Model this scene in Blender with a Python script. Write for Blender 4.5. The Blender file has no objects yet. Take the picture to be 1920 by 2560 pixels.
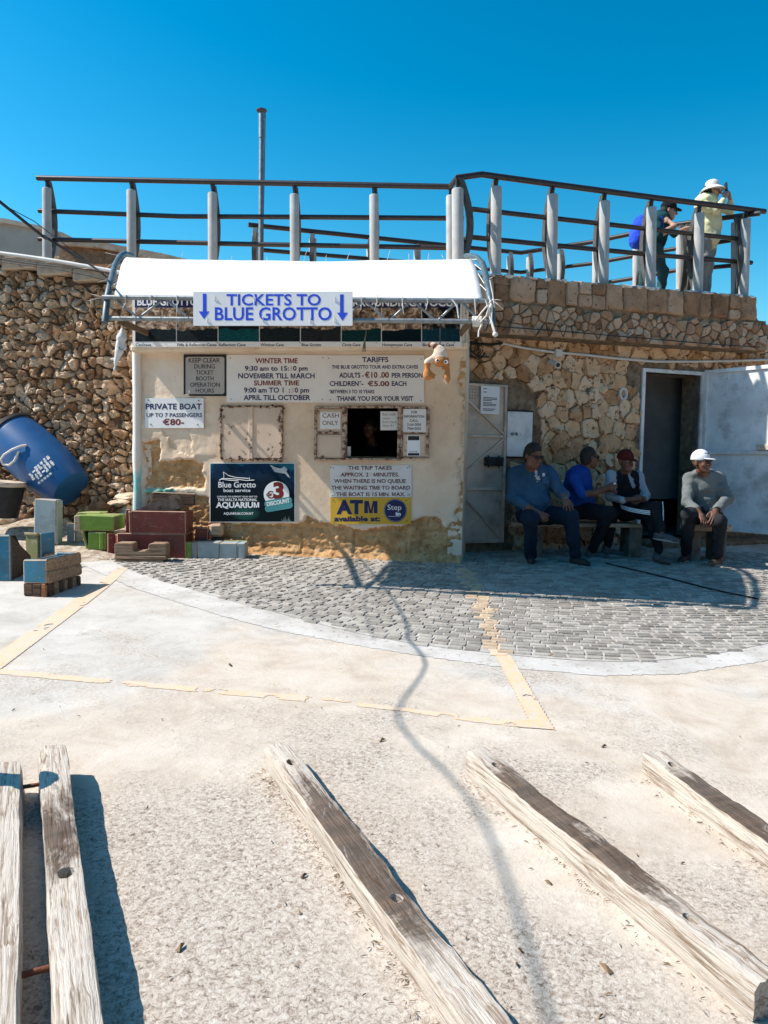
import bpy, bmesh, math, random
import numpy as np
from mathutils import Vector, Matrix, noise as mnoise
R = math.radians
S = bpy.context.scene
COL = S.collection
random.seed(7)

# ------------------------------------------------------------------ camera
F, PW, PH = 1897.0, 1920.0, 2560.0
YAW, PITCH, ROLL = R(9.5), R(3.6), R(0.9)
FWD = Vector((-math.sin(YAW)*math.cos(PITCH), math.cos(YAW)*math.cos(PITCH), -math.sin(PITCH)))
_r = Vector((math.cos(YAW), math.sin(YAW), 0)); _u = _r.cross(FWD)
RGT = _r*math.cos(ROLL) + _u*math.sin(ROLL)
UPV = -_r*math.sin(ROLL) + _u*math.cos(ROLL)
def ray(px, py):
    return FWD + RGT*((px-PW/2)/F) + UPV*((PH/2-py)/F)
CAM = -ray(1153, 1410)*8.57            # the booth's right front foot is the world origin
cd = bpy.data.cameras.new('camera'); cam = bpy.data.objects.new('camera', cd); COL.objects.link(cam)
mw = Matrix((( RGT.x, UPV.x, -FWD.x, CAM.x), (RGT.y, UPV.y, -FWD.y, CAM.y), (RGT.z, UPV.z, -FWD.z, CAM.z), (0, 0, 0, 1)))
cam.matrix_world = mw
cd.sensor_fit = 'VERTICAL'; cd.sensor_height = 36.0; cd.lens = F/PH*36.0
cd.clip_start = 0.05; cd.clip_end = 3000
S.camera = cam

# ------------------------------------------------------------------ light
SUN = Vector((1.0, 0.20, -1.11)).normalized()
SKY_STRENGTH, SUN_STRENGTH, EXPOSURE = 0.050, 5.0, 0.50
w = bpy.data.worlds.new('World'); S.world = w; w.use_nodes = True
nt = w.node_tree; nt.nodes.clear()
sky = nt.nodes.new('ShaderNodeTexSky'); sky.sky_type = 'NISHITA'; sky.sun_disc = False
sky.sun_elevation = math.asin(-SUN.z); sky.sun_rotation = math.atan2(-SUN.x, -SUN.y)
sky.altitude = 0; sky.air_density = 1.3; sky.dust_density = 0.7; sky.ozone_density = 3.6
hs = nt.nodes.new('ShaderNodeHueSaturation'); hs.inputs['Saturation'].default_value = 1.25; hs.inputs['Hue'].default_value = 0.475
bgn = nt.nodes.new('ShaderNodeBackground'); bgn.inputs['Strength'].default_value = SKY_STRENGTH
wo = nt.nodes.new('ShaderNodeOutputWorld')
gm = nt.nodes.new('ShaderNodeGamma'); gm.inputs['Gamma'].default_value = 1.55
nt.links.new(sky.outputs['Color'], gm.inputs['Color']); nt.links.new(gm.outputs['Color'], hs.inputs['Color']); nt.links.new(hs.outputs['Color'], bgn.inputs['Color'])
nt.links.new(bgn.outputs['Background'], wo.inputs['Surface'])
sl = bpy.data.lights.new('sun', 'SUN'); sl.energy = SUN_STRENGTH; sl.angle = R(0.53); sl.color = (1.0, 0.93, 0.855)
so = bpy.data.objects.new('sun', sl); COL.objects.link(so)
so.rotation_euler = SUN.to_track_quat('-Z', 'Y').to_euler(); so.location = (-10, -4, 14)
S.view_settings.view_transform = 'Standard'; S.view_settings.look = 'None'
S.view_settings.exposure = EXPOSURE; S.view_settings.gamma = 1.0
S.view_settings.use_curve_mapping = False
try:
    S.cycles.max_bounces = 6; S.cycles.diffuse_bounces = 3; S.cycles.use_denoising = True
except Exception: pass

# ------------------------------------------------------------------ geometry helpers
FH = Vector((FWD.x, FWD.y, 0)).normalized()
GS = 0.0548                              # the slipway climbs gently towards the booth
def gz(x, y): return GS*(x*FH.x + y*FH.y)
GN = Vector((-GS*FH.x, -GS*FH.y, 1)).normalized()
def plane_hit(px, py, p0, n):
    d = ray(px, py); t = (Vector(p0)-CAM).dot(n)/d.dot(n); return CAM + d*t
def G(px, py, h=0.0): return plane_hit(px, py, (0, 0, h), GN)          # on the ground
def Yp(px, py, y=0.0): return plane_hit(px, py, (0, y, 0), Vector((0, 1, 0)))   # on a plane parallel to the booth front
def D(px, py, depth): return CAM + ray(px, py)*depth
def ZP(px, py, z): return plane_hit(px, py, (0, 0, z), Vector((0, 0, 1)))
# right stone wall: its own vertical plane
WANG = R(29.0); WU = Vector((math.cos(WANG), math.sin(WANG), 0)); WN = Vector((math.sin(WANG), -math.cos(WANG), 0))
WO = D(1160, 1355, 9.3); WO.z = 0
def Wp(px, py, off=0.0): return plane_hit(px, py, WO + WN*off, WN)
def Wl(px, py, off=0.0):
    p = Wp(px, py, off); q = p - WO; return q.dot(WU), p.z
def W3(u, z, off=0.0): return WO + WU*u + WN*off + Vector((0, 0, z))

def nz(p, s=1.0): return mnoise.noise(Vector(p)*s)
def _hash(ix, iy, iz):
    h = (ix*374761393 + iy*668265263 + iz*2147483647 + 1013904223) & 0xFFFFFFFF
    h = ((h ^ (h >> 13))*1274126177) & 0xFFFFFFFF
    return ((h ^ (h >> 16)) & 0xFFFFFF)/float(0xFFFFFF)
def vnoise(x, y, z=0.0):
    x = np.asarray(x, float); y = np.asarray(y, float); z = np.zeros_like(x) + z
    xi, yi, zi = np.floor(x).astype(np.int64), np.floor(y).astype(np.int64), np.floor(z).astype(np.int64)
    fx, fy, fz = x-xi, y-yi, z-zi
    fx, fy, fz = fx*fx*(3-2*fx), fy*fy*(3-2*fy), fz*fz*(3-2*fz)
    r = 0
    for a in (0, 1):
        for b in (0, 1):
            for c in (0, 1):
                r = r + _hash(xi+a, yi+b, zi+c)*(fx if a else 1-fx)*(fy if b else 1-fy)*(fz if c else 1-fz)
    return r
def fbm(x, y, z=0.0, o=4):
    r, a, t = 0, 0.5, 0
    for k in range(o):
        r = r + a*vnoise(x*2**k + 17.3*k, y*2**k + 9.1*k, z*2**k); t += a; a *= .5
    return r/t

class MB:
    """collects shapes; build() links them as ONE mesh object"""
    def __init__(s): s.v = []; s.f = []; s.m = []; s.col = []
    def add(s, vs, fs, mi=0, col=None):
        b = len(s.v); s.v += [tuple(v) for v in vs]
        for f in fs:
            s.f.append(tuple(i+b for i in f)); s.m.append(mi); s.col.append(col)
        return s
    def box(s, c, size, rot=None, ch=0.0, mi=0, col=None, jit=0.0, worn=None):
        c = Vector(c); h = Vector(size)*.5; rot = rot or Matrix.Identity(3)
        J = lambda: Vector((random.uniform(-jit, jit), random.uniform(-jit, jit), random.uniform(-jit, jit)))
        sg = [(x, y, z) for x in (-1, 1) for y in (-1, 1) for z in (-1, 1)]
        if ch <= 0:
            vs = [c + rot @ (Vector((a*h.x, b*h.y, d*h.z)) + J()) for a, b, d in sg]
            return s.add(vs, [(0, 1, 3, 2), (4, 6, 7, 5), (0, 4, 5, 1), (2, 3, 7, 6), (0, 2, 6, 4), (1, 5, 7, 3)], mi, col)
        ch = min(ch, h.x*.9, h.y*.9, h.z*.9); vs = []; ix = {}
        for a, b, d in sg:
            j = J()
            for ax in range(3):
                p = [a*(h.x-ch), b*(h.y-ch), d*(h.z-ch)]
                p[ax] = (a, b, d)[ax]*h[ax]
                ix[(a, b, d, ax)] = len(vs); vs.append(c + rot @ (Vector(p)+j))
        fs = []
        for ax in range(3):
            o1, o2 = [(1, 2), (2, 0), (0, 1)][ax]
            for sgn in (-1, 1):
                q = []
                for e, g in ((-1, -1), (1, -1), (1, 1), (-1, 1)):
                    k = [0, 0, 0]; k[ax] = sgn; k[o1] = e; k[o2] = g; q.append(ix[tuple(k)+(ax,)])
                fs.append(tuple(q) if sgn > 0 else tuple(q[::-1]))
        for ax in range(3):                    # edge chamfers along ax
            o1, o2 = [(1, 2), (2, 0), (0, 1)][ax]
            for e in (-1, 1):
                for g in (-1, 1):
                    k0 = [0, 0, 0]; k1 = [0, 0, 0]; k0[ax] = -1; k1[ax] = 1
                    k0[o1] = k1[o1] = e; k0[o2] = k1[o2] = g
                    q = (ix[tuple(k0)+(o1,)], ix[tuple(k1)+(o1,)], ix[tuple(k1)+(o2,)], ix[tuple(k0)+(o2,)])
                    fs.append(q if e*g < 0 else q[::-1])
        n_main = 6
        for a, b, d in sg:
            q = (ix[(a, b, d, 0)], ix[(a, b, d, 1)], ix[(a, b, d, 2)])
            fs.append(q if a*b*d > 0 else q[::-1])
        s.add(vs, fs, mi, col)
        if worn is not None:
            for i in range(len(fs)-6): s.m[-1-i] = worn if random.random() < .75 else mi
        return s
    def span(s, p0, p1, up, wdt, hgt, ch=0.0, mi=0):
        """box beam from p0 to p1"""
        p0 = Vector(p0); p1 = Vector(p1); x = (p1-p0); L = x.length; x.normalize(); y = Vector(up).cross(x).normalized(); z = x.cross(y)
        return s.box((p0+p1)*.5, (L, wdt, hgt), Matrix((x, y, z)).transposed(), ch, mi)
    def tube(s, pts, r, n=8, caps=True, mi=0, closed=False):
        pts = [Vector(p) for p in pts]; N = len(pts)
        rr = r if isinstance(r, (list, tuple)) else [r]*N
        vs = []; prev = None
        for i, p in enumerate(pts):
            if closed: t = pts[(i+1) % N]-pts[i-1]
            else: t = pts[min(i+1, N-1)]-pts[max(i-1, 0)]
            t.normalize()
            if prev is None:
                a = Vector((0, 0, 1)) if abs(t.z) < .9 else Vector((1, 0, 0)); nrm = t.cross(a).normalized()
            else:
                nrm = (prev - t*prev.dot(t))
                nrm = nrm.normalized() if nrm.length > 1e-6 else t.orthogonal().normalized()
            prev = nrm; b = t.cross(nrm)
            for k in range(n):
                an = 2*math.pi*k/n; vs.append(p + (nrm*math.cos(an)+b*math.sin(an))*rr[i])
        fs = []
        for i in range(N if closed else N-1):
            j = (i+1) % N
            for k in range(n):
                k2 = (k+1) % n; fs.append((i*n+k, i*n+k2, j*n+k2, j*n+k))
        if caps and not closed: fs.append(tuple(range(n))[::-1]); fs.append(tuple((N-1)*n+k for k in range(n)))
        return s.add(vs, fs, mi)
    def lathe(s, prof, base=(0, 0, 0), rot=None, n=24, mi=0, cap=(True, True)):
        rot = rot or Matrix.Identity(3); base = Vector(base); vs = []
        for r, z in prof:
            for k in range(n):
                a = 2*math.pi*k/n; vs.append(base + rot @ Vector((r*math.cos(a), r*math.sin(a), z)))
        fs = []
        for i in range(len(prof)-1):
            for k in range(n):
                k2 = (k+1) % n; fs.append((i*n+k, i*n+k2, (i+1)*n+k2, (i+1)*n+k))
        if cap[0]: fs.append(tuple(range(n))[::-1])
        if cap[1]: fs.append(tuple((len(prof)-1)*n+k for k in range(n)))
        return s.add(vs, fs, mi)
    def prism(s, poly, ext, mi=0):
        """poly: list of 3-D points, ext: extrusion vector"""
        n = len(poly); ext = Vector(ext); p = [Vector(q) for q in poly]
        vs = p + [q+ext for q in p]
        fs = [tuple(range(n))[::-1], tuple(range(n, 2*n))] + [(i, (i+1) % n, (i+1) % n+n, i+n) for i in range(n)]
        nrm = Vector((0, 0, 0))
        for i in range(n): nrm += p[i].cross(p[(i+1) % n])
        if nrm.dot(ext) < 0: fs = [f[::-1] for f in fs]
        return s.add(vs, fs, mi)
    def build(s, name, mats, parent=None, smooth=None, local=False, link=True):
        me = bpy.data.meshes.new(name)
        off = Vector((0, 0, 0))
        if not local:
            p = parent
            while p is not None: off += p.location; p = p.parent
        v = np.array(s.v, dtype=float).reshape(-1, 3) - np.array(off)
        me.from_pydata(v.tolist(), [], s.f)
        for m in (mats if isinstance(mats, (list, tuple)) else [mats]): me.materials.append(m)
        me.polygons.foreach_set('material_index', s.m)
        if any(c is not None for c in s.col):
            at = me.attributes.new('rnd', 'FLOAT', 'FACE'); at.data.foreach_set('value', [c if c is not None else .5 for c in s.col])
        if smooth is not None:
            me.polygons.foreach_set('use_smooth', [True]*len(s.f))
            if smooth < 180: me.set_sharp_from_angle(angle=R(smooth))
        me.update()
        o = bpy.data.objects.new(name, me); COL.objects.link(o)
        if parent is not None: o.parent = parent
        return o
def tag(o, label=None, cat=None, group=None, kind=None):
    if label: o['label'] = label
    if cat: o['category'] = cat
    if group: o['group'] = group
    if kind: o['kind'] = kind
    return o
def thing(name, label, cat, loc=(0, 0, 0), group=None, rot=None):
    o = bpy.data.objects.new(name, None); COL.objects.link(o); o.location = loc
    o.empty_display_size = .1
    if rot is not None: o.rotation_euler = rot
    return tag(o, label, cat, group)
def copy_tree(o, parent=None):
    c = o.copy(); COL.objects.link(c)
    if parent is not None: c.parent = parent
    for ch in list(o.children): copy_tree(ch, c)
    return c

# ------------------------------------------------------------------ materials
def _new(name):
    m = bpy.data.materials.new(name); m.use_nodes = True
    n = m.node_tree; b = n.nodes['Principled BSDF']; return m, n, b
def _coord(n, kind='Object', scale=(1, 1, 1), rnd=True):
    tc = n.nodes.new('ShaderNodeTexCoord'); mp = n.nodes.new('ShaderNodeMapping'); mp.inputs['Scale'].default_value = scale
    if rnd:
        oi = n.nodes.new('ShaderNodeObjectInfo'); ml = n.nodes.new('ShaderNodeMath'); ml.operation = 'MULTIPLY'; ml.inputs[1].default_value = 37.0
        n.links.new(oi.outputs['Random'], ml.inputs[0]); n.links.new(ml.outputs[0], mp.inputs['Location'])
    n.links.new(tc.outputs[kind], mp.inputs['Vector']); return mp.outputs['Vector']
def _noise(n, vec, scale, detail=5, rough=.6, dist=0.0):
    t = n.nodes.new('ShaderNodeTexNoise'); t.inputs['Scale'].default_value = scale; t.inputs['Detail'].default_value = detail
    t.inputs['Roughness'].default_value = rough; t.inputs['Distortion'].default_value = dist
    n.links.new(vec, t.inputs['Vector']); return t.outputs['Fac']
def _ramp(n, fac, stops, interp='LINEAR'):
    r = n.nodes.new('ShaderNodeValToRGB'); r.color_ramp.interpolation = interp; e = r.color_ramp.elements
    while len(e) < len(stops): e.new(.5)
    for i, (p, c) in enumerate(stops):
        e[i].position = p; e[i].color = (*c, 1) if len(c) == 3 else c
    n.links.new(fac, r.inputs['Fac']); return r.outputs['Color']
def _mix(n, fac, a, b, mode='MIX'):
    m = n.nodes.new('ShaderNodeMix'); m.data_type = 'RGBA'; m.blend_type = mode
    for sock, v in ((m.inputs[0], fac), (m.inputs[6], a), (m.inputs[7], b)):
        if hasattr(v, 'is_linked'): n.links.new(v, sock)
        else: sock.default_value = v if not isinstance(v, tuple) else ((*v, 1) if len(v) == 3 else v)
    return m.outputs[2]
def _math(n, op, a, b=0.0):
    m = n.nodes.new('ShaderNodeMath'); m.operation = op
    for i, v in enumerate((a, b)):
        if hasattr(v, 'is_linked'): n.links.new(v, m.inputs[i])
        else: m.inputs[i].default_value = v
    return m.outputs[0]
def _bump(n, b, fac, strength, dist=.01):
    if strength <= 0: return
    bp = n.nodes.new('ShaderNodeBump'); bp.inputs['Strength'].default_value = strength; bp.inputs['Distance'].default_value = dist
    n.links.new(fac, bp.inputs['Height']); n.links.new(bp.outputs['Normal'], b.inputs['Normal'])
def mat(name, cols, scale=8, rough=.8, bump=.3, bscale=40, metal=0.0, dist=.01, spec=.3, speck=None, attr=None, stretch=(1, 1, 1), emit=None, alpha=None, lo=.3, hi=.7):
    """noise-mixed colours + bump; speck=(colour, scale, amount); attr: mix per-face value 'rnd'"""
    m, n, b = _new(name); vec = _coord(n, scale=stretch)
    f = _noise(n, vec, scale)
    if attr:
        a = n.nodes.new('ShaderNodeAttribute'); a.attribute_name = 'rnd'
        f = _math(n, 'ADD', _math(n, 'MULTIPLY', f, 1-attr), _math(n, 'MULTIPLY', a.outputs['Fac'], attr))
    k = len(cols)
    c = _ramp(n, f, [(lo+(hi-lo)*i/max(1, k-1), q) for i, q in enumerate(cols)])
    if speck:
        sf = _noise(n, vec, speck[1], 3, .7)
        c = _mix(n, _ramp(n, sf, [(speck[2]-.03, (1, 1, 1)), (speck[2]+.03, (0, 0, 0))]), c, speck[0])
    n.links.new(c, b.inputs['Base Color'])
    b.inputs['Roughness'].default_value = rough; b.inputs['Metallic'].default_value = metal
    b.inputs['Specular IOR Level'].default_value = spec
    _bump(n, b, _noise(n, vec, bscale, 6, .65), bump, dist)
    return m
def wood(name, dark, light, grain=(1, 14, 14), scale=4, bump=.5, stain=None, rough=.85, lo=.35, hi=.65):
    """grain runs along local X; stain=(colour, scale, threshold)"""
    m, n, b = _new(name); vec = _coord(n, scale=grain)
    f = _noise(n, vec, scale, 8, .65, .6)
    c = _ramp(n, f, [(lo, dark), (.5, tuple((a+d)/2 for a, d in zip(dark, light))), (hi, light)])
    if stain:
        v2 = _coord(n, scale=(1, 2.2, 2.2)); sf = _noise(n, v2, stain[1], 5, .6)
        c = _mix(n, _ramp(n, sf, [(stain[2]-.06, (0, 0, 0)), (stain[2]+.06, (1, 1, 1))]), c, stain[0])
    n.links.new(c, b.inputs['Base Color']); b.inputs['Roughness'].default_value = rough; b.inputs['Specular IOR Level'].default_value = .25
    _bump(n, b, _noise(n, vec, scale*1.6, 8, .7, .8), bump, .012); return m
def paint(name, col, worn, amount=.42, rough=.6, scale=7, bump=.25, spec=.35, dirt=(.10, .075, .055)):
    """painted surface worn through to another colour"""
    m, n, b = _new(name); vec = _coord(n)
    f = _noise(n, vec, scale, 7, .68)
    tone = _ramp(n, _noise(n, vec, 2.3, 4), [(.3, tuple(x*.8 for x in col)), (.7, tuple(min(1, x*1.15) for x in col))])
    c = _mix(n, _ramp(n, f, [(amount-.04, (1, 1, 1)), (amount+.04, (0, 0, 0))]), tone, worn)
    c = _mix(n, _ramp(n, _noise(n, _coord(n, scale=(1.5, 9, 9)), 6, 5, .75, .5), [(.33, (.85, .85, .85)), (.40, (0, 0, 0))]), c, worn)
    c = _mix(n, _ramp(n, _noise(n, vec, 42, 4, .7), [(.30, (.8, .8, .8)), (.36, (0, 0, 0))]), c, worn)
    if dirt: c = _mix(n, _ramp(n, _noise(n, vec, 3.1, 6, .7), [(.50, (0, 0, 0)), (.75, (.65, .65, .65))]), c, dirt)
    n.links.new(c, b.inputs['Base Color']); b.inputs['Roughness'].default_value = rough; b.inputs['Specular IOR Level'].default_value = spec
    _bump(n, b, f, bump, .006); return m

M = {}
M['rail'] = mat('brown_rail_paint', [(.018, .012, .011), (.035, .024, .022)], 20, .45, .15, 60, spec=.5)
M['post'] = mat('grey_concrete_post', [(.34, .335, .32), (.46, .455, .435)], 6, .9, .35, 70, dist=.006)
M['bow'] = mat('dark_bow', [(.05, .05, .048), (.1, .1, .095)], 9, .7, .2, 40)
M['steel'] = mat('galvanised_steel', [(.16, .175, .18), (.30, .315, .32)], 14, .45, .12, 60, metal=.5, spec=.5)
M['bluesteel'] = mat('blue_painted_tube', [(.035, .07, .085), (.13, .17, .18)], 10, .45, .12, 60, metal=.2, spec=.5)
M['fabric'] = mat('white_canvas', [(.66, .655, .63), (.74, .735, .71)], 3, .9, .25, 6, dist=.012)
M['cord'] = mat('white_cord', [(.55, .52, .47), (.75, .72, .66)], 30, .9, .2, 120)
M['black'] = mat('black_rubber', [(.012, .012, .013), (.03, .03, .032)], 12, .6, .1, 50)
M['white'] = mat('white_board', [(.76, .76, .76), (.83, .83, .83)], 4, .5, .04, 30)
M['cream'] = mat('cream_board', [(.76, .72, .68), (.83, .80, .77)], 3, .5, .05, 30)
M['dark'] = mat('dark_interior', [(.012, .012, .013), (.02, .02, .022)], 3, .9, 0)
M['screw'] = mat('screw', [(.03, .025, .02), (.08, .06, .05)], 20, .5, 0, metal=.5)
M['navy'] = mat('navy_ink', [(.012, .018, .085), (.016, .022, .10)], 3, .5, 0)
M['red'] = mat('dark_red_ink', [(.16, .016, .012), (.2, .02, .016)], 3, .5, 0)
M['blueink'] = mat('bright_blue_ink', [(.02, .07, .62), (.025, .085, .7)], 3, .5, 0)
M['maroon'] = mat('maroon_ink', [(.10, .02, .02), (.14, .03, .025)], 3, .5, 0)
M['inkwhite'] = mat('white_ink', [(.82, .84, .85), (.86, .87, .88)], 3, .5, 0)
M['inkblack'] = mat('black_ink', [(.02, .02, .02), (.035, .035, .035)], 3, .5, 0)
M['paper'] = mat('paper', [(.72, .72, .71), (.8, .8, .79)], 5, .8, .05, 20)
# ------------------------------------------------------------------ ground
def ground_mat():
    m, n, b = _new('worn_concrete'); vec = _coord(n, rnd=False)
    big = _noise(n, vec, .55, 5, .6); mid = _noise(n, vec, 2.6, 7, .7, .4); fine = _noise(n, vec, 38, 4, .75); grit = _noise(n, vec, 120, 3, .7)
    beige = _ramp(n, mid, [(.3, (.41, .335, .26)), (.5, (.53, .455, .37)), (.7, (.60, .535, .455))])
    grey = _ramp(n, mid, [(.3, (.40, .365, .32)), (.5, (.50, .468, .42)), (.7, (.58, .545, .495))])
    sep = n.nodes.new('ShaderNodeSeparateXYZ'); n.links.new(vec, sep.inputs[0])
    # depth along the view from the booth: the slab near the booth is grey, the slipway beige
    dep = _math(n, 'ADD', _math(n, 'MULTIPLY', sep.outputs[1], .16), _math(n, 'ADD', _math(n, 'MULTIPLY', sep.outputs[0], -.06), 1.10))
    k = _math(n, 'ADD', dep, _math(n, 'MULTIPLY', _math(n, 'SUBTRACT', big, .5), 2.2))
    c = _mix(n, _ramp(n, k, [(.40, (0, 0, 0)), (.62, (1, 1, 1))]), beige, grey)
    # exposed aggregate where the surface has worn, strongest towards the water
    wear = _math(n, 'ADD', _math(n, 'MULTIPLY', sep.outputs[1], -.11), _math(n, 'MULTIPLY', _math(n, 'SUBTRACT', _noise(n, vec, 1.15, 5, .65), .5), 1.6))
    wmask = _ramp(n, wear, [(.46, (0, 0, 0)), (.74, (1, 1, 1))])
    f2 = _noise(n, vec, 55, 5, .8, .7); f3 = _noise(n, vec, 95, 3, .75)
    peb = _ramp(n, f2, [(.34, (.10, .07, .05)), (.43, (.36, .29, .23)), (.52, (.55, .48, .40)), (.68, (.68, .63, .56))])
    peb = _mix(n, _ramp(n, f3, [(.30, (.8, .8, .8)), (.42, (0, 0, 0))]), peb, (.20, .145, .10))
    c = _mix(n, _math(n, 'MULTIPLY', wmask, .92), c, peb)
    c = _mix(n, _ramp(n, fine, [(.27, (1, 1, 1)), (.36, (0, 0, 0))]), c, (.21, .165, .125))
    # brown stains
    st = _noise(n, vec, 1.9, 7, .72, .6)
    c = _mix(n, _ramp(n, st, [(.665, (0, 0, 0)), (.74, (.55, .55, .55))]), c, (.25, .17, .11))
    # thin cracks
    vc = n.nodes.new('ShaderNodeTexVoronoi'); vc.feature = 'DISTANCE_TO_EDGE'; vc.inputs['Scale'].default_value = .55
    vw = _noise(n, vec, 3.1, 5, .7)
    va = n.nodes.new('ShaderNodeVectorMath'); va.operation = 'ADD'; cmb = n.nodes.new('ShaderNodeCombineXYZ')
    n.links.new(_math(n, 'MULTIPLY', vw, 1.3), cmb.inputs[0]); n.links.new(_math(n, 'MULTIPLY', _noise(n, vec, 2.3, 5, .7), 1.3), cmb.inputs[1])
    n.links.new(vec, va.inputs[0]); n.links.new(cmb.outputs[0], va.inputs[1]); n.links.new(va.outputs[0], vc.inputs['Vector'])
    ck = _math(n, 'MULTIPLY', _ramp(n, vc.outputs['Distance'], [(.002, (1, 1, 1)), (.007, (0, 0, 0))]), _ramp(n, big, [(.48, (0, 0, 0)), (.6, (1, 1, 1))]))
    c = _mix(n, _math(n, 'MULTIPLY', ck, .6), c, (.26, .22, .18))
    n.links.new(c, b.inputs['Base Color']); b.inputs['Roughness'].default_value = .92; b.inputs['Specular IOR Level'].default_value = .15
    h = _math(n, 'ADD', _math(n, 'MULTIPLY', fine, .5), _math(n, 'ADD', _math(n, 'MULTIPLY', mid, 1.0), _math(n, 'MULTIPLY', grit, .25)))
    h = _math(n, 'SUBTRACT', h, _math(n, 'MULTIPLY', _math(n, 'MULTIPLY', wmask, f2), -1.6))
    _bump(n, b, h, .55, .012); return m
M['ground'] = ground_mat()
def axis(a, b, lo, hi, fine, coarse):
    pts = []; x = a
    while x < b: pts.append(x); x += fine if lo <= x < hi else coarse
    return pts + [b]
gx = axis(-60, 60, -9, 9, .3, 6); gy = axis(-13.2, 60, -9, 3, .3, 6)
mb = MB()
vs = [(x, y, gz(x, y) + (.001*(nz((x, y, 0), .8)) if abs(x) < 12 and abs(y) < 12 else 0)) for y in gy for x in gx]
W_ = len(gx); mb.add(vs, [(j*W_+i, j*W_+i+1, (j+1)*W_+i+1, (j+1)*W_+i) for j in range(len(gy)-1) for i in range(W_-1)])
tag(mb.build('ground', M['ground'], smooth=180), kind='structure')
# unseen inlet behind the camera, added to cut sky light and bounce: water at the foot of the slipway and the rocky far side
m_, n_, b_ = _new('sea_water'); v_ = _coord(n_, rnd=False); b_.inputs['Base Color'].default_value = (.006, .035, .045, 1); b_.inputs['Roughness'].default_value = .12
_bump(n_, b_, _noise(n_, v_, 1.6, 5, .6, .4), .5, .12)
wz = gz(0, -13.2)-.35
tag(MB().add([(-90, -90, wz), (90, -90, wz), (90, -12.9, wz), (-90, -12.9, wz)], [(0, 1, 2, 3)]).build('water', m_), kind='structure')
tag(MB().box((0, -13.25, wz-.2), (120, .2, 1.4)).build('slipway_edge', M['ground']), kind='structure')
M['cliff'] = mat('added_dark_cliff', [(.06, .045, .032), (.13, .10, .075), (.20, .16, .12)], .5, .95, .9, 2.5, dist=.3)
vs = []; NA, NH = 60, 10
for j in range(NH+1):
    for i in range(NA+1):
        a = R(-160+175*i/NA); t = j/NH; r = 30+9*t+3*mnoise.noise(Vector((math.cos(a)*4, math.sin(a)*4, t*3))); h = (15+5*mnoise.noise(Vector((math.cos(a)*3, math.sin(a)*3, 7))))*t
        vs.append((r*math.cos(a), -8+r*math.sin(a), wz-1+h*(1+.1*mnoise.noise(Vector((i*.7, j*.9, 2))))))
tag(MB().add(vs, [(j*(NA+1)+i+1, j*(NA+1)+i, (j+1)*(NA+1)+i, (j+1)*(NA+1)+i+1) for j in range(NH) for i in range(NA)]).build('added_hills', M['cliff']), kind='structure')

def pip(x, y, poly):
    c = False; n = len(poly); j = n-1
    for i in range(n):
        xi, yi = poly[i]; xj, yj = poly[j]
        if (yi > y) != (yj > y) and x < (xj-xi)*(y-yi)/(yj-yi)+xi: c = not c
        j = i
    return c
def ground_sheet(name, poly, h, m, step=.12, worn=0.0, seed=0.0):
    """a sheet of paint / concrete on the ground, its edge following poly, with worn gaps"""
    xs = [p[0] for p in poly]; ys = [p[1] for p in poly]; mb = MB()
    if worn <= 0:
        mb.add([(x, y, gz(x, y)+h) for x, y in poly], [tuple(range(len(poly)))])
        bm = bmesh.new(); me0 = bpy.data.meshes.new('t'); me0.from_pydata(mb.v, [], mb.f); bm.from_mesh(me0); bpy.data.meshes.remove(me0)
        bmesh.ops.recalc_face_normals(bm, faces=bm.faces)
        if bm.faces and sum((f.normal.z for f in bm.faces)) < 0: bmesh.ops.reverse_faces(bm, faces=bm.faces)
        bmesh.ops.triangulate(bm, faces=bm.faces)
        me = bpy.data.meshes.new(name); bm.to_mesh(me); bm.free(); me.materials.append(m)
        o = bpy.data.objects.new(name, me); COL.objects.link(o); return tag(o, kind='structure')
    x0, x1, y0, y1 = min(xs), max(xs), min(ys), max(ys); NX = int((x1-x0)/step)+1; NY = int((y1-y0)/step)+1
    idx = {}
    def vid(i, j):
        if (i, j) not in idx:
            x = x0+i*step + step*.45*nz((i*.7+seed, j*.7, 3)); y = y0+j*step+step*.45*nz((i*.7, j*.7+seed, 9))
            idx[(i, j)] = len(mb.v); mb.v.append((x, y, gz(x, y)+h))
        return idx[(i, j)]
    for i in range(NX):
        for j in range(NY):
            x = x0+(i+.5)*step; y = y0+(j+.5)*step
            if pip(x, y, poly) and float(fbm(np.array([x*9.0+seed]), np.array([y*9.0]), 0, 4)[0]) > worn:
                q = (vid(i, j), vid(i+1, j), vid(i+1, j+1), vid(i, j+1)); mb.f.append(q); mb.m.append(0); mb.col.append(None)
    return tag(mb.build(name, m), kind='structure')
def gpoly(px): return [tuple(G(a, b).xy) for a, b in px]
edge_px = [(255, 1392), (300, 1412), (370, 1440), (440, 1462), (520, 1487), (610, 1512), (700, 1535), (800, 1562), (905, 1587), (1010, 1607), (1110, 1621), (1210, 1632), (1330, 1644), (1450, 1653), (1560, 1656), (1680, 1650), (1800, 1634), (1920, 1610), (2040, 1575), (2200, 1525)]
edge = gpoly(edge_px)
rim_px = [(180, 1400), (240, 1428), (330, 1470), (440, 1505), (560, 1542), (700, 1578), (880, 1612), (1050, 1640), (1250, 1668), (1500, 1690), (1700, 1686), (1920, 1652), (2060, 1610), (2240, 1560)]
back = [tuple(W3(7.5, 0).xy), tuple(W3(-.3, 0).xy), (.02, .25), (-4.2, .25)]
paving_poly = edge + back
M['rim'] = mat('pale_concrete_rim', [(.38, .355, .32), (.49, .465, .43), (.56, .54, .505)], 3, .92, .5, 22, speck=((.3, .25, .2), 24, .36))
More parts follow.
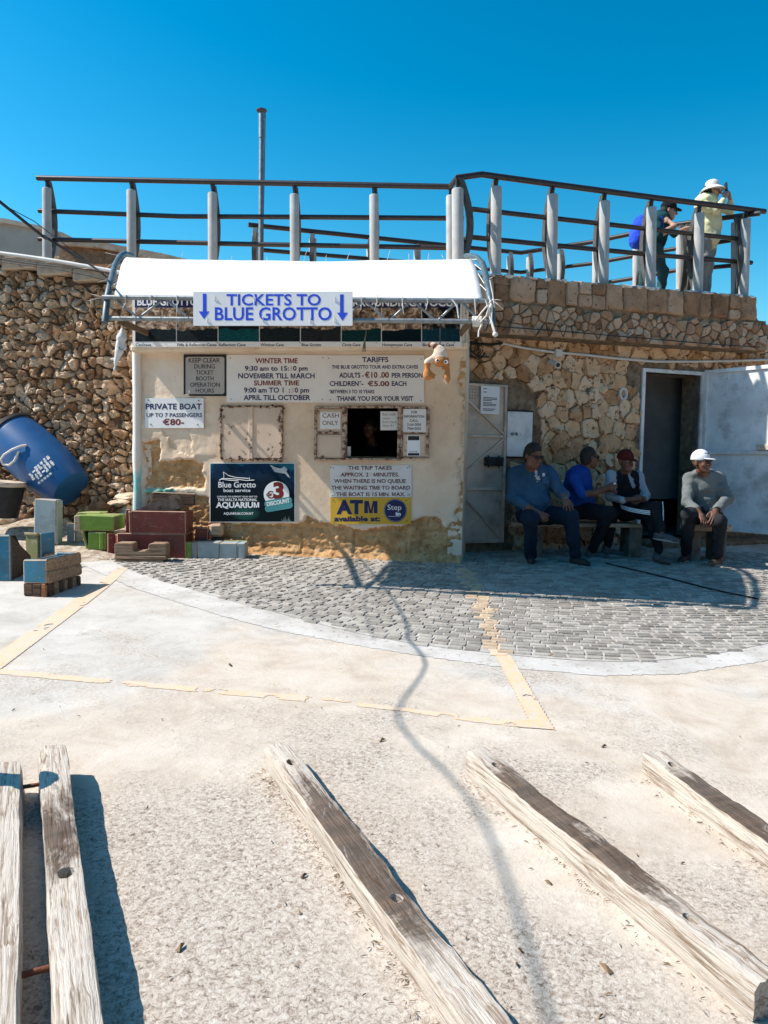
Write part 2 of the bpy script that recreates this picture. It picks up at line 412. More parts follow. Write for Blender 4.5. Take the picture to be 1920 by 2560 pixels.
ground_sheet('paving_rim', gpoly(rim_px)+[tuple(W3(7.5, 0).xy), (2.5, -2.0), (-4.2, -.1)], .003, M['rim'], .022, .02, 3.0)
M['mortar'] = mat('mortar', [(.32, .295, .26), (.54, .51, .465)], 7, .95, .5, 50)
ground_sheet('paving_mortar', paving_poly, .006, M['mortar'])
stripe_c1 = gpoly([(1138, 1422), (1190, 1528), (1227, 1640), (1270, 1640), (1231, 1528), (1174, 1422)])
M['sett'] = mat('sett_stone', [(.215, .193, .166), (.305, .278, .243), (.40, .37, .325)], 9, .85, .7, 40, attr=.4, dist=.012)
M['settyellow'] = mat('yellowed_sett', [(.42, .31, .20), (.55, .43, .30)], 9, .85, .5, 40, speck=((.25, .23, .2), 20, .40))
cxy = D(960+1897*2.35/11.9, 1056, 11.9); cxy = (cxy.x, cxy.y)
rng = random.Random(3); mb = MB()
def edge_inside(x, y, m=.06):
    return pip(x, y, paving_poly) and all((x-ex)**2+(y-ey)**2 > m*m for ex, ey in edge)
rad = 1.6
while rad < 8.6:
    wd = .074; n = max(8, int(2*math.pi*rad/.118)); ph = rng.random()
    for k in range(n):
        a = 2*math.pi*(k+ph)/n; x = cxy[0]+rad*math.cos(a); y = cxy[1]+rad*math.sin(a)
        if y > 1.7 or x < -5 or x > 7: continue
        if not edge_inside(x, y): continue
        if y > -.04 and x < .05: continue
        L = 2*math.pi*rad/n*rng.uniform(.90, .96)*.5; Wd = wd*rng.uniform(.88, .95)*.5
        t = Vector((-math.sin(a), math.cos(a), 0)); r_ = Vector((math.cos(a), math.sin(a), 0))
        z = gz(x, y)+.006; c0 = Vector((x, y, z)) + t*rng.uniform(-.004, .004); hh = rng.uniform(.004, .010)
        ins = .0045; top = []; bot = []
        for e, g in ((-1, -1), (1, -1), (1, 1), (-1, 1)):
            jx, jy = rng.uniform(-.006, .006), rng.uniform(-.006, .006)
            bot.append(c0 + t*(e*L+jx) + r_*(g*Wd+jy) - Vector((0, 0, .004)))
            top.append(c0 + t*(e*(L-ins)+jx) + r_*(g*(Wd-ins)+jy) + Vector((0, 0, hh+rng.uniform(-.003, .003))))
        yl = pip(x, y, stripe_c1) and rng.random() < .95
        mb.add(bot+top+[c0+Vector((0, 0, hh+.003))], [(0, 1, 5, 4), (1, 2, 6, 5), (2, 3, 7, 6), (3, 0, 4, 7), (4, 5, 8), (5, 6, 8), (6, 7, 8), (7, 4, 8)], 1 if yl else 0, rng.random())
    rad += wd
tag(mb.build('cobbled_paving', [M['sett'], M['settyellow']]), kind='structure')
M['yellow'] = mat('faded_yellow_paint', [(.64, .43, .26), (.68, .48, .32), (.62, .48, .36)], 5, .85, .4, 30, speck=((.53, .47, .40), 30, .45))
ground_sheet('road_marking', stripe_c1, .0066, M['yellow'], .015, .30, 2.0)
ground_sheet('road_marking', gpoly([(-60, 1672), (0, 1630), (178, 1506), (241, 1461), (301, 1418), (325, 1418), (268, 1470), (220, 1508), (9, 1668), (-60, 1716)]), .0045, M['yellow'], .008, .27, 1.0)
ground_sheet('road_marking', gpoly([(-60, 1667), (0, 1673), (240, 1696), (500, 1719), (752, 1739), (1000, 1769), (1180, 1790), (1330, 1806), (1330, 1822), (1180, 1805), (988, 1776), (752, 1754), (500, 1731), (240, 1708), (0, 1686), (-60, 1680)]), .0022, M['yellow'], .008, .37, 5.0)
ground_sheet('road_marking', gpoly([(1231, 1625), (1260, 1680), (1308, 1775), (1322, 1800), (1285, 1806), (1290, 1818), (1387, 1826), (1355, 1772), (1310, 1695), (1268, 1625)]), .0045, M['yellow'], .008, .27, 9.0)

# ------------------------------------------------------------------ stone helpers
def voronoi(seeds, bb, k=26):
    P = np.array(seeds); out = []
    for i, (x, y) in enumerate(seeds):
        poly = [(bb[0], bb[1]), (bb[2], bb[1]), (bb[2], bb[3]), (bb[0], bb[3])]
        d = ((P-P[i])**2).sum(1); near = np.argsort(d)[1:k]
        for j in near:
            qx, qy = P[j]; mx, my = (x+qx)/2, (y+qy)/2; nx, ny = qx-x, qy-y; new = []
            for a in range(len(poly)):
                p, q = poly[a], poly[(a+1) % len(poly)]
                sp = (p[0]-mx)*nx+(p[1]-my)*ny; sq = (q[0]-mx)*nx+(q[1]-my)*ny
                if sp <= 0: new.append(p)
                if (sp < 0 < sq) or (sq < 0 < sp):
                    t = sp/(sp-sq); new.append((p[0]+(q[0]-p[0])*t, p[1]+(q[1]-p[1])*t))
            poly = new
            if len(poly) < 3: break
        out.append(poly)
    return out
def resample(poly, n, smooth=1, gap=.01):
    for _ in range(smooth):
        q = []
        for i in range(len(poly)):
            a, b = poly[i], poly[(i+1) % len(poly)]
            q += [(a[0]*.84+b[0]*.16, a[1]*.84+b[1]*.16), (a[0]*.16+b[0]*.84, a[1]*.16+b[1]*.84)]
        poly = q
    cx = sum(p[0] for p in poly)/len(poly); cy = sum(p[1] for p in poly)/len(poly)
    T = sum(math.dist(poly[i], poly[(i+1) % len(poly)]) for i in range(len(poly))); out = []
    for i in range(len(poly)):
        a, b = poly[i], poly[(i+1) % len(poly)]; m = max(1, round(n*math.dist(a, b)/T))
        for j in range(m):
            t = j/m; x, y = a[0]+(b[0]-a[0])*t, a[1]+(b[1]-a[1])*t
            r = math.hypot(x-cx, y-cy); f = max(.2, (r-gap)/max(r, 1e-6)); out.append((cx+(x-cx)*f, cy+(y-cy)*f))
    return out, (cx, cy)
def stone(mb, ring, c, to3, h, rough, prof, tilt=.0, seed=0.0, mi=0, nscale=9.0):
    """a stone face built as shrinking rings; prof: [(scale, height fraction)]"""
    n = len(ring); vs = []; tx, ty = random.uniform(-tilt, tilt), random.uniform(-tilt, tilt)
    for sc, hf in prof:
        for (x, y) in ring:
            u, v = c[0]+(x-c[0])*sc, c[1]+(y-c[1])*sc
            d = h*hf
            if hf > .05: d += rough*(mnoise.noise(Vector((u*nscale, v*nscale, seed))) + .6*mnoise.noise(Vector((u*nscale*2.7, v*nscale*2.7, seed+4)))) + tx*(u-c[0]) + ty*(v-c[1])
            vs.append(to3(u, v, d))
    vs.append(to3(c[0], c[1], h*prof[-1][1] + rough*mnoise.noise(Vector((c[0]*nscale, c[1]*nscale, seed)))))
    fs = []
    for i in range(len(prof)-1):
        for k in range(n):
            k2 = (k+1) % n; fs.append((i*n+k, i*n+k2, (i+1)*n+k2, (i+1)*n+k))
    b = (len(prof)-1)*n
    for k in range(n): fs.append((b+k, b+(k+1) % n, len(vs)-1))
    mb.add(vs, fs, mi, random.random())

# ------------------------------------------------------------------ rubble wall on the left
M['rubble'] = mat('rubble_stone', [(.26, .145, .08), (.44, .285, .17), (.58, .42, .28), (.66, .52, .39)], 11, .95, .9, 34, attr=.45, dist=.02, speck=((.14, .085, .05), 30, .36), lo=.25, hi=.75)
M['gap'] = mat('dark_earth_mortar', [(.10, .062, .036), (.20, .13, .08)], 14, 1, .8, 40)
M['coping'] = mat('limestone_coping', [(.32, .23, .15), (.46, .35, .25), (.52, .42, .32)], 5, .95, .6, 26, speck=((.2, .13, .08), 16, .36))
M['pipe'] = mat('white_plastic_pipe', [(.6, .57, .52), (.72, .69, .65)], 8, .5, .1, 40)
LY = .55                                        # plane of the rubble wall
def ltop(x):                                    # its top falls towards the booth
    a, b = Yp(0, 668, LY), Yp(270, 712, LY)
    return a.z + (b.z-a.z)*(x-a.x)/(b.x-a.x)
rw = thing('rubble_wall', 'rough rubble stone wall with deep dark joints left of the ticket booth', 'stone wall', (-5.6, LY, 0))
seeds = []; yy = -.5; row = 0
while yy < 3.85:
    hrow = random.choice((.06, .08, .095, .12, .15)); x = -7.4 + random.uniform(0, .1)
    while x < -3.2:
        wst = random.choice([.065, .085, .105, .13, .17, .21]); seeds.append((x+random.uniform(-.03, .03), yy+random.uniform(-.04, .04))); x += wst
    yy += hrow; row += 1
mb = MB()
for cell, sd in zip(voronoi(seeds, (-7.5, -.5, -3.2, 3.9)), seeds):
    if len(cell) < 3 or sd[1] > ltop(sd[0])-.03: continue
    ring, c = resample(cell, 13, 1 if random.random() < .4 else 0, random.uniform(.002, .012))
    ring = [(x+random.uniform(-.011, .011), y+random.uniform(-.011, .011)) for x, y in ring]
    stone(mb, ring, c, lambda u, v, d: (u, LY-d, v), random.uniform(.03, .085), .042, [(1, 0), (.97, .55), (.86, .9), (.62, 1.0), (.38, 1.05), (.16, 1.0)], .75, sd[0]*7+sd[1]*3, nscale=17)
mb.build('stone_facing', M['rubble'], rw, smooth=22)
MB().prism([(-7.5, LY, -.6), (-3.1, LY, -.6), (-3.1, LY, ltop(-3.1)), (-7.5, LY, ltop(-7.5))], (0, 1.2, 0)).build('core', M['gap'], rw)
mb = MB()
for i in range(9):                              # coping blocks
    x0 = -7.5+i*.5; x1 = x0+.485
    mb.box(((x0+x1)/2, LY+.12, ltop((x0+x1)/2)+.075), (x1-x0, .52, .15), Matrix.Rotation(-math.atan2(ltop(0)-ltop(1), 1)*-1*-1, 3, 'Y') if False else None, .015, jit=.008)
mb.build('coping', M['coping'], rw)
pp = [(x, LY-.16, ltop(x)+.155+.012*math.sin(x*2.1)) for x in [-7.5+.25*i for i in range(17)]]
o = MB().tube(pp, .024, 8).build('conduit', M['pipe'], rw, smooth=60)
mb = MB()
for k in range(2):
    mb.tube([(x, LY-.17-.02*k, ltop(x)+.10-.10*k*(x+7.5)/4-.02*math.sin(x*3+k)) for x in [-7.5+.2*i for i in range(21)]], .007, 5)
mb.build('wire', M['black'], rw)

# ------------------------------------------------------------------ ticket booth
BW0, BH, DX = -3.9, 3.28, .0125
NXb, NZb = int(3.9/DX)+1, int((BH+.5)/DX)+1
xs = np.linspace(BW0, 0, NXb); zs = np.linspace(-.5, BH, NZb); XX, ZZ = np.meshgrid(xs, zs)
def bx(px, py): p = Yp(px, py); return p.x, p.z
def zline(pts, x):
    q = [bx(a, b) for a, b in pts]; return np.interp(x, [p[0] for p in q], [p[1] for p in q])
low = zline([(330, 1300), (525, 1305), (640, 1309), (745, 1308), (770, 1297), (826, 1307), (855, 1312), (905, 1322), (946, 1318), (1025, 1307), (1060, 1300), (1092, 1296), (1104, 1304), (1112, 1321), (1125, 1312), (1145, 1298), (1160, 1292)], XX)
jag = (fbm(XX*9, ZZ*9, 2)-.5)
plaster = ZZ > low + jag*.12
def blk(x0, y0, x1, y1, j=.10):
    a, b = bx(x0, y0), bx(x1, y1)
    return (XX > a[0]+jag*j) & (XX < b[0]+jag*j) & (ZZ < a[1]+jag*j) & (ZZ > b[1]+jag*j)
for r_ in [(364, 1152, 512, 1222), (361, 1102, 400, 1152), (364, 1236, 526, 1320), (352, 1275, 420, 1400)]: plaster &= ~blk(*r_)
edge_loss = XX > -.03 + (fbm(XX*3, ZZ*7, 5)-.62)*.16
edge_loss |= XX < BW0+.01+(fbm(XX*3, ZZ*9, 8)-.6)*.12
plaster &= ~edge_loss
# plaster thickness softened at its broken edge, thick rough coat low on the left
pl = plaster.astype(float)
for _ in range(1): pl = (pl + np.roll(pl, 1, 0) + np.roll(pl, -1, 0) + np.roll(pl, 1, 1) + np.roll(pl, -1, 1))/5
a = bx(365, 1000); roughzone = np.clip((bx(560, 1000)[0]-XX)/.35, 0, 1)*np.clip((bx(400, 1030)[1]+.55-ZZ)/.3, 0, 1)
Hp = .020 + .0035*(fbm(XX*2.2, ZZ*2.2, 1)-.5)*2 + roughzone*(.012*(fbm(XX*7, ZZ*7, 3)-.5)*2 + .012*(fbm(XX*3, ZZ*3, 3) > .5)) + .0012*(fbm(XX*25, ZZ*25, 6, 3)-.5)*2
# ashlar under the plaster
crs = np.interp(ZZ.ravel(), sorted([bx(500, y)[1] for y in (1400, 1312, 1226, 1150, 1100, 1040, 980, 900)]), list(range(8))).reshape(ZZ.shape)
row = np.floor(crs); fz = crs-row; cu = (XX+row*.37)/.62; fx = cu-np.floor(cu)
joint = np.minimum(np.minimum(fz, 1-fz)*.3, np.minimum(fx, 1-fx)*.62)
pit = fbm(XX*14, ZZ*24, 4, 5); ridge = 1-np.abs(2*fbm(XX*13+3, ZZ*22, 7, 4)-1)
Hs = -.012 + .050*(pit-.5) + .020*(ridge-.75) - .012*np.exp(-(joint/.012)**2) + .010*(fbm(XX*2.5, ZZ*3, 9)-.5)
Hs += np.clip((.10-(ZZ-gz(XX, 0*XX)))/.10, 0, 1)*.06*(.7+.6*fbm(XX*5, ZZ*5, 2))      # cement skirting at the foot
HH = Hp*pl + Hs*(1-pl)
open_px = (868, 1019, 1000, 1146)
o0, o1 = bx(open_px[0], open_px[1]), bx(open_px[2], open_px[3])
mb = MB(); P3 = np.stack([XX, -HH, ZZ], -1).reshape(-1, 3); mb.v = [tuple(p) for p in P3]
ii = np.arange(NXb-1); green = blk(366, 1222, 437, 1238, .04)
for j in range(NZb-1):
    zc = (zs[j]+zs[j+1])/2
    for i in ii:
        xc = (xs[i]+xs[i+1])/2
        if o0[0] < xc < o1[0] and o1[1] < zc < o0[1]: continue
        k = j*NXb+int(i); mb.f.append((k, k+1, k+NXb+1, k+NXb))
        mb.m.append(2 if green[j, i] else (0 if plaster[j, i] else 1)); mb.col.append(None)
def plaster_mat():
    m, n, b = _new('old_cream_plaster'); vec = _coord(n, rnd=False)
    base = _ramp(n, _noise(n, vec, 1.3, 6, .65), [(.3, (.62, .44, .29)), (.5, (.77, .60, .44)), (.7, (.84, .715, .58))])
    c = _mix(n, _ramp(n, _noise(n, vec, 4.5, 7, .72, .5), [(.60, (0, 0, 0)), (.72, (.6, .6, .6))]), base, (.50, .34, .21))
    c = _mix(n, _ramp(n, _noise(n, vec, 17, 6, .75), [(.30, (1, 1, 1)), (.37, (0, 0, 0))]), c, (.42, .29, .19))
    sep = n.nodes.new('ShaderNodeSeparateXYZ'); n.links.new(vec, sep.inputs[0])
    k = _math(n, 'ADD', _math(n, 'MULTIPLY', sep.outputs[0], -.45), _math(n, 'MULTIPLY', _noise(n, vec, 2.1, 5), .9))
    c = _mix(n, _ramp(n, k, [(1.7, (0, 0, 0)), (2.05, (.8, .8, .8))]), c, (.78, .73, .66))
    n.links.new(c, b.inputs['Base Color']); b.inputs['Roughness'].default_value = .9; b.inputs['Specular IOR Level'].default_value = .2
    _bump(n, b, _noise(n, vec, 30, 7, .7), .35, .006); return m
M['plaster'] = plaster_mat()
M['ashlar'] = mat('honey_limestone', [(.34, .175, .07), (.55, .32, .145), (.68, .455, .25)], 6, .95, .7, 42, dist=.012, speck=((.22, .13, .07), 34, .36))
M['green'] = mat('mint_paint', [(.18, .46, .34), (.28, .58, .44)], 9, .8, .3, 30)
booth = thing('ticket_booth', 'cream plastered ticket booth with peeling corners and a dark serving hatch', 'ticket booth', (-1.95, .6, 0))
mb.build('front_wall', [M['plaster'], M['ashlar'], M['green']], booth, smooth=180)
mb = MB()
for x0, x1 in ((BW0, BW0+.16), (-.16, 0)):      # side walls and roof slab behind the front
    mb.box(((x0+x1)/2, .86, BH/2-.25), (.16, 1.70, BH+.5))
mb.box((-1.95, .86, BH+.045), (3.9, 1.72, .09)); mb.box((-1.95, 1.77, BH/2-.25), (3.9, .1, BH+.5))
mb.build('side_walls', M['plaster'], booth)
c0, c1 = bx(333, 868), bx(1157, 884)
mb = MB(); mb.box((-1.94, -.09, (c0[1]+c1[1])/2+.01), (3.93, .20, abs(c0[1]-c1[1])*.7), None, .02, jit=.004); mb.box((-1.95, -.09, 2.83), (3.86, .17, .80))
mb.build('cornice', M['plaster'], booth)
# painted corner strip, whitewash over turquoise
m_, n_, b_ = _new('whitewash_over_turquoise'); v_ = _coord(n_, rnd=False); s_ = n_.nodes.new('ShaderNodeSeparateXYZ'); n_.links.new(v_, s_.inputs[0])
k_ = _math(n_, 'ADD', _math(n_, 'MULTIPLY', s_.outputs[2], -.55), _math(n_, 'MULTIPLY', _noise(n_, v_, 3.2, 6, .7), 1.3))
n_.links.new(_ramp(n_, k_, [(-.2, (.76, .72, .66)), (.08, (.45, .66, .64)), (.2, (.2, .58, .56)), (.4, (.55, .66, .62))]), b_.inputs['Base Color']); b_.inputs['Roughness'].default_value = .85
M['strip'] = m_
mb = MB(); pts = [(BW0-.005+.02*nz((0, 0, z), 1.3), -.02, z) for z in [.25+.12*i for i in range(19)]]
mb.tube(pts, [.055+.012*nz((5, z[2], 0), 3) for z in pts], 10); mb.build('corner_strip', M['strip'], booth, smooth=60)
# dark room behind the hatch
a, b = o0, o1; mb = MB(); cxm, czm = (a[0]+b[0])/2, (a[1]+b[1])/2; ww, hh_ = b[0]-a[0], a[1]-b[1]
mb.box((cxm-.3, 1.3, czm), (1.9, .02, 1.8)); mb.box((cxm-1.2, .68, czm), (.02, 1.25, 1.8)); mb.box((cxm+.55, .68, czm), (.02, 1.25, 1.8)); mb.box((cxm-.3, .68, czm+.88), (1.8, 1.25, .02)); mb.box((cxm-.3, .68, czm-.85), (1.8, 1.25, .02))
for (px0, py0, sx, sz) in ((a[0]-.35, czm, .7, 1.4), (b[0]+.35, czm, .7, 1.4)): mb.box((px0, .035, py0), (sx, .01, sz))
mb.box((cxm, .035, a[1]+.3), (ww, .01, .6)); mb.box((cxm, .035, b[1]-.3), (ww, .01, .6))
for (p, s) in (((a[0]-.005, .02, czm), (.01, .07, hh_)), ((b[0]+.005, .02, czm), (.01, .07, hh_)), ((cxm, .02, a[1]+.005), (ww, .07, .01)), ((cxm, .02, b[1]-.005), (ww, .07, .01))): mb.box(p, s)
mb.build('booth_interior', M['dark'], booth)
# hatch: painted steel frames and doors, rusting at the rims
def rusty(name, col, amt, spread):
    m, n, b = _new(name); vec = _coord(n)
    f = _noise(n, vec, spread, 8, .72, .3)
    tone = _ramp(n, _noise(n, vec, 3, 5), [(.3, tuple(x*.86 for x in col)), (.7, tuple(min(1, x*1.1) for x in col))])
    rust = _ramp(n, _noise(n, vec, 40, 5), [(.35, (.035, .018, .012)), (.6, (.19, .075, .03))])
    k = _ramp(n, f, [(amt-.035, (1, 1, 1)), (amt+.02, (0, 0, 0))])
    n.links.new(_mix(n, k, tone, rust), b.inputs['Base Color']); b.inputs['Roughness'].default_value = .6
    _bump(n, b, f, .3, .004); return m
M['hatch'] = rusty('cream_steel_sheet', (.64, .49, .37), .39, 9)
M['hatchrim'] = rusty('rusting_steel_rim', (.50, .37, .27), .50, 16)
M['rust'] = mat('rust_crust', [(.02, .012, .01), (.09, .04, .02), (.2, .09, .04)], 25, .9, .8, 60)
def rect(px0, py0, px1, py1, y0, y1, mbx, ch=.004, mi=0):
    p, q = Yp(px0, py0, y0), Yp(px1, py1, y0); m0 = Yp((px0+px1)/2, (py0+py1)/2, y0)
    mbx.box((m0.x, (y0+y1)/2, m0.z), (abs(q.x-p.x), abs(y1-y0), abs(p.z-q.z)), None, ch, mi)
def frame(px0, py0, px1, py1, t, y0, y1, mbx):
    rect(px0, py0, px1, py0+t, y0, y1, mbx); rect(px0, py1-t, px1, py1, y0, y1, mbx)
    rect(px0, py0+t, px0+t, py1-t, y0, y1, mbx); rect(px1-t, py0+t, px1, py1-t, y0, y1, mbx)
mb = MB(); frame(788, 1017, 862, 1151, 5, -.022, -.062, mb); rect(793, 1080, 857, 1085, -.022, -.06, mb); frame(1002, 1017, 1072, 1148, 5, -.022, -.062, mb); rect(1007, 1080, 1067, 1084, -.022, -.06, mb)
frame(862, 1015, 1002, 1151, 6, -.022, -.070, mb)
mb.build('hatch_frame', M['hatchrim'], booth)
for nm, q in (('hatch_door', (794, 1023, 857, 1080)), ('hatch_door', (794, 1086, 857, 1145)), ('hatch_door', (1008, 1023, 1066, 1080)), ('hatch_door', (1008, 1085, 1066, 1142))):
    mb = MB(); rect(*q, -.02, -.046, mb); q2 = (q[0]+4, q[1]+4, q[2]-4, q[3]-4); rect(*q2, -.046, -.052, mb); mb.build(nm, M['hatch'], booth)
sh = []
for q in ((556, 1018, 624, 1146), (634, 1018, 703, 1146)):
    mb = MB(); rect(*q, -.02, -.048, mb); o = mb.build('shutter', M['hatch'], booth); sh.append(o)
mb = MB(); rect(624, 1017, 634, 1148, -.02, -.058, mb, .003); mb.build('shutter_cover_strip', M['hatch'], booth)
mb = MB(); frame(552, 1014, 708, 1151, 5, -.02, -.054, mb); mb.build('shutter_frame', M['hatchrim'], booth)
mb = MB(); rr = random.Random(5)
for i in range(120):                            # flakes of rust round the shutter frame
    s = rr.choice('LRTB'); t = rr.random()
    if s in 'LR': px = (552 if s == 'L' else 706)+rr.gauss(1 if s == 'L' else 0, 3); py = 1016+t*133; 
    else: px = 553+t*153; py = (1016 if s == 'T' else 1149)+rr.gauss(0, 2)
    if s in 'LR' and .25 < t < .7 and rr.random() < .75: continue
    p = Yp(px, py, -.053); mb.box((p.x, p.y, p.z), (rr.uniform(.006, .02), .012, rr.uniform(.006, .024)), Matrix.Rotation(rr.random()*3, 3, 'Y'))
mb.build('rust_flakes', M['rust'], booth)['kind'] = 'stuff'
# drain scar / screws and hinges
for q in ((560, 1040), (560, 1125), (700, 1035), (700, 1130), (628, 1060), (628, 1100), (628, 1130)):
    p = Yp(*q, -.056); mb = MB(); mb.lathe([(.006, 0), (.006, .012)], p, Matrix.Rotation(R(90), 3, 'X'), 8); mb.build('bolt', M['rust'], booth)
# ------------------------------------------------------------------ right stone wall and terrace
M['flag'] = mat('warm_wall_stone', [(.38, .195, .09), (.60, .365, .20), (.72, .48, .29), (.74, .55, .38)], 7, .92, .8, 30, attr=.5, dist=.015, lo=.25, hi=.75, speck=((.20, .11, .06), 13, .40))
M['flag2'] = mat('shaded_parapet_stone', [(.22, .115, .06), (.37, .215, .125), (.49, .315, .20), (.56, .39, .27)], 6, .93, .85, 26, attr=.45, dist=.018, lo=.25, hi=.75, speck=((.10, .06, .035), 18, .37))  # darker copy of the wall stone, parapet shade put into its colour
M['flagm'] = mat('grey_wall_mortar', [(.11, .07, .04), (.21, .15, .095), (.31, .235, .16)], 12, 1, .8, 45, dist=.012)
M['whitecap'] = mat('lime_wash', [(.6, .57, .53), (.75, .72, .68)], 12, .95, .5, 30)
tw = thing('terrace_wall', 'fitted stone wall below the railed terrace, with a protruding parapet', 'stone wall', tuple(WO + WU*3))
du0, dz1 = Wl(1612, 930); du1, _ = Wl(1752, 930); _, dz0 = Wl(1612, 1345)
ZT = 3.0
mb = MB(); RW = Matrix((WU, -WN, Vector((0, 0, 1)))).transposed()
def wbox(mbx, u0, u1, z0, z1, o0_, o1_, ch=0.0, mi=0, jit=0.0):
    mbx.box(W3((u0+u1)/2, (z0+z1)/2, (o0_+o1_)/2), (u1-u0, abs(o1_-o0_), z1-z0), RW, ch, mi, None, jit)
wbox(mb, -.35, du0, -.5, ZT, -.35, 0); wbox(mb, du0, du1, dz1, ZT, -.35, 0); wbox(mb, du1, 7.2, -.5, ZT, -.35, 0); wbox(mb, du0, du1, -.5, dz0, -.35, 0)
mb.build('core', M['flagm'], tw)
def keep_out(u, z, pad=.0):
    for q in ((1150, 950, 1262, 1420), (1263, 1020, 1336, 1148), (1603, 915, 1757, 1420)):
        a = Wl(q[0], q[1]); b = Wl(q[2], q[3])
        if a[0]-pad < u < b[0]+pad and b[1]-pad < z < a[1]+pad: return True
    for q in ((1266, 962, 1330, 1020), (1572, 915, 1606, 960)):   # bare mortar patches
        a = Wl(q[0], q[1]); b = Wl(q[2], q[3])
        if a[0] < u < b[0] and b[1] < z < a[1]: return True
    return u > du1+.05 and z < dz1-.2
rng = random.Random(11); seeds = []
def pds(u0, u1, z0, z1, r0, n, asp=1.0):
    for _ in range(n):
        u, z = rng.uniform(u0, u1), rng.uniform(z0, z1); r = r0*rng.choice((.45, .6, .8, 1.0, 1.3, 1.6))
        if all(((u-a)/asp)**2+(z-b)**2 > (r*.5+c*.5)**2 for a, b, c in seeds): seeds.append((u, z, r))
pds(-.3, 7.0, -.45, ZT-.05, .20, 9000, 1.05)
bb = (-.35, -.5, 7.2, ZT)
mb = MB()
for cell, sd in zip(voronoi([s[:2] for s in seeds], bb), seeds):
    if len(cell) < 3 or keep_out(sd[0], sd[1], .0): continue
    if any(keep_out(p[0], p[1]) for p in cell):                       # clip stones that run into openings
        q = [p for p in cell if not keep_out(p[0], p[1])]
        if len(q) < 3: continue
        cell = [(p if not keep_out(*p) else ((p[0]+sd[0]*2)/3, (p[1]+sd[1]*2)/3)) for p in cell]
    ring, c = resample(cell, 18, 1 if rng.random() < .35 else 0, rng.uniform(.0, .002))
    ring = [(x+rng.uniform(-.008, .008), y+rng.uniform(-.008, .008)) for x, y in ring]
    stone(mb, ring, c, lambda u, v, d: W3(u, v, d), rng.uniform(.02, .06), .032, [(1, -.4), (.985, .6), (.95, .92), (.7, 1), (.4, 1)], .20, sd[0]*5+sd[1]*3, nscale=12)
mb.build('stone_facing', M['flag'], tw, smooth=50)
# parapet: a row of big blocks over a course of small fitted stones, standing proud of the wall
PO = .30
def ptop(u):
    a, b = Wl(1230, 686, PO), Wl(1893, 742, PO); return a[1]+(b[1]-a[1])*(u-a[0])/(b[0]-a[0])
def pmid(u):
    a, b = Wl(1230, 752, PO), Wl(1830, 800, PO); return a[1]+(b[1]-a[1])*(u-a[0])/(b[0]-a[0])
def pbot(u):
    a, b = Wl(1283, 838, PO), Wl(1810, 872, PO); return a[1]+(b[1]-a[1])*(u-a[0])/(b[0]-a[0])
ue = Wl(1893, 760, PO)[0]; ue2 = Wl(1915, 800, PO)[0]
mb = MB(); us = [-.6+.25*i for i in range(40)]; us = [u for u in us if u < ue2-.1]+[ue2]
for a, b in zip(us[:-1], us[1:]):
    lo_ = [W3(a, pbot(a), -.3), W3(b, pbot(b), -.3), W3(b, pbot(b), PO), W3(a, pbot(a), PO)]
    tz = lambda u: ptop(u)-.02 if u <= ue+.01 else pmid(u)+.02
    hi_ = [W3(a, tz(min(a, ue) if b <= ue2-.05 else a), -.3), W3(b, tz(b), -.3), W3(b, tz(b), PO), W3(a, tz(a), PO)]
    mb.add(lo_+hi_, [(3, 2, 1, 0), (4, 5, 6, 7), (0, 1, 5, 4), (1, 2, 6, 5), (2, 3, 7, 6), (3, 0, 4, 7)])
mb.build('parapet_core', M['flagm'], tw)
mb = MB(); seeds2 = []; u = -.5
while u < ue-.05:
    wd = rng.choice([.16, .2, .26, .3, .36]); wd = min(wd, ue-u)
    zt, zb = ptop(u+wd/2), pmid(u+wd/2)
    q = [(u, zb), (u+wd, zb), (u+wd, zt), (u, zt)]
    if wd < .22 and rng.random() < .6:
        zm = zb+(zt-zb)*rng.uniform(.4, .6); qs = [[(u, zb), (u+wd, zb), (u+wd, zm), (u, zm)], [(u, zm), (u+wd, zm), (u+wd, zt), (u, zt)]]
    else: qs = [q]
    for q in qs:
        q = [(a+rng.uniform(-.015, .015), b+rng.uniform(-.012, .012)) for a, b in q]
        ring, c = resample(q, 24, 1 if rng.random() < .15 else 0, .004); ring = [(a+rng.uniform(-.008, .008), b+rng.uniform(-.008, .008)) for a, b in ring]
        stone(mb, ring, c, lambda u, v, d: W3(u, v, PO+d), rng.uniform(.02, .05), .012, [(1, -.3), (.97, .6), (.9, .95), (.6, 1), (.3, 1)], .08, u*3, nscale=10)
    u += wd
mb.build('parapet_block_course', M['flag2'], tw, smooth=50)
seeds = []; pds(-.5, ue2-.04, pbot(ue2)+.02, pmid(0)+.2, .125, 2600, 1.0)
mb = MB()
for cell, sd in zip(voronoi([s[:2] for s in seeds], (-.6, pbot(ue2)-.3, ue2, 4)), seeds):
    if len(cell) < 3 or not (pbot(sd[0])+.03 < sd[1] < pmid(sd[0])-.03): continue
    cell = [(a, min(max(b, pbot(a)), pmid(a)-.005)) for a, b in cell]
    ring, c = resample(cell, 14, 1 if rng.random() < .3 else 0, rng.uniform(.002, .006))
    stone(mb, ring, c, lambda u, v, d: W3(u, v, PO+d), rng.uniform(.015, .05), .014, [(1, -.3), (.96, .5), (.85, .95), (.5, 1)], .2, sd[0]*3, nscale=12)
mb.build('parapet_small_stones', M['flag2'], tw, smooth=45)
mb = MB(); u = -.4                                # spilled lime along the parapet top
while u < ue-.05:
    c = W3(u, ptop(u)-.012, PO+.0); mb.box(c, (rng.uniform(.05, .16), rng.uniform(.03, .10), rng.uniform(.015, .045)), RW, .01, 0, None, .008); u += rng.uniform(.06, .22)
mb.build('lime_edge', M['whitecap'], tw)
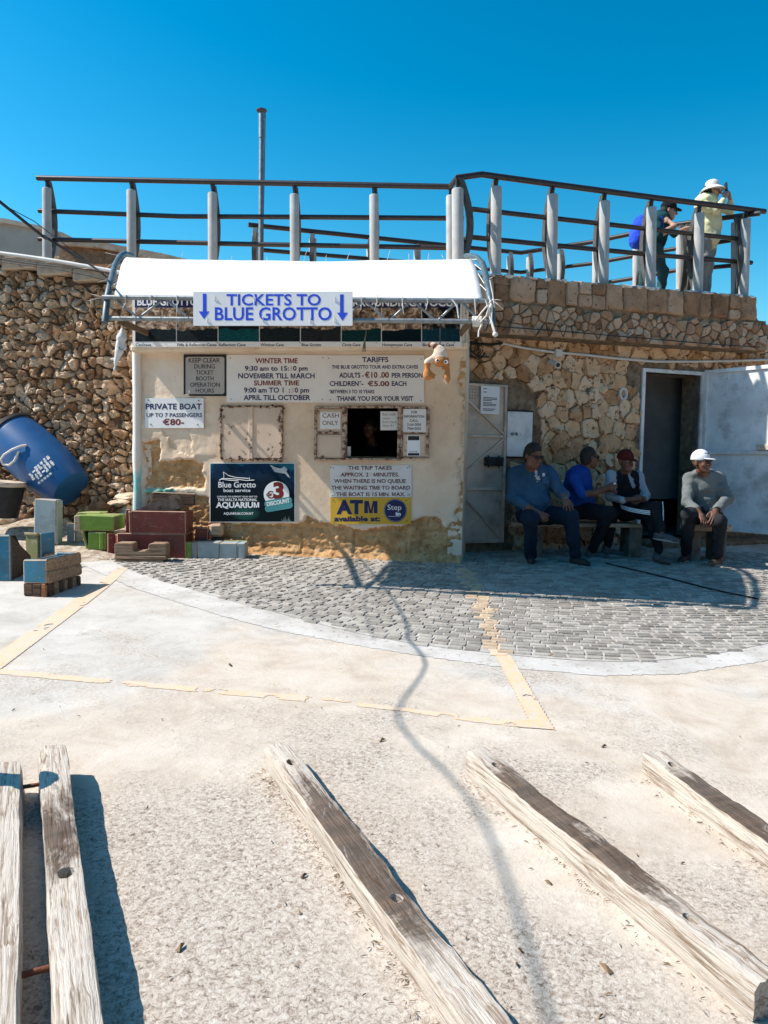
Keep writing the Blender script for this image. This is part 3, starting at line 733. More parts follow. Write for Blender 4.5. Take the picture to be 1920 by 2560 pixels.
mb = MB(); wbox(mb, -.3, ue-.2, ZT-.02, ZT+.05, 0, .12, .01, jit=.01); mb.build('ledge', M['flag2'], tw)
# deck slab
dk = [(-7.4, LY+.5), (-4.0, .4), (-.1, .4)] + [tuple(W3(u, 0, .1).xy) for u in (.2, 2, 4, ue)] + [tuple(D(1930, 700, 11.2).xy), tuple(D(1310, 700, 12.7).xy), tuple(D(560, 700, 11.6).xy), (-7.4, 3.2)]
mb = MB(); mb.prism([(x, y, ptop(2)-.36) for x, y in dk], (0, 0, .22)); o = mb.build('terrace_deck', M['coping']); tag(o, kind='structure')
# white doorway with an open steel leaf
M['whitesteel'] = paint('white_painted_steel', (.76, .755, .74), (.45, .42, .38), .22, .5, 9, .1)
M['greysteel'] = paint('grey_painted_steel', (.58, .48, .385), (.16, .11, .08), .27, .6, 8, .15)
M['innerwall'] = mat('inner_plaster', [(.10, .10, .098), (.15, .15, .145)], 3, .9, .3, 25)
dw = thing('doorway', 'white steel doorway standing open in the stone wall beside the bench', 'doorway', tuple(W3((du0+du1)/2, dz0, 0)))
mb = MB(); t = .05
wbox(mb, du0-t, du0, dz0, dz1+t, -.1, .03, .004); wbox(mb, du1, du1+t, dz0, dz1+t, -.1, .03, .004); wbox(mb, du0, du1, dz1, dz1+t, -.1, .03, .004)
mb.build('door_frame', M['whitesteel'], dw)
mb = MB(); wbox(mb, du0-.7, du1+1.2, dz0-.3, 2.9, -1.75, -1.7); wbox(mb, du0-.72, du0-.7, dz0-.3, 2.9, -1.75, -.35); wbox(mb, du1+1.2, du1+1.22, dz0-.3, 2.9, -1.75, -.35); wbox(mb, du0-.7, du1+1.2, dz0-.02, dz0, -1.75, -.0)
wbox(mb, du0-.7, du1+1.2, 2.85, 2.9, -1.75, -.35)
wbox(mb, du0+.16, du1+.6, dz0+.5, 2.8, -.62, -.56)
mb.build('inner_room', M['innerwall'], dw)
hin = W3(du1+.03, 0, .06); la = R(-42); LU = Vector((math.cos(la), math.sin(la), 0)); LN = Vector((math.sin(la), -math.cos(la), 0)); lz0, lz1 = Wl(1757, 1322, .06)[1], Wl(1757, 926, .06)[1]; LW = 1.05
RL = Matrix((LU, -LN, Vector((0, 0, 1)))).transposed()
def lbox(mbx, a, b, z0, z1, o_, p_, ch=.004): mbx.box(hin+LU*((a+b)/2)+LN*((o_+p_)/2)+Vector((0, 0, (z0+z1)/2)), (b-a, abs(p_-o_), z1-z0), RL, ch)
lf = MB(); lbox(lf, .0, LW, lz0, lz1, -.008, .008, .001); leaf = lf.build('door_leaf', M['whitesteel'], dw)
lf = MB(); zm = lz0+(lz1-lz0)*.485
for a, b, z0, z1 in ((0, .05, lz0, lz1), (LW-.05, LW, lz0, lz1), (.05, LW-.05, lz0, lz0+.05), (.05, LW-.05, lz1-.05, lz1), (.05, LW-.05, zm-.025, zm+.025)): lbox(lf, a, b, z0, z1, .008, .035)
lf.build('leaf_frame', M['whitesteel'], leaf)
lf = MB(); lbox(lf, LW-.30, LW-.06, zm+.03, zm+.10, .008, .06); lf.build('lock', M['greysteel'], leaf)
mb = MB(); wbox(mb, du0-.05, du1+1.4, -.4, dz0-.03, .0, .42, .02, jit=.01); wbox(mb, du0+.2, du1+1.4, -.4, dz0-.2, .42, .72, .02, jit=.01); st = mb.build('stone_step', M['flagm']); tag(st, 'dark worn stone steps under the open white door', 'step')
# sunlit return wall behind the leaf
M['pale'] = mat('pale_rendered_wall', [(.46, .36, .27), (.58, .48, .38), (.64, .55, .46)], 5, .95, .6, 26, speck=((.3, .2, .13), 12, .36))
p0 = W3(6.55, 0, -.05); sa = R(-38); SU = Vector((math.cos(sa), math.sin(sa), 0)); SNn = Vector((math.sin(sa), -math.cos(sa), 0)); RS = Matrix((SU, -SNn, Vector((0, 0, 1)))).transposed()
zt = plane_hit(1885, 852, p0, SNn).z
mb = MB()
for i in range(4):
    for j in range(5):
        hz = (zt+.3)/5; mb.box(p0+SU*(.5+i*.9+(j % 2)*.3)+SNn*random.uniform(0, .015)+Vector((0, 0, -.3+hz*(j+.5))), (.89, .4, hz-.012), RS, .02, 0, None, .012)
tag(mb.build('side_wall', M['pale']), 'pale sunlit block wall behind the open white door leaf', 'wall')
# iron door with diagonal braces
ia, ib = Wl(1160, 957, .06), Wl(1258, 1356, .06); iz0, iz1 = ib[1], ia[1]; iu0, iu1 = ia[0], ib[0]
idr = thing('iron_door', 'narrow grey steel door with diagonal braces beside the ticket booth', 'door', tuple(W3((iu0+iu1)/2, iz0, .05)))
mb = MB(); wbox(mb, iu0, iu1, iz0, iz1, .02, .05, .002); ds = mb.build('door_sheet', M['greysteel'], idr)
mb = MB(); t = .035
for a, b, z0, z1 in ((iu0, iu0+t, iz0, iz1), (iu1-t, iu1, iz0, iz1), (iu0+t, iu1-t, iz1-t, iz1), (iu0+t, iu1-t, iz0, iz0+t)): wbox(mb, a, b, z0, z1, .05, .078, .003)
zq = [Wl(1210, y, .06)[1] for y in (1090, 1222)]
for z in zq: wbox(mb, iu0+t, iu1-t, z-.017, z+.017, .05, .074, .003)
for (a, za), (b, zb) in (((iu0+t, Wl(1165, 998, .06)[1]), (iu1-t, zq[0]+.03)), ((iu1-t, zq[0]-.03), (iu0+t, zq[1]+.20)), ((iu0+t, zq[1]-.11), (iu1-t, iz0+.05))):
    mb.span(W3(a, za, .062), W3(b, zb, .062), WN, .022, .030, .002)
mb.build('brace_frame', M['greysteel'], idr)
mb = MB(); za, zb = Wl(1230, 1165, .06)[1], Wl(1230, 1143, .06)[1]; ua, ub = Wl(1209, 1150, .06)[0], Wl(1255, 1150, .06)[0]
wbox(mb, ua, ub, za, zb, .07, .11, .006); wbox(mb, ua+.03, ua+.045, za-.02, zb+.02, .11, .125); wbox(mb, ub-.08, ub-.065, za-.02, zb+.02, .11, .125)
mb.build('bolt_lock', M['black'], idr)
mb = MB()
for i in range(9):
    for j in range(4):
        if (i+j) % 2 == 0 or i < 4: mb.lathe([(.006, 0), (.006, .004)], W3(iu0+.05+.035*i, iz1-.07-.035*j, .050), Matrix((WU, Vector((0, 0, 1)), WN)).transposed(), 8)
mb.build('vent_holes', M['black'], idr)
pa, pb = Wl(1203, 964, .085), Wl(1248, 1036, .085); mb = MB(); wbox(mb, pa[0], pb[0], pb[1], pa[1], .081, .084)
pn = mb.build('paper_notice', M['paper']); tag(pn, 'curled white printed sheet taped high on the grey steel door', 'notice')
mb = MB(); rl = random.Random(2)
for i, f in enumerate((.1, .22, .42, .47, .52, .6, .65, .7, .82, .87)):
    z = pa[1]-(pa[1]-pb[1])*f; wbox(mb, pa[0]+.03, pa[0]+.03+(pb[0]-pa[0]-.06)*(.25 if i < 2 else rl.uniform(.6, 1)), z-.004, z+.004, .0845, .0855)
mb.build('print_lines', M['inkblack'], pn)
# meter cabinet
ca, cb = Wl(1270, 1028, .06), Wl(1330, 1142, .06)
cab = thing('meter_cabinet', 'small white steel meter cabinet with two round locks in the stone wall', 'cabinet', tuple(W3((ca[0]+cb[0])/2, cb[1], .02)))
mb = MB(); wbox(mb, ca[0]-.02, cb[0]+.02, cb[1]-.02, ca[1]+.02, -.1, .035, .004); mb.build('surround', M['black'], cab)
mb = MB(); wbox(mb, ca[0], cb[0], cb[1], ca[1], .035, .055, .003); d_ = mb.build('cabinet_door', M['whitesteel'], cab)
for k, px in enumerate((1281, 1291)):
    u, z = Wl(px, 1085, .06); mb = MB(); mb.lathe([(.02, 0), (.02, .01), (.012, .014), (.012, .004)], W3(u, z, .055), Matrix((WU, Vector((0, 0, 1)), WN)).transposed(), 14); mb.build('lock', M['steel'], d_)
# conduit with a junction box, the camera, and loose cables
con = thing('conduit', 'white plastic conduit sagging across the stone wall with a junction box', 'conduit', tuple(Wp(1390, 880, .06)))
cpx = [(1256, 858), (1310, 870), (1380, 880), (1460, 887), (1540, 896), (1640, 904), (1740, 904), (1830, 902), (1935, 899)]
mb = MB(); mb.tube([Wp(x, y, .07 if x < 1800 else .10) for x, y in cpx], .017, 8); mb.build('pipe', M['pipe'], con, smooth=60)
ja, jb = Wl(1385, 873, .06), Wl(1401, 893, .06); mb = MB(); wbox(mb, ja[0], jb[0], jb[1], ja[1], .04, .11, .006); mb.build('junction_box', M['pipe'], con)
sc_ = Wp(1372, 906, .03); sec = thing('security_camera', 'small grey bullet camera under the white conduit', 'camera', tuple(sc_))
mb = MB(); e1 = Wp(1393, 912, .22); mb.tube([sc_+WN*.06, e1], .033, 14); mb.tube([e1-(e1-sc_)*.15, e1+(e1-sc_)*.08], .038, 14); mb.build('body', M['pipe'], sec, smooth=50)
mb = MB(); mb.tube([sc_-WN*.03, sc_+WN*.05], .03, 12); mb.tube([sc_+WN*.02, sc_+WN*.10], .012, 8); mb.build('bracket', M['pipe'], sec, smooth=50)
mb = MB(); q = e1+(e1-sc_)*.085; mb.tube([q, q+(e1-sc_)*.03], .028, 12); mb.build('lens', M['black'], sec)
mb = MB(); rl = random.Random(8)
for i in range(5):
    c = Wp(1182+3*i, 862, .08); rr_ = rl.uniform(.06, .12); mb.tube([c+WU*(rr_*math.cos(a))+Vector((0, 0, rr_*1.1*math.sin(a)-.02*i))+WN*(.012*i) for a in [math.pi*.2+2*math.pi*k/22 for k in range(20)]], .006, 5)
mb.tube([Wp(x, y, .07) for x, y in ((1163, 858), (1200, 860), (1230, 862), (1256, 858))], .016, 6)
mb.tube([Wp(x, y, .07) for x, y in ((1160, 887), (1185, 893), (1222, 892))], .007, 5)
mb.tube([Wp(x, y, PO+.07) for x, y in ((1225, 815), (1400, 828), (1600, 845), (1800, 862), (1900, 868))], .006, 5)
tag(mb.build('cable_bundle', M['black']), 'tangle of black cables coiled on the wall beside the booth corner', 'cables')
cf = MB(); c = Wp(1557, 985, .04)
cf.tube([c+WU*(.05*math.cos(a))+Vector((0, 0, .07*math.sin(a)))+WN*.01 for a in [2*math.pi*k/12 for k in range(12)]], .02, 6, closed=True)
tag(cf.build('wall_ring', M['whitecap']), 'white plaster ring round a hole in the stone wall left of the doorway', 'wall ring')

# ------------------------------------------------------------------ railings on the terrace
def post(parent, base, top, bowdir, r=.060, bow=True, brk=.07):
    base = Vector(base); top = Vector(top); mb = MB(); ax = (top-base)
    mb.tube([base, base+ax*.985, base+ax*.995, top], [r*1.02, r, r*.93, r*.70], 16)
    p = mb.build('post', M['post'], parent, smooth=50)
    mb = MB(); mb.box(top+Vector((0, 0, brk*.5)), (.016, .045, brk+.02), Matrix.Rotation(math.atan2(bowdir.y, bowdir.x)-math.pi/2, 3, 'Z')); mb.build('bracket', M['rail'], p)
    if bow:
        b = Vector(bowdir).normalized(); side = Vector((-b.y, b.x, 0)); vs = []; N = 12; H = ax.length+brk
        for i in range(N+1):
            t = i/N; z = base.z+.02+(H-.02)*t; off = .03+.135*math.sin(math.pi*min(1, max(0, (t-.02)/.98)))**.9
            c = Vector((base.x+ax.x*t, base.y+ax.y*t, z)) + b*off
            wdt = .028; th = .035
            for a, d in ((-wdt, -th), (wdt, -th), (wdt, th), (-wdt, th)): vs.append(c+side*a+b*d)
        fs = []
        for i in range(N):
            for k in range(4): k2 = (k+1) % 4; fs.append((i*4+k, i*4+k2, i*4+4+k2, i*4+4+k))
        fs += [(3, 2, 1, 0), (N*4, N*4+1, N*4+2, N*4+3)]
        MB().add(vs, fs).build('bow', M['bow'], p, smooth=40)
    return p
LR = LY+.25
lr = thing('railing', 'straight brown tube railing on concrete posts above the ticket booth', 'railing', tuple(Yp(620, 640, LR)), 'terrace railings')
for px, t, b in ((117, 470, 668), (328, 475, 668), (531, 482, 672), (736, 486, 676), (935, 487, 676), (1127, 489, 676)):
    post(lr, Yp(px+1, b, LR), Yp(px, t, LR), Vector((0, 1, 0)), .058, True, .10)
def rail(parent, pts, r=.030): MB().tube(pts, r, 10).build('rail', M['rail'], parent, smooth=60)
rail(lr, [Yp(93, 445, LR), Yp(600, 456, LR), Yp(1130, 467, LR)], .034)
rail(lr, [Yp(97, 527, LR+.09), Yp(450, 541, LR+.09), Yp(800, 543, LR+.09), Yp(1160, 546, LR+.09)]); rail(lr, [Yp(97, 598, LR+.09), Yp(600, 610, LR+.09), Yp(1140, 620, LR+.09)])
RO = .16
rr_ = thing('railing', 'brown tube railing on pale bowed posts along the right parapet edge', 'railing', tuple(Wp(1500, 705, RO)), 'terrace railings')
cpost = Yp(1145, 676, .42)
post(rr_, cpost, Yp(1144, 472, .42), Vector((.8, .6, 0)), .068, True, .12)
for px, t, pb_, b in ((1241, 467, 1239, 690), (1382, 486, 1379, 702), (1512, 503, 1508, 715), (1629, 518, 1626, 726), (1749, 533, 1744, 737), (1865, 547, 1858, 748)):
    post(rr_, Wp(pb_, b, RO), Wp(px, t, RO), -WN, .064, True, .085)
rail(rr_, [Yp(1127, 466, LR), Yp(1143, 444, .42), Wp(1204, 436, RO), Wp(1400, 463, RO), Wp(1650, 496, RO), Wp(1912, 529, RO)], .036)
rail(rr_, [Yp(1174, 540, .50), Wp(1181, 523, RO-.08), Wp(1350, 542, RO-.08), Wp(1600, 570, RO-.08), Wp(1845, 597, RO-.08)]); rail(rr_, [Yp(1156, 606, .50), Wp(1168, 592, RO-.08), Wp(1350, 610, RO-.08), Wp(1600, 634, RO-.08), Wp(1879, 657, RO-.08)])
br = thing('railing', 'brown tube railing closing the far side of the terrace', 'railing', tuple(D(1304, 680, 12.2)), 'terrace railings')
def bd(px): return np.interp(px, [600, 1304, 1905], [10.7, 12.3, 10.15])
B_ = lambda px, py: D(px, py, float(bd(px)))
rail(br, [B_(621, 562), B_(960, 597), B_(1200, 622), B_(1303, 632), B_(1480, 605), B_(1692, 561), B_(1900, 533)], .034)
rail(br, [B_(640, 624), B_(960, 650), B_(1303, 681), B_(1480, 659), B_(1663, 626), B_(1860, 596)]); rail(br, [B_(1400, 725), B_(1608, 692), B_(1684, 677), B_(1853, 662)])
for px, t, b in ((640, 583, 700), (782, 597, 710), (925, 608, 715), (1043, 622, 720), (1160, 630, 722), (1275, 642, 725), (1324, 644, 725), (1401, 636, 722), (1490, 622, 720), (1591, 600, 718), (1700, 576, 740), (1716, 574, 740), (1838, 556, 745)):
    post(br, B_(px, b), B_(px, t), -FH, .055, True, .06)
# the corner of the terrace behind the rubble wall
M['beige'] = mat('beige_render', [(.42, .34, .27), (.52, .44, .36)], 4, .9, .3, 30)
hz = MB(); dp = 12.6
hz.prism([D(-120, 560, dp), D(10, 548, dp), D(128, 573, dp), D(128, 640, dp), D(-120, 640, dp)], (0, .8, 0)); hz.prism([D(128, 575, dp+.05), D(155, 580, dp+.05), D(150, 640, dp+.05), D(128, 640, dp+.05)], (0, .5, 0)); hz.prism([D(-120, 555, dp-.06), D(8, 545, dp-.06), D(130, 570, dp-.06), D(130, 578, dp-.06), D(6, 556, dp-.06), D(-120, 566, dp-.06)], (0, .9, 0))
tag(hz.build('roof_block', M['beige']), 'beige rendered roof block behind the left end of the railing', 'building')
hz = MB(); hz.prism([D(148, 606, 12.2), D(300, 632, 12.2), D(360, 660, 12.2), D(148, 660, 12.2)], (0, .5, 0)); 
bk = hz.build('stone_bank', M['rubble']); tag(bk, 'low bank of brown stones behind the railing foot', 'stone bank')
hz = MB(); hz.prism([D(148, 600, 12.1), D(260, 606, 12.1), D(400, 632, 12.1), D(500, 655, 12.1), D(480, 662, 12.1), D(380, 645, 12.1), D(250, 619, 12.1), D(148, 610, 12.1)], (0, .6, 0)); hz.build('bank_coping', M['coping'], bk)
# flagpole
fp = thing('pole', 'tall bare grey steel pole with a flat cap on the terrace', 'pole', tuple(D(652, 700, 10.2)))
mb = MB(); mb.tube([D(652, 720, 10.2), D(654, 330, 10.2), D(654, 282, 10.2)], [.036, .034, .034], 14); mb.tube([D(654, 345, 10.2), D(654, 280, 10.2)], .040, 14); sh_ = mb.build('shaft', M['steel'], fp, smooth=50)
mb = MB(); b0 = D(654, 281, 10.2); mb.lathe([(.045, -.01), (.072, .02), (.072, .032), (.02, .045)], b0, None, 18); mb.build('cap', M['bow'], fp, smooth=40)
mb = MB(); mb.tube([D(663, 285, 10.16), D(661, 420, 10.16), D(657, 600, 10.16), D(657, 700, 10.16)], .007, 5); mb.build('cable', M['black'], fp)

# ------------------------------------------------------------------ awning over the hatch
TA, TB = D(258, 770, 7.0), D(1228, 778, 6.42); TU = Vector((TB.x-TA.x, TB.y-TA.y, 0)).normalized(); TN = Vector((TU.y, -TU.x, 0))
def Tp(px, py, off=0.0): return plane_hit(px, py, TA+TN*off, TN)
aw = thing('awning', 'white canvas awning laced to a steel truss over the ticket hatch', 'awning', (-1.5, -1.0, 2.4))
tr = MB(); tr.tube([Tp(258, 743), Tp(1228, 753)], .022, 10); tr.tube([Tp(256, 796), Tp(1225, 804)], .022, 10); trs = tr.build('truss', M['steel'], aw, smooth=60)
for a, b in (((293, 752), (340, 790)), ((404, 752), (353, 790)), ((419, 752), (466, 790)), ((540, 752), (490, 791)), ((560, 752), (606, 791)), ((660, 752), (620, 792)), ((690, 753), (735, 792)), ((790, 753), (750, 793)), ((813, 754), (860, 794)), ((904, 755), (868, 793)), ((917, 755), (962, 796)), ((1023, 756), (979, 797)), ((1037, 756), (1085, 798)), ((1140, 757), (1098, 798)), ((1156, 757), (1196, 798))): MB().tube([Tp(*a, -.002), Tp(*b, -.002)], .011, 8).build('web_bar', M['steel'], trs, smooth=60)
LC = [(330, 640, 9.2), (312, 633, 8.7), (300, 640, 8.3), (288, 662, 7.95), (277, 702, 7.4), (268, 745, 7.02), (262, 806, 6.97)]
RC = [(1165, 640, 8.45), (1178, 640, 8.1), (1192, 644, 7.9), (1206, 658, 7.55), (1217, 700, 6.88), (1226, 752, 6.43), (1231, 812, 6.38)]
for nm, c in (('side_tube', LC), ('side_tube', RC)): MB().tube([D(*q) for q in c], .030, 12).build(nm, M['bluesteel'], aw, smooth=60)
FL = [(352, 725, 9.18), (330, 660, 8.85), (313, 645, 8.4), (303, 663, 8.0), (294, 703, 7.42), (287, 741, 7.05)]
FR = [(1150, 735, 8.42), (1166, 662, 8.2), (1178, 648, 7.95), (1190, 668, 7.6), (1199, 708, 6.9), (1206, 749, 6.48)]
def curve(pts, t):
    P = [D(*q) for q in pts]; n = len(P)-1; s = t*n; i = min(int(s), n-1); f = s-i
    p0_, p1_, p2_, p3_ = P[max(i-1, 0)], P[i], P[i+1], P[min(i+2, n)]
    return .5*((2*p1_)+(p2_-p0_)*f+(2*p0_-5*p1_+4*p2_-p3_)*f*f+(3*p1_-p0_-3*p2_+p3_)*f**3)
mb = MB(); NU, NV = 60, 24; vs = []
for j in range(NV+1):
    a, b = curve(FL, j/NV), curve(FR, j/NV)
    for i in range(NU+1):
        t = i/NU; p = a.lerp(b, t); s = math.sin(math.pi*t)
        p.z -= .035*s*(1-abs(j/NV-.5)*1.2); lace = .010*math.cos(2*math.pi*t*11)
        p.z += .008*nz((t*6, j*.15, 2)) + (lace*.6 if j == NV else 0) + .006*nz((t*30, j*.1, 7))*(j/NV)
        p.y += .012*nz((t*4, j*.2, 5)); vs.append(p)
fs = [(j*(NU+1)+i, j*(NU+1)+i+1, (j+1)*(NU+1)+i+1, (j+1)*(NU+1)+i) for j in range(NV) for i in range(NU)]
o = MB().add(vs, fs).build('canvas', M['fabric'], aw, smooth=180); sm = o.modifiers.new('t', 'SOLIDIFY'); sm.thickness = .004
mb = MB(); rl = random.Random(4)
def tie(a, b, tail=None):
    mb = MB(); a, b = Vector(a), Vector(b); c = (a+b)*.5; mb.tube([a, c+Vector((0, -.015, .01)), b], .0045, 5)
    if tail is not None: mb.tube([b, b+Vector(tail)*.5+Vector((0, -.01, 0)), b+Vector(tail)], [.004, .0035, .002], 5)
    mb.build('tie', M['cord'], aw)
for px in (315, 378, 442, 905, 944, 1005, 1068, 1187): tie(Tp(px, 737, .02), Tp(px+rl.uniform(-2, 2), 757, .026), (rl.uniform(-.02, .02), -.03, -.05-.06*rl.random()))
for px in (368, 455, 580, 668, 760, 815, 867, 968, 1022, 1070, 1110): p = D(px, 655, 8.6-(px-368)*.0008); tie(p+Vector((0, .05, -.05)), p+Vector((0, 0, .02)), (rl.uniform(-.04, .04), .0, rl.uniform(.03, .12)))
for k in range(6):
    t = .16+.13*k; a = curve(FL, t); i = min(int(t*6), 5); b = D(*LC[min(i+1, 6)]); tie(a, b+Vector((-.02, -.03, 0)), (rl.uniform(-.16, -.05), -.02, rl.uniform(-.08, .12)))
    a = curve(FR, t); b = D(*RC[min(i+1, 6)]); tie(a, b+Vector((.02, -.03, 0)), (rl.uniform(0, .1), -.02, rl.uniform(-.1, .05)))
mb = MB()
for k in range(7):                                # rope lashed round the right end of the truss
    c = Tp(1182+3.4*k, 804); mb.tube([c+Vector((0, -.034*math.cos(a), .040*math.sin(a)))+TU*(.008*a/6) for a in [2*math.pi*j/12 for j in range(13)]], .0075, 6)
for pts in (((1190, 800), (1205, 780), (1218, 765), (1228, 752)), ((1200, 806), (1216, 790), (1222, 770), (1214, 750)), ((1228, 750), (1224, 790), (1232, 820), (1237, 838)), ((1222, 740), (1230, 765), (1229, 800), (1239, 834)), ((1204, 812), (1197, 828), (1196, 842)), ((1225, 700), (1232, 735), (1236, 768)), ((1130, 748), (1143, 765), (1147, 795))):
    MB().tube([Tp(x, y, .05+.01*i) for i, (x, y) in enumerate(pts)], .0075, 6).build('rope', M['cord'], aw, smooth=60)
mb.build('rope_lashing', M['cord'], aw, smooth=60); mb = MB(); c = Tp(1238, 836, .07); mb.lathe([(.001, -.025), (.02, -.012), (.024, 0), (.018, .015), (.001, .025)], c, None, 10)
mb.build('rope_knot', M['cord'], aw, smooth=60)
M['oldwood'] = wood('brown_wood', (.07, .04, .022), (.30, .20, .12), scale=5)
mb = MB(); mb.span(Tp(298, 803, -.03), Yp(372, 834, -.10), (0, 0, 1), .035, .06, .006); mb.build('strut', M['oldwood'], aw)
mb = MB(); mb.span(Tp(1176, 802, -.05), Yp(1150, 836, -.02), (0, 0, 1), .035, .06, .006); mb.build('strut', M['oldwood'], aw)
# ------------------------------------------------------------------ signs and lettering
_fc = bpy.data.curves.new('font_probe', 'FONT')
def glyphs(body, bold=0.0, space=1.0):
    cu = bpy.data.curves.new('t', 'FONT'); cu.body = body; cu.offset = bold; cu.space_character = space; cu.resolution_u = 3
    o = bpy.data.objects.new('t', cu); COL.objects.link(o); dg = bpy.context.evaluated_depsgraph_get()
    me = bpy.data.meshes.new_from_object(o.evaluated_get(dg)); v = [tuple(x.co) for x in me.vertices]; f = [tuple(p.vertices) for p in me.polygons]
    bpy.data.objects.remove(o); bpy.data.curves.remove(cu); bpy.data.meshes.remove(me); return v, f
_hv = glyphs('H')[0]; CAPH = max(v[1] for v in _hv); _g1 = glyphs
def glyphs(body, bold=0.0):
    """text outline; capital M is drawn with upright stems so that heavy lettering keeps its counters"""
    if 'M' not in body: return _g1(body, bold)
    V, Fc = [], []; x = 0.0; gap = CAPH*.11
    for i, seg in enumerate(body.split('M')):
        if i:
            st = CAPH*.12+bold*2; W_m = CAPH*.86+bold*2; b = len(V)
            P_ = [(0, 0), (st, 0), (st, CAPH*.70), (W_m*.5-st*.42, 0), (W_m*.5+st*.42, 0), (W_m-st, CAPH*.70), (W_m-st, 0), (W_m, 0), (W_m, CAPH), (W_m-st*1.25, CAPH), (W_m*.5, CAPH*.24), (st*1.25, CAPH), (0, CAPH)]
            V += [(x+p[0], p[1], 0) for p in P_]
            for f in ((0, 1, 2, 11, 12), (11, 2, 3, 10), (3, 4, 10), (10, 4, 5, 9), (5, 6, 7, 8, 9)): Fc.append(tuple(k+b for k in f))
            x += W_m+gap
        core = seg.strip()
        if seg.startswith(' '): x += CAPH*.38
        if core:
            v, f = _g1(core, bold); a = min(q[0] for q in v); e = max(q[0] for q in v); b = len(V)
            V += [(x+q[0]-a, q[1], 0) for q in v]; Fc += [tuple(k+b for k in g) for g in f]; x += e-a+gap
            if seg.endswith(' '): x += CAPH*.38
    return V, Fc
def lettering(lines, P, off, name, m, parent, rot=None):
    """lines: (text, x0, y0, x1, y1[, bold]) with cap top y0 and baseline y1 in photo pixels, laid on the sign's own plane by P(px, py, off)"""
    mb = MB()
    for ln in lines:
        txt, x0, y0, x1, y1 = ln[:5]; bold = ln[5] if len(ln) > 5 else .012
        v, f = glyphs(txt, bold)
        if not v: continue
        a = min(q[0] for q in v); b = max(q[0] for q in v); out = []
        for q in v:
            px = x0+(q[0]-a)/(b-a)*(x1-x0); py = y1-(q[1]/CAPH)*(y1-y0)
            if rot:
                cxr, cyr, an = rot; dx, dy = px-cxr, py-cyr; px, py = cxr+dx*math.cos(an)-dy*math.sin(an), cyr+dx*math.sin(an)+dy*math.cos(an)
            out.append(P(px, py, off))
        mb.add(out, f)
    return mb.build(name, m, parent)
def patch(mb, pts, P, off, mi=0): mb.add([P(x, y, off) for x, y in pts][::-1], [tuple(range(len(pts)))], mi)
def ell(cx, cy, rx, ry, n=32, a0=0.0, a1=2*math.pi): return [(cx+rx*math.cos(a0+(a1-a0)*k/n), cy+ry*math.sin(a0+(a1-a0)*k/n)) for k in range(n+(0 if a1-a0 > 6.28 else 1))]
def Bp(px, py, off=0.0): return Yp(px, py, -off)
def board(name, label, q, off, thick, m, cat='sign', P=Bp, group=None, ch=.003):
    px0, py0, px1, py1 = q; c = P((px0+px1)/2, (py0+py1)/2, off)
    rt = thing(name, label, cat, tuple(P((px0+px1)/2, py1, off)), group)
    mb = MB(); cor = [P(px0, py0, off+thick), P(px1, py0, off+thick), P(px1, py1, off+thick), P(px0, py1, off+thick)]
    n = (cor[1]-cor[0]).cross(cor[2]-cor[1]).normalized()
    if n.dot(CAM-c) < 0: n = -n
    mb.prism(cor, -n*thick); mb.build('panel', m, rt); return rt
def screws(rt, pts, P, off, r=.006):
    mb = MB()
    for x, y in pts:
        c = P(x, y, off); mb.lathe([(r, 0), (r, .004), (r*.5, .006)], c, Matrix.Rotation(R(90), 3, 'X'), 8)
    mb.build('screws', M['screw'], rt)
def c2(x, y): return 330+x/3.53, 850+y/3.53
def c3(x, y): return 760+x/3.770, 850+y/3.770
def L2(t, x0, y0, x1, y1, *b): return (t, *c2(x0, y0), *c2(x1, y1), *b)
def L3(t, x0, y0, x1, y1, *b): return (t, *c3(x0, y0), *c3(x1, y1), *b)
BT = .028
# keep clear
M['greyboard'] = mat('grey_sign_face', [(.40, .37, .34), (.46, .43, .40)], 3, .5, .05, 30)
s = board('notice_sign', 'grey notice in a black rounded frame asking to keep clear of the booth', (459, 886, 566, 990), .022, .012, M['black'])
mb = MB(); q = (464, 892, 561, 985); patch(mb, [(q[0]+4, q[1]), (q[2]-4, q[1]), (q[2], q[1]+4), (q[2], q[3]-4), (q[2]-4, q[3]), (q[0]+4, q[3]), (q[0], q[3]-4), (q[0], q[1]+4)], Bp, .036); mb.build('face', M['greyboard'], s)
lettering([L2('KEEP CLEAR', 500, 160, 775, 198), L2('DURING', 548, 215, 732, 251), L2('TICKET', 562, 269, 720, 304), L2('BOOTH', 566, 322, 720, 357), L2('OPERATION', 512, 376, 775, 412), L2('HOURS', 562, 429, 724, 464)], Bp, .0375, 'lettering', M['inkblack'], s)
# winter / summer times
B1 = .026
s = board('timetable_sign', 'cream timetable board with winter and summer hours in blue and red', (566, 887, 815, 1006), .021, .010, M['cream'])
lettering([L2('WINTER TIME', 1087, 162, 1462, 204, B1), L2('SUMMER TIME', 1075, 358, 1476, 400, B1)], Bp, .0325, 'red_lettering', M['red'], s)
lettering([L2('9:30 am to 15:', 995, 230, 1385, 270, B1), L2('0 pm', 1420, 230, 1550, 270, B1), L2('NOVEMBER TILL MARCH', 937, 295, 1612, 338, B1), L2('9:00 am TO 1', 988, 421, 1338, 463, B1), L2(':', 1384, 421, 1396, 463, B1), L2('0 pm', 1435, 421, 1562, 463, B1), L2('APRIL TILL OCTOBER', 985, 487, 1573, 529, B1)], Bp, .0325, 'blue_lettering', M['navy'], s)
M['ghost'] = mat('faded_ink', [(.56, .48, .42), (.62, .55, .49)], 8, .7, 0)
lettering([L2('3', 1392, 230, 1414, 270, B1), L2('3', 1402, 421, 1428, 463, B1)], Bp, .0325, 'worn_lettering', M['ghost'], s)
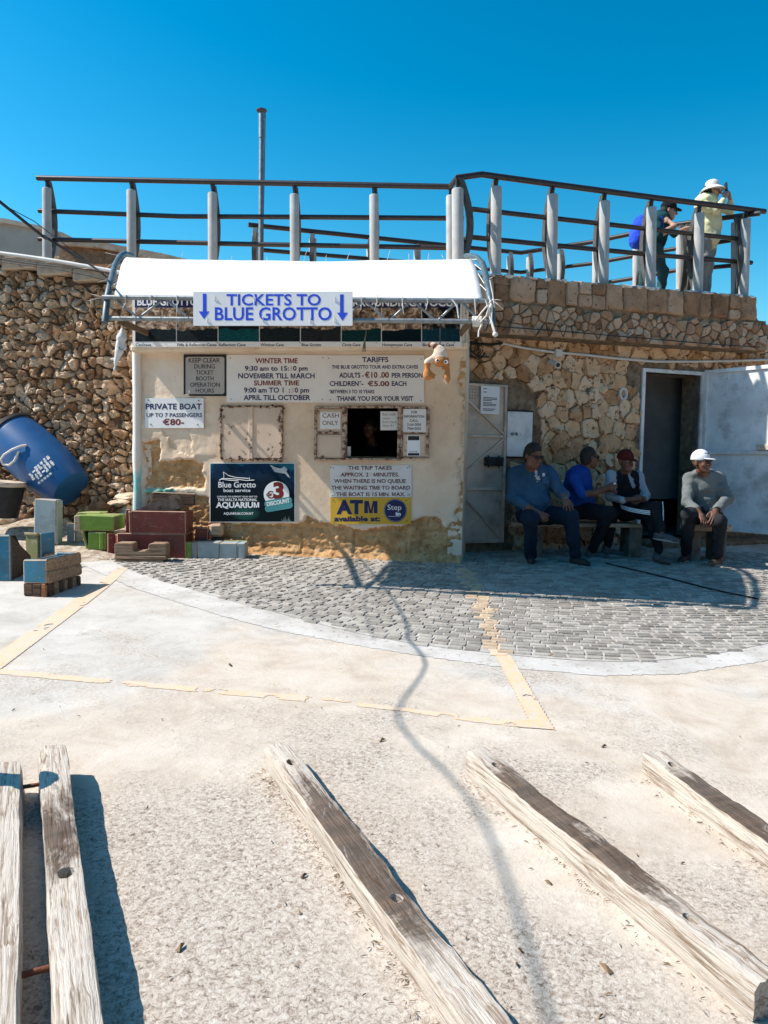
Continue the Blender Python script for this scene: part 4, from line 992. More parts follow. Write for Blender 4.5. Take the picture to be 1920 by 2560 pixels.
screws(s, [c2(868, 160), c2(875, 521), c3(180, 167), c3(174, 559)], Bp, .031)
# tariffs
s = board('tariff_sign', 'cream tariff board listing adult and child prices in blue and red', (815, 888, 1060, 1007), .021, .011, M['cream'])
lettering([L3('TARIFFS', 547, 162, 795, 207, B1), L3('THE BLUE GROTTO TOUR AND EXTRA CAVES', 262, 238, 1075, 269, B1), L3('ADULTS -', 332, 310, 562, 354, B1), L3('PER PERSON', 827, 312, 1118, 354, B1), L3('CHILDREN*-', 242, 389, 560, 432, B1), L3('EACH', 827, 389, 965, 432, B1), L3('*BETWEEN 3 TO 10 YEARS', 232, 471, 662, 502, B1), L3('THANK YOU FOR YOUR VISIT', 308, 531, 1030, 572, B1)], Bp, .0335, 'blue_lettering', M['navy'], s)
lettering([L3('€10 .00', 572, 304, 800, 354, B1), L3('€5.00', 600, 389, 803, 434, B1)], Bp, .0335, 'red_lettering', M['red'], s)
screws(s, [c3(232, 172), c3(1104, 180), c3(247, 563), c3(1102, 571), c3(690, 222)], Bp, .032)
# private boat
s = board('price_sign', 'white private boat price sign nailed up left of the closed shutter', (363, 995, 509, 1070), .034, .010, M['white'])
lettering([L2('PRIVATE BOAT', 120, 563, 615, 611, B1), L2('UP TO 7 PASSENGERS', 128, 646, 618, 679, .02)], Bp, .0455, 'blue_lettering', M['navy'], s)
lettering([L2('€80-', 270, 699, 460, 749, B1)], Bp, .0455, 'red_lettering', M['red'], s)
screws(s, [c2(145, 530), c2(590, 535), c2(166, 744), c2(580, 748)], Bp, .044, .008)
# aquarium poster: a printed underwater picture
m_, n_, b_ = _new('underwater_print'); v_ = _coord(n_, 'Generated', rnd=False); sp_ = n_.nodes.new('ShaderNodeSeparateXYZ'); n_.links.new(v_, sp_.inputs[0])
g1 = _math(n_, 'ADD', sp_.outputs[2], _math(n_, 'MULTIPLY', _math(n_, 'SUBTRACT', _noise(n_, v_, 3.5, 6, .65), .5), .9))
cA = _ramp(n_, g1, [(.2, (.003, .010, .012)), (.65, (.004, .014, .026)), (.95, (.006, .035, .085)), (1.2, (.015, .12, .17))])
dx_ = _math(n_, 'SUBTRACT', sp_.outputs[0], .42); dz_ = _math(n_, 'SUBTRACT', sp_.outputs[2], .16)
gl = _math(n_, 'ADD', _math(n_, 'MULTIPLY', dx_, dx_), _math(n_, 'MULTIPLY', dz_, _math(n_, 'MULTIPLY', dz_, 2.0)))
cA = _mix(n_, _ramp(n_, gl, [(0, (.55, .55, .55)), (.035, (0, 0, 0))]), cA, (.03, .16, .13))
n_.links.new(cA, b_.inputs['Base Color']); b_.inputs['Roughness'].default_value = .75; b_.inputs['Specular IOR Level'].default_value = .1; M['sea'] = m_
s = board('aquarium_poster', 'dark blue aquarium advertisement poster below the rusty shutter', (524, 1157, 738, 1306), .022, .008, M['white'], 'poster')
mb = MB(); a, b = (526, 1159), (736, 1304); patch(mb, [a, (b[0], a[1]), b, (a[0], b[1])], Bp, .0315); mb.build('picture', M['sea'], s)
lettering([L2('Blue Grotto', 762, 1252, 1092, 1301, .01), L2('boat service', 808, 1312, 1045, 1341, .012), L2('IS PROUD TO SUPPORT YOUR VISIT TO', 752, 1376, 1105, 1389, .02), L2('THE MALTA NATIONAL', 755, 1398, 1105, 1421, .02), L2('AQUARIUM', 740, 1432, 1122, 1479, .035), L2('AQUARIUM.COM.MT', 808, 1521, 1072, 1541, .02)], Bp, .0325, 'white_lettering', M['inkwhite'], s)
mb = MB()
for pts in (((770, 1238), (800, 1222), (900, 1226), (1010, 1240), (1080, 1236)), ((806, 1164), (812, 1200), (808, 1226)), ((806, 1164), (850, 1196), (920, 1214), (1030, 1222)), ((790, 1228), (840, 1236), (940, 1244)), ((1036, 1210), (1038, 1236))):
    mb.tube([Bp(*c2(*p), .0325) for p in pts], .0035, 5)
mb.build('boat_emblem', M['inkwhite'], s)
M['raygrey'] = mat('ray_print', [(.34, .38, .38), (.55, .58, .57)], 12, .5, 0)
mb = MB(); patch(mb, [c2(*p) for p in ((1215, 1100), (1262, 1122), (1310, 1135), (1345, 1116), (1372, 1142), (1362, 1160), (1384, 1196), (1392, 1218), (1376, 1208), (1352, 1180), (1300, 1172), (1258, 1164))], Bp, .0322); mb.build('ray_picture', M['raygrey'], s)
mb = MB(); patch(mb, [c2(*p) for p in ell(1275, 1360, 113, 114)], Bp, .0330); ds_ = mb.build('price_disc', M['inkwhite'], s)
lettering([L2('€', 1184, 1338, 1248, 1398, .02), L2('3', 1245, 1264, 1340, 1394, .05)], Bp, .0336, 'red_lettering', M['red'], ds_)
M['teal'] = mat('teal_band', [(.06, .25, .27), (.08, .3, .32)], 3, .5, 0)
def band(cx, cy, w_, h_, an, off, nm, mm, par):
    cx, cy = c2(cx, cy); w_ /= 3.53; h_ /= 3.53; r = h_/2; p = [(w_/2-r+r*math.cos(t), r*math.sin(t)) for t in np.linspace(-math.pi/2, math.pi/2, 9)]+[(-w_/2+r+r*math.cos(t), r*math.sin(t)) for t in np.linspace(math.pi/2, 1.5*math.pi, 9)]
    mb = MB(); patch(mb, [(cx+x*math.cos(an)-y*math.sin(an), cy+x*math.sin(an)+y*math.cos(an)) for x, y in p], Bp, off); return mb.build(nm, mm, par)
band(1296, 1472, 250, 62, -.17, .0338, 'lower_band', M['teal'], s); bd_ = band(1290, 1430, 248, 60, -.17, .0342, 'discount_band', M['teal'], s)
cx_, cy_ = c2(1290, 1430); lettering([L2('DISCOUNT', 1188, 1415, 1392, 1449, .03)], Bp, .0348, 'white_lettering', M['inkwhite'], bd_, (cx_, cy_, -.17))
mb = MB(); rl = random.Random(1)
for i in range(9):
    x = 1325+i*9; patch(mb, [c2(x, 1602), c2(x+3, 1602), c2(x+rl.uniform(-14, 16), 1548+rl.uniform(0, 30))], Bp, .0322)
mb.build('weed_picture', M['raygrey'], s)
screws(s, [c2(711, 1112), c2(1320, 1075)], Bp, .030)
# trip sign
M['stained'] = mat('rust_stained_white', [(.60, .57, .53), (.72, .70, .67), (.76, .74, .72)], 6, .55, .1, 30, speck=((.3, .17, .1), 9, .27))
s = board('waiting_time_sign', 'white sign with brown capitals on trip length and waiting time', (825, 1163, 1029, 1243), .022, .008, M['stained'])
lettering([L3('THE TRIP TAKES', 416, 1189, 828, 1222, .022), L3('APPROX. 2', 345, 1251, 608, 1286, .022), L3('MINUTES.', 656, 1251, 897, 1286, .022), L3('WHEN THERE IS NO QUEUE', 283, 1312, 960, 1346, .022), L3('THE WAITING TIME TO BOARD', 258, 1375, 1000, 1409, .022), L3('THE BOAT IS 15 MIN. MAX.', 303, 1437, 955, 1471, .022)], Bp, .0315, 'lettering', M['maroon'], s)
lettering([L3('0', 616, 1253, 648, 1286, 0)], Bp, .0315, 'worn_lettering', M['ghost'], s)
screws(s, [c3(252, 1200), c3(278, 1204), c3(975, 1205), c3(993, 1195), c3(268, 1466), c3(284, 1462), c3(980, 1462), c3(994, 1456)], Bp, .030)
# ATM sign
M['yellowsign'] = mat('yellow_sign', [(.60, .36, .035), (.66, .42, .05)], 3, .5, .04, 30)
s = board('cash_machine_sign', 'yellow cash machine sign with a navy disc under the waiting time sign', (826, 1244, 1027, 1310), .022, .008, M['yellowsign'])
lettering([L3('ATM', 306, 1517, 692, 1633, .055), L3('available at:', 285, 1662, 718, 1707, .04)], Bp, .0315, 'lettering', M['navy'], s)
mb = MB(); patch(mb, [c3(*p) for p in ell(862, 1607, 109, 110)], Bp, .0310); dc = mb.build('disc', M['navy'], s)
mb = MB(); pp_ = [Bp(*c3(*p), .0318) for p in ell(862, 1607, 102, 103, 36)]; mb.tube(pp_, .0012, 4, closed=True); mb.build('ring', M['inkwhite'], dc)
lettering([L3('Step', 787, 1552, 918, 1600, 0), L3('in', 864, 1622, 912, 1653, .05)], Bp, .0318, 'lettering', M['inkwhite'], dc)
mb = MB(); patch(mb, [c3(796, 1661), c3(905, 1661), c3(905, 1664), c3(796, 1664)], Bp, .0318); mb.build('underline', M['inkwhite'], dc)
screws(s, [c3(275, 1507), c3(965, 1511), c3(280, 1716), c3(970, 1703)], Bp, .030)
# notices on the hatch
def note(name, label, q, off, lines, m='paper', ink='inkblack', ox=0):
    a, b = c3(q[0], q[1]), c3(q[2], q[3]); s = board(name, label, (*a, *b), off, .0012, M[m], 'notice', ch=0)
    lettering([L3(*l) for l in lines], Bp, off+.0022, 'lettering', M[ink], s); return s
M['brownink'] = mat('brown_ink', [(.18, .05, .03), (.22, .07, .04)], 3, .6, 0); M['greyink'] = mat('grey_ink', [(.16, .15, .14), (.2, .19, .18)], 3, .6, 0)
note('paper_notice', 'white CASH ONLY sheet with brown letters on the upper left hatch door', (152, 682, 342, 838), .053, [('CASH', 173, 692, 328, 731, .008), ('ONLY', 173, 761, 322, 801, .008), ('', 0, 0, 1, 1)][:2], ink='brownink')
note('paper_notice', 'grey sheet about cold water stuck in the dark serving opening', (720, 672, 884, 850), -.005, [('Buy cold', 740, 687, 858, 711, .0), ('water', 740, 727, 812, 748, .0), ('from here', 740, 760, 868, 782, .0), ('Only €1', 740, 797, 840, 819, .0)], ink='greyink')
note('paper_notice', 'white information sheet with two telephone numbers on the upper right hatch door', (928, 650, 1150, 870), .053, [('FOR', 1010, 669, 1068, 694), ('INFORMATION', 943, 708, 1132, 732), ('CALL:', 997, 747, 1080, 771), ('2164 0058', 972, 785, 1102, 809), ('7964 0058', 972, 823, 1102, 847)])
s = board('scan_notice', 'white scan card with black bars on the lower right hatch door', (*c3(972, 900), *c3(1095, 1095)), .053, .0015, M['inkwhite'], 'notice')
for y0, y1 in ((905, 945), (1066, 1090)):
    mb = MB(); patch(mb, [c3(980, y0), c3(1087, y0), c3(1087, y1), c3(980, y1)], Bp, .0555); mb.build('black_bar', M['inkblack'], s)
lettering([L3('SCAN ME', 995, 1046, 1070, 1059, .0)], Bp, .0555, 'lettering', M['inkblack'], s)
s = board('card_holder', 'small pale card clipped at the lower left of the serving opening', (*c3(390, 1003), *c3(440, 1098)), -.004, .004, M['paper'], 'card')
# vendor hardly visible in the dark opening: shelf edge
mb = MB(); p, q = Yp(872, 1143, .18), Yp(998, 1143, .18); mb.box(((p.x+q.x)/2, .14, p.z), (q.x-p.x, .28, .02)); tag(mb.build('counter', M['oldwood']), 'dark wooden counter board inside the serving hatch', 'counter')

# cave photographs over the hatch
def cave(name, seed, rockamt, water):
    m, n, b = _new(name); v = _coord(n, 'Generated', rnd=False); sp = n.nodes.new('ShaderNodeSeparateXYZ'); n.links.new(v, sp.inputs[0])
    mp = n.nodes.new('ShaderNodeMapping'); mp.inputs['Location'].default_value = (seed, seed*1.7, seed*.3); n.links.new(v, mp.inputs[0])
    rk = _ramp(n, _noise(n, mp.outputs[0], 5.5, 9, .75, .8), [(.36, (.012, .01, .01)), (.48, (.20, .13, .09)), (.58, (.62, .47, .35)), (.72, (.75, .62, .5))])
    mp2 = n.nodes.new('ShaderNodeMapping'); mp2.inputs['Scale'].default_value = (2, 1, 9); mp2.inputs['Location'].default_value = (seed, 0, 0); n.links.new(v, mp2.inputs[0])
    wt = _ramp(n, _noise(n, mp2.outputs[0], 4, 6, .7), [(.4, tuple(x*.4 for x in water)), (.62, water), (.75, tuple(x*2.5+.02 for x in water))])
    big = _noise(n, mp.outputs[0], 2.2, 3)
    dk = _mix(n, _ramp(n, big, [(.40-rockamt*.2, (0, 0, 0)), (.52-rockamt*.2, (1, 1, 1))]), (.010, .012, .014), rk)
    ln = _math(n, 'ADD', sp.outputs[2], _math(n, 'MULTIPLY', _math(n, 'SUBTRACT', big, .5), .35))
    n.links.new(_mix(n, _ramp(n, ln, [(.36, (1, 1, 1)), (.39, (0, 0, 0))]), dk, wt), b.inputs['Base Color']); b.inputs['Roughness'].default_value = .85; b.inputs['Specular IOR Level'].default_value = .05; return m
def Sp(px, py, off=0.0): return Yp(px, py, -.185-off)
s = board('cave_photo_board', 'long white board of eight cave photographs above the hatch', (333, 740, 1154, 867), 0, .02, M['white'], P=Sp)
ed = [337, 441, 545, 648.5, 751, 853, 953.5, 1054, 1151]
wat = [(.02, .03, .035), (.02, .03, .035), (.012, .10, .11), (.02, .03, .035), (.03, .035, .04), (.01, .05, .055), (.006, .02, .03), (.012, .06, .09)]
for i in range(8):
    mb = MB(); patch(mb, [(ed[i]+1, 769), (ed[i+1]-1, 769), (ed[i+1]-1, 854), (ed[i]+1, 854)], Sp, .0225); mb.build('photo_panel', cave('cave_print_%d' % i, 3.1*i+1, (.9, .9, -1.6, .4, .8, .3, .1, -.4)[i], wat[i]), s)
mb = MB(); patch(mb, [(337, 742), (1151, 742), (1151, 769), (337, 769)], Sp, .022); mb.build('header_band', M['navy'], s)
lettering([('BLUE GROTTO', 343, 745, 493, 763, .03), ('SURROUNDINGS FOCUS', 850, 748, 1145, 765, .03)], Sp, .0236, 'header_lettering', M['inkwhite'], s)
cap = [('Catscave', 339, 378), ('Filfla & Reflection Caves', 443, 541), ('Reflection Cave', 547, 614), ('Window Cave', 651, 709.5), ('Blue Grotto', 754, 803), ('Circle Cave', 855.5, 901), ('Honeymoon Cave', 956, 1030.5), ('Blue Window Cave', 1056.5, 1135)]
lettering([(t, a, 858.5, b, 866-.5, .012) for t, a, b in cap], Sp, .0225, 'captions', M['inkblack'], s)
screws(s, [(358, 858), (543, 857), (750, 857), (942, 857), (1136, 857)], Sp, .02, .005)
# hanging ticket sign on the truss
s = board('ticket_sign', 'large white TICKETS TO BLUE GROTTO sign with blue arrows hung on the truss', (483, 729, 881, 814), .045, .012, M['white'], P=Tp)
AR = lambda x0, x1, y0, ym, y1, hx0, hx1: [(x0, y0), (x1, y0), (x1, ym), (hx1, ym-.5), ((hx0+hx1)/2, y1), (hx0, ym-.5), (x0, ym)]
lettering([('TICKETS TO', 566, 736, 802, 763, .018), ('BLUE GROTTO', 537, 769, 829, 800, .018)], Tp, .0585, 'lettering', M['blueink'], s)
for nm, a in (('arrow', AR(507, 516, 734, 779, 798, 496.5, 523.5)), ('arrow', AR(850, 859, 736, 782, 802, 842.5, 869.5))):
    mb = MB()
    for tri in ((0, 1, 2, 6), (3, 4, 5)): patch(mb, [a[i] for i in tri], Tp, .0585)
    mb.build(nm, M['blueink'], s)
mb = MB()
for x, y in ((536, 746), (517, 800), (656, 798), (774, 800), (836, 748), (835, 799), (637, 748)): mb.tube([Tp(x-1, y-7, .058), Tp(x+2, y-2, .066), Tp(x+1, y+6, .058)], .0035, 5)
mb.build('cable_ties', M['cord'], s)
# ------------------------------------------------------------------ timber skids on the slipway
def skid_mat(name, dark, mid, pale, stain, sc):
    m, n, b = _new(name); vec = _coord(n, scale=(1, 15, 15)); v1 = _coord(n, scale=(1, 2.5, 2.5))
    f = _noise(n, vec, 3.2, 9, .68, 1.1)
    c = _ramp(n, f, [(.30, dark), (.41, mid), (.51, pale), (.75, tuple(min(1, x*1.15) for x in pale))])
    # dark oily wear on the top where keels slide
    g = n.nodes.new('ShaderNodeNewGeometry'); s = n.nodes.new('ShaderNodeSeparateXYZ'); tc = n.nodes.new('ShaderNodeTexCoord'); n.links.new(tc.outputs['Object'], s.inputs[0])
    at = n.nodes.new('ShaderNodeAttribute'); at.attribute_name = 'rnd'
    k = _math(n, 'MULTIPLY', at.outputs['Fac'], _math(n, 'ADD', 1.0, _math(n, 'MULTIPLY', _math(n, 'SUBTRACT', _noise(n, v1, sc*1.6, 9, .78, .9), .5), 3.0)))
    cross = _noise(n, _coord(n, scale=(9, .6, .6)), 3.0, 5, .6)
    st = _ramp(n, cross, [(.35, tuple(x*.55 for x in stain)), (.65, tuple(x*1.5 for x in stain))])
    c = _mix(n, _ramp(n, k, [(.26, (0, 0, 0)), (.50, (.98, .98, .98))]), c, _mix(n, .12, st, c))
    ck = _noise(n, _coord(n, scale=(.6, 26, 26)), 4.5, 4, .6, .8)
    c = _mix(n, _ramp(n, ck, [(.30, (.9, .9, .9)), (.35, (0, 0, 0))]), c, (.05, .03, .02))
    n.links.new(c, b.inputs['Base Color']); b.inputs['Roughness'].default_value = .88; b.inputs['Specular IOR Level'].default_value = .2
    _bump(n, b, _math(n, 'ADD', f, _math(n, 'MULTIPLY', ck, .8)), .7, .010); return m
M['skid'] = skid_mat('weathered_skid_timber', (.12, .075, .048), (.32, .24, .175), (.54, .475, .40), (.066, .038, .023), 1.7)
def skid(name, label, p0, p1, wdt, h, holes=(), wear=(.35, .8), side=1, seed=0, group='timber skids on the slipway', lift=0.0, nosew=1.0):
    """p0 (far) and p1 (near): the lower left edge on the ground"""
    ax = (p1-p0); L = ax.length; ax.normalize(); up = GN; sd = up.cross(ax).normalized()
    if sd.dot(RGT) < 0: sd = -sd
    ctr = p0 + sd*wdt/2 + up*lift
    rt = thing(name, label, 'timber', tuple(ctr), group)
    NL = max(8, int(L/.03)); Wn, Hn = 6, 5; ring = []
    rt.rotation_euler = Matrix((ax, up.cross(ax), up)).transposed().to_euler()
    # superellipse-free box ring, corners worn
    for k in range(Wn): ring.append((-.5+k/Wn, 1.0))
    for k in range(Hn): ring.append((.5, 1-k/Hn))
    for k in range(Wn): ring.append((.5-k/Wn, 0.0))
    for k in range(Hn): ring.append((-.5, k/Hn))
    n = len(ring); mb = MB()
    for i in range(NL+1):
        x = L*i/NL; e = min(1, min(x, L-x)/.05)
        for a, z in ring:
            r = 1-.055*(abs(a) > .49 and (z > .95 or z < .05)); rr = r
            yy = a*wdt*rr*(.97+.03*e); zz = h*((z-.5)*(r if abs(a) > .49 else 1)*(.96+.04*e)+.5)
            q = Vector((x*2.2, yy*5+seed, zz*5)); d = .007*mnoise.noise(q)+.004*mnoise.noise(Vector((x*9, yy*30+seed, zz*30)))
            if z > .6:
                t = x/L; sag = max(0, 1-((t-.5)/.42)**2); d2 = -.014*sag*(.6+.8*mnoise.noise(Vector((x*3, seed, 1)))); zz += d2
            if z > .9: zz += .006*mnoise.noise(Vector((x*22, yy*8+seed, 3)))
            endj = (.012*mnoise.noise(Vector((yy*40, zz*40, seed))) if i in (0, NL) else 0)
            mb.v.append((x+endj, yy+d*(1 if a > 0 else -1)*(abs(a) > .3), max(0, zz+d*(z > .5))))
    for i in range(NL):
        for k in range(n):
            k2 = (k+1) % n; t = (i+.5)/NL; topf = 1.0 if (ring[k][1] > .99 and k < Wn) else (.35 if ring[k][1] > .75 else 0.0)
            wv = topf*max(0, min(1, (t-wear[0]+.12)/.3))*max(0, min(1, (wear[1]+.12-t)/.3))*(.8+.35*mnoise.noise(Vector((t*7, k*.5, seed))))
            mb.f.append((i*n+k, i*n+k2, (i+1)*n+k2, (i+1)*n+k)); mb.m.append(0); mb.col.append(wv*.80)
    mb.f += [tuple(range(n))[::-1], tuple(NL*n+k for k in range(n))]; mb.m += [0, 0]; mb.col += [0, 0]
    o = mb.build('beam', M['skid'], rt, local=True, smooth=28)
    bm = bmesh.new(); bm.from_mesh(o.data); bmesh.ops.recalc_face_normals(bm, faces=bm.faces); bm.to_mesh(o.data); bm.free()
    if holes:
        cut = MB()
        for hx, hy, ra, rb, tilt in holes:
            vs = []; nn = 16
            for zz, sh in ((h*.06, -.02*tilt), (h*1.3, .02*tilt)):
                for k in range(nn): a = 2*math.pi*k/nn; vs.append((hx+sh+ra*math.cos(a)*(1+.15*nz((k, hx, 0), 1.7)), hy+rb*math.sin(a)*(1+.15*nz((k, hx, 5), 1.7)), zz))
            cut.add(vs, [tuple(range(nn))[::-1], tuple(range(nn, 2*nn))]+[(k, (k+1) % nn, (k+1) % nn+nn, k+nn) for k in range(nn)])
        co = cut.build('cut', M['oldwood'], rt, local=True)
        md = o.modifiers.new('holes', 'BOOLEAN'); md.object = co; md.operation = 'DIFFERENCE'; md.solver = 'EXACT'
        dg = bpy.context.evaluated_depsgraph_get(); me = bpy.data.meshes.new_from_object(o.evaluated_get(dg)); o.modifiers.clear(); o.data = me; bpy.data.objects.remove(co)
    return rt
def ext(a, b, s): return a, b+(b-a)*s
g = G
p0, p1 = ext(g(661, 1920), g(1102, 2560), .55)
skid('timber_skid', 'weathered timber with a dark worn top in the middle of the slipway, two bolt holes', p0, p1, .110, .105, [(.20, .0, .032, .017, 1), (1.23, .012, .028, .02, -1)], (.12, .62), seed=1)
p0, p1 = g(1163, 1940), g(1880, 2562)
skid('timber_skid', 'long white sided timber with a striped dark top to the right of the middle timber', p0, p1, .106, .118, [(.16, .0, .028, .016, 1), (1.27, .0, .028, .018, -1)], (.05, .80), seed=5)
p0, p1 = ext(g(1602, 1935), g(1920, 2176), .9)
skid('timber_skid', 'shorter timber at the right edge with a rusty patch on its pale side', p0, p1, .112, .105, [(.13, .005, .030, .018, 1)], (.05, .9), seed=9)
p0, p1 = ext(g(97, 1948), g(129, 2562), .35)
s2 = skid('timber_skid', 'cracked brown timber at the left with a broken hole in its top', p0, p1, .115, .15, [(1.03, .005, .035, .026, 0)], (.18, .55), seed=13)
q0, q1 = plane_hit(57, 1897, (0, 0, .15), GN), plane_hit(44, 2562, (0, 0, .15), GN); q0, q1 = ext(q0, q1, .35)
lw = .30; d_ = (q1-q0).normalized(); sd_ = GN.cross(d_); sd_ = sd_ if sd_.dot(RGT) > 0 else -sd_
skid('timber_skid', 'wide smooth pale plank at the far left edge beside the cracked timber', q0-sd_*lw-GN*.15, q1-sd_*lw-GN*.15, lw, .15, [], (.9, 1.0), seed=17)
M['rustbar'] = mat('rusty_bar', [(.10, .035, .02), (.28, .10, .05)], 20, .8, .5, 50)
for px, py in ((85, 1963), (95, 2427)):
    a = plane_hit(px, py, (0, 0, .09), GN); mb = MB(); mb.tube([a-sd_*.24, a+sd_*.06], .009, 8)
    tag(mb.build('tie_rod', M['rustbar'], smooth=60), ('thin rusty rod joining the two left timbers at their far ends', 'thin rusty rod joining the two left timbers nearer the camera')[py > 2000], 'rod', 'rods between the left timbers')
# a low mooring post just left of the pair, seen by its shadow across them
bo = D(-150, 2000, 3.0); bz = gz(bo.x, bo.y); mb = MB(); mb.lathe([(.055, 0), (.055, .52), (.075, .53), (.075, .57), (.04, .61)], (bo.x, bo.y, bz), None, 14)
tag(mb.build('mooring_post', M['bow'], smooth=40), 'short dark mooring post beside the left timbers', 'post')

# ------------------------------------------------------------------ dry litter: one mass of twigs along the timbers and leaves on the ground
M['twig'] = mat('dry_litter', [(.09, .055, .03), (.22, .145, .085), (.36, .26, .16)], 30, 1, .2, 60, attr=.7)
mb = MB(); rl = random.Random(21)
def twig(p, L, w_, an):
    t = Vector((math.cos(an), math.sin(an), 0)); s = Vector((-t.y, t.x, 0)); z = gz(p.x, p.y)+.003; c = Vector((p.x, p.y, z))
    mb.add([c-t*L-s*w_, c+t*L-s*w_*.3+Vector((0, 0, .004)), c+t*L+s*w_*.3+Vector((0, 0, .006)), c-t*L+s*w_, c+Vector((0, 0, w_*1.6+.004))], [(0, 1, 4), (1, 2, 4), (2, 3, 4), (3, 0, 4)], 0, rl.random())
for (a, b, n) in (((661, 1922), (1102, 2565), 200), ((1163, 1945), (1880, 2570), 100), ((1602, 1940), (1920, 2178), 50)):
    A, B = G(*a), G(*b); d = (B-A).normalized(); s = Vector((d.y, -d.x, 0)); s = s if s.dot(RGT) < 0 else -s
    for i in range(n):
        t = rl.random(); k = max(0, math.sin(t*9)*.5+.55); p = A.lerp(B, t)+s*abs(rl.gauss(0, .017+.022*k)); twig(p, rl.uniform(.002, .012), rl.uniform(.0005, .0013), math.atan2(d.y, d.x)+rl.gauss(0, .7))
for i in range(60):
    px, py = rl.uniform(0, 1920), 1500+1060*rl.random()**.8; p = G(px, py); twig(p, rl.uniform(.003, .011), rl.uniform(.0012, .004), rl.random()*6.3)
for px, py, s in ((747, 2283, .012), (1378, 1640, .03), (1513, 2425, .022), (955, 1853, .02), (575, 1665, .02), (1300, 2380, .01), (1510, 1868, .016), (1370, 2210, .014), (760, 2193, .014), (452, 2372, .018)):
    p = G(px, py); twig(p, s, s*.4, rl.random()*3)
tag(mb.build('dry_litter', M['twig']), kind='stuff', label='dry twigs and leaves scattered along the timbers', cat='litter')

# ------------------------------------------------------------------ painted wooden boat blocks by the booth
def pw(name, col, worn=(.34, .25, .17), a=.36): return paint(name, col, worn, a, .65, 9, .3)
M['c_blue'] = pw('blue_worn_paint', (.035, .20, .30)); M['c_lblue'] = pw('light_blue_worn_paint', (.30, .375, .39), (.5, .46, .4), .30); M['c_green'] = pw('lime_green_worn_paint', (.20, .34, .045), (.5, .52, .28), .34)
M['c_red'] = pw('dark_red_worn_paint', (.20, .045, .035), (.42, .22, .17), .35); M['c_olive'] = pw('olive_worn_paint', (.20, .19, .075), (.3, .26, .15), .40); M['c_grey'] = pw('blue_grey_worn_paint', (.17, .21, .24), (.4, .38, .34), .34)
M['c_brown'] = wood('raw_brown_timber', (.16, .09, .05), (.42, .29, .19), scale=4); M['c_dark'] = wood('dark_old_timber', (.035, .022, .016), (.15, .09, .06), scale=4); M['c_pale'] = wood('pale_sawn_timber', (.34, .23, .14), (.58, .44, .31), scale=4); M['c_orange'] = wood('orange_timber', (.20, .07, .03), (.42, .19, .09), scale=4)
def bank_h(x, y):
    x1, y0, y1 = BW0+.25, -1.25, LY+.05; t = min(1, max(0, (y-y0)/(y1-y0))); e = min(1, max(0, (x1-x)/.5)); return (t**1.3)*.36*e*(.8+.4*nz((x*1.5, y*2, 0)))-.015
def BK(px, py):
    h = 0.0
    for _ in range(12): p = G(px, py, h); h = .5*h+.5*max(0, bank_h(p.x, p.y))
    return p, (p-CAM).dot(FWD)/F
GRP = 'painted wooden boat blocks beside the booth'
PAINTS = [M[k] for k in ('c_blue', 'c_lblue', 'c_green', 'c_red', 'c_olive', 'c_grey')]
class Box:
    """a placed block: local x along the front, y away from the viewer, z up; parts are added in local metres"""
    def __init__(s, name, label, cat, foot, yaw, tilt=(0, 0), group=GRP):
        s.rt = thing(name, label, cat, tuple(foot), group); s.rt.rotation_euler = (tilt[0], tilt[1], YAW+R(yaw))
    def part(s, name, m, boxes, ch=.006, jit=.005):
        mb = MB()
        for b in boxes: mb.box(b[0], b[1], Matrix.Rotation(b[2], 3, b[3]) if len(b) > 2 else None, b[4] if len(b) > 4 else ch, 0, None, jit, 1)
        o = mb.build(name, [m, M['c_pale']] if m in PAINTS else [m, m], s.rt, local=True); return o
def spx(px, py): p = G(px, py); return p, (p-CAM).dot(FWD)/F          # ground point and metres per photo pixel there
# front left: blue block on a slatted brown block
p, k = spx(118, 1493); W1 = 64*k; e2 = G(201, 1461)-p; L1 = (e2-RGT*e2.dot(RGT)).length; yaw1 = -math.degrees(math.atan2(e2.dot(Vector((math.cos(YAW), math.sin(YAW), 0))), e2.dot(FH)))
h1 = 33*k; h2 = 60*k; L1 = e2.length
b = Box('boat_block', 'dark brown slatted timber block with one orange slat under the blue block', 'wooden block', p, yaw1)
b.part('core', M['c_dark'], [((-W1/2, L1/2, h1/2), (W1*.94, L1*.96, h1*.9))])
b.part('end_slat', M['c_dark'], [((-W1*.80, .006, h1/2), (W1*.36, .03, h1), 0, 'X', .008)]); b.part('end_slat', M['c_dark'], [((-W1*.42, .004, h1/2), (W1*.36, .03, h1), 0, 'X', .008)]); b.part('orange_slat', M['c_orange'], [((-W1*.12, .003, h1/2), (W1*.20, .03, h1), 0, 'X', .008)])
for i in range(7): b.part('side_slat', M['c_brown'] if i % 2 else M['c_dark'], [((-.003, L1*(.12+.135*i), h1/2), (.03, L1*.115, h1), 0, 'X', .008)])
b = Box('boat_block', 'worn blue wooden block with a raw timber side, resting on the slatted block', 'wooden block', p+Vector((0, 0, h1+.002)), yaw1)
b.part('blue_end', M['c_blue'], [((-W1*.5, .02, h2*.5), (W1*.96, .04, h2), 0, 'X', .01)])
b.part('raw_side', M['c_brown'], [((0.0, L1*.5, h2*.27), (.035, L1*1.02, h2*.52), 0, 'X', .014), ((0.0, L1*.5, h2*.79), (.035, L1*1.02, h2*.50), 0, 'X', .016)])
b.part('blue_side', M['c_blue'], [((-W1*.97, L1*.5, h2*.46), (.03, L1*.98, h2*.92), 0, 'X', .008)])
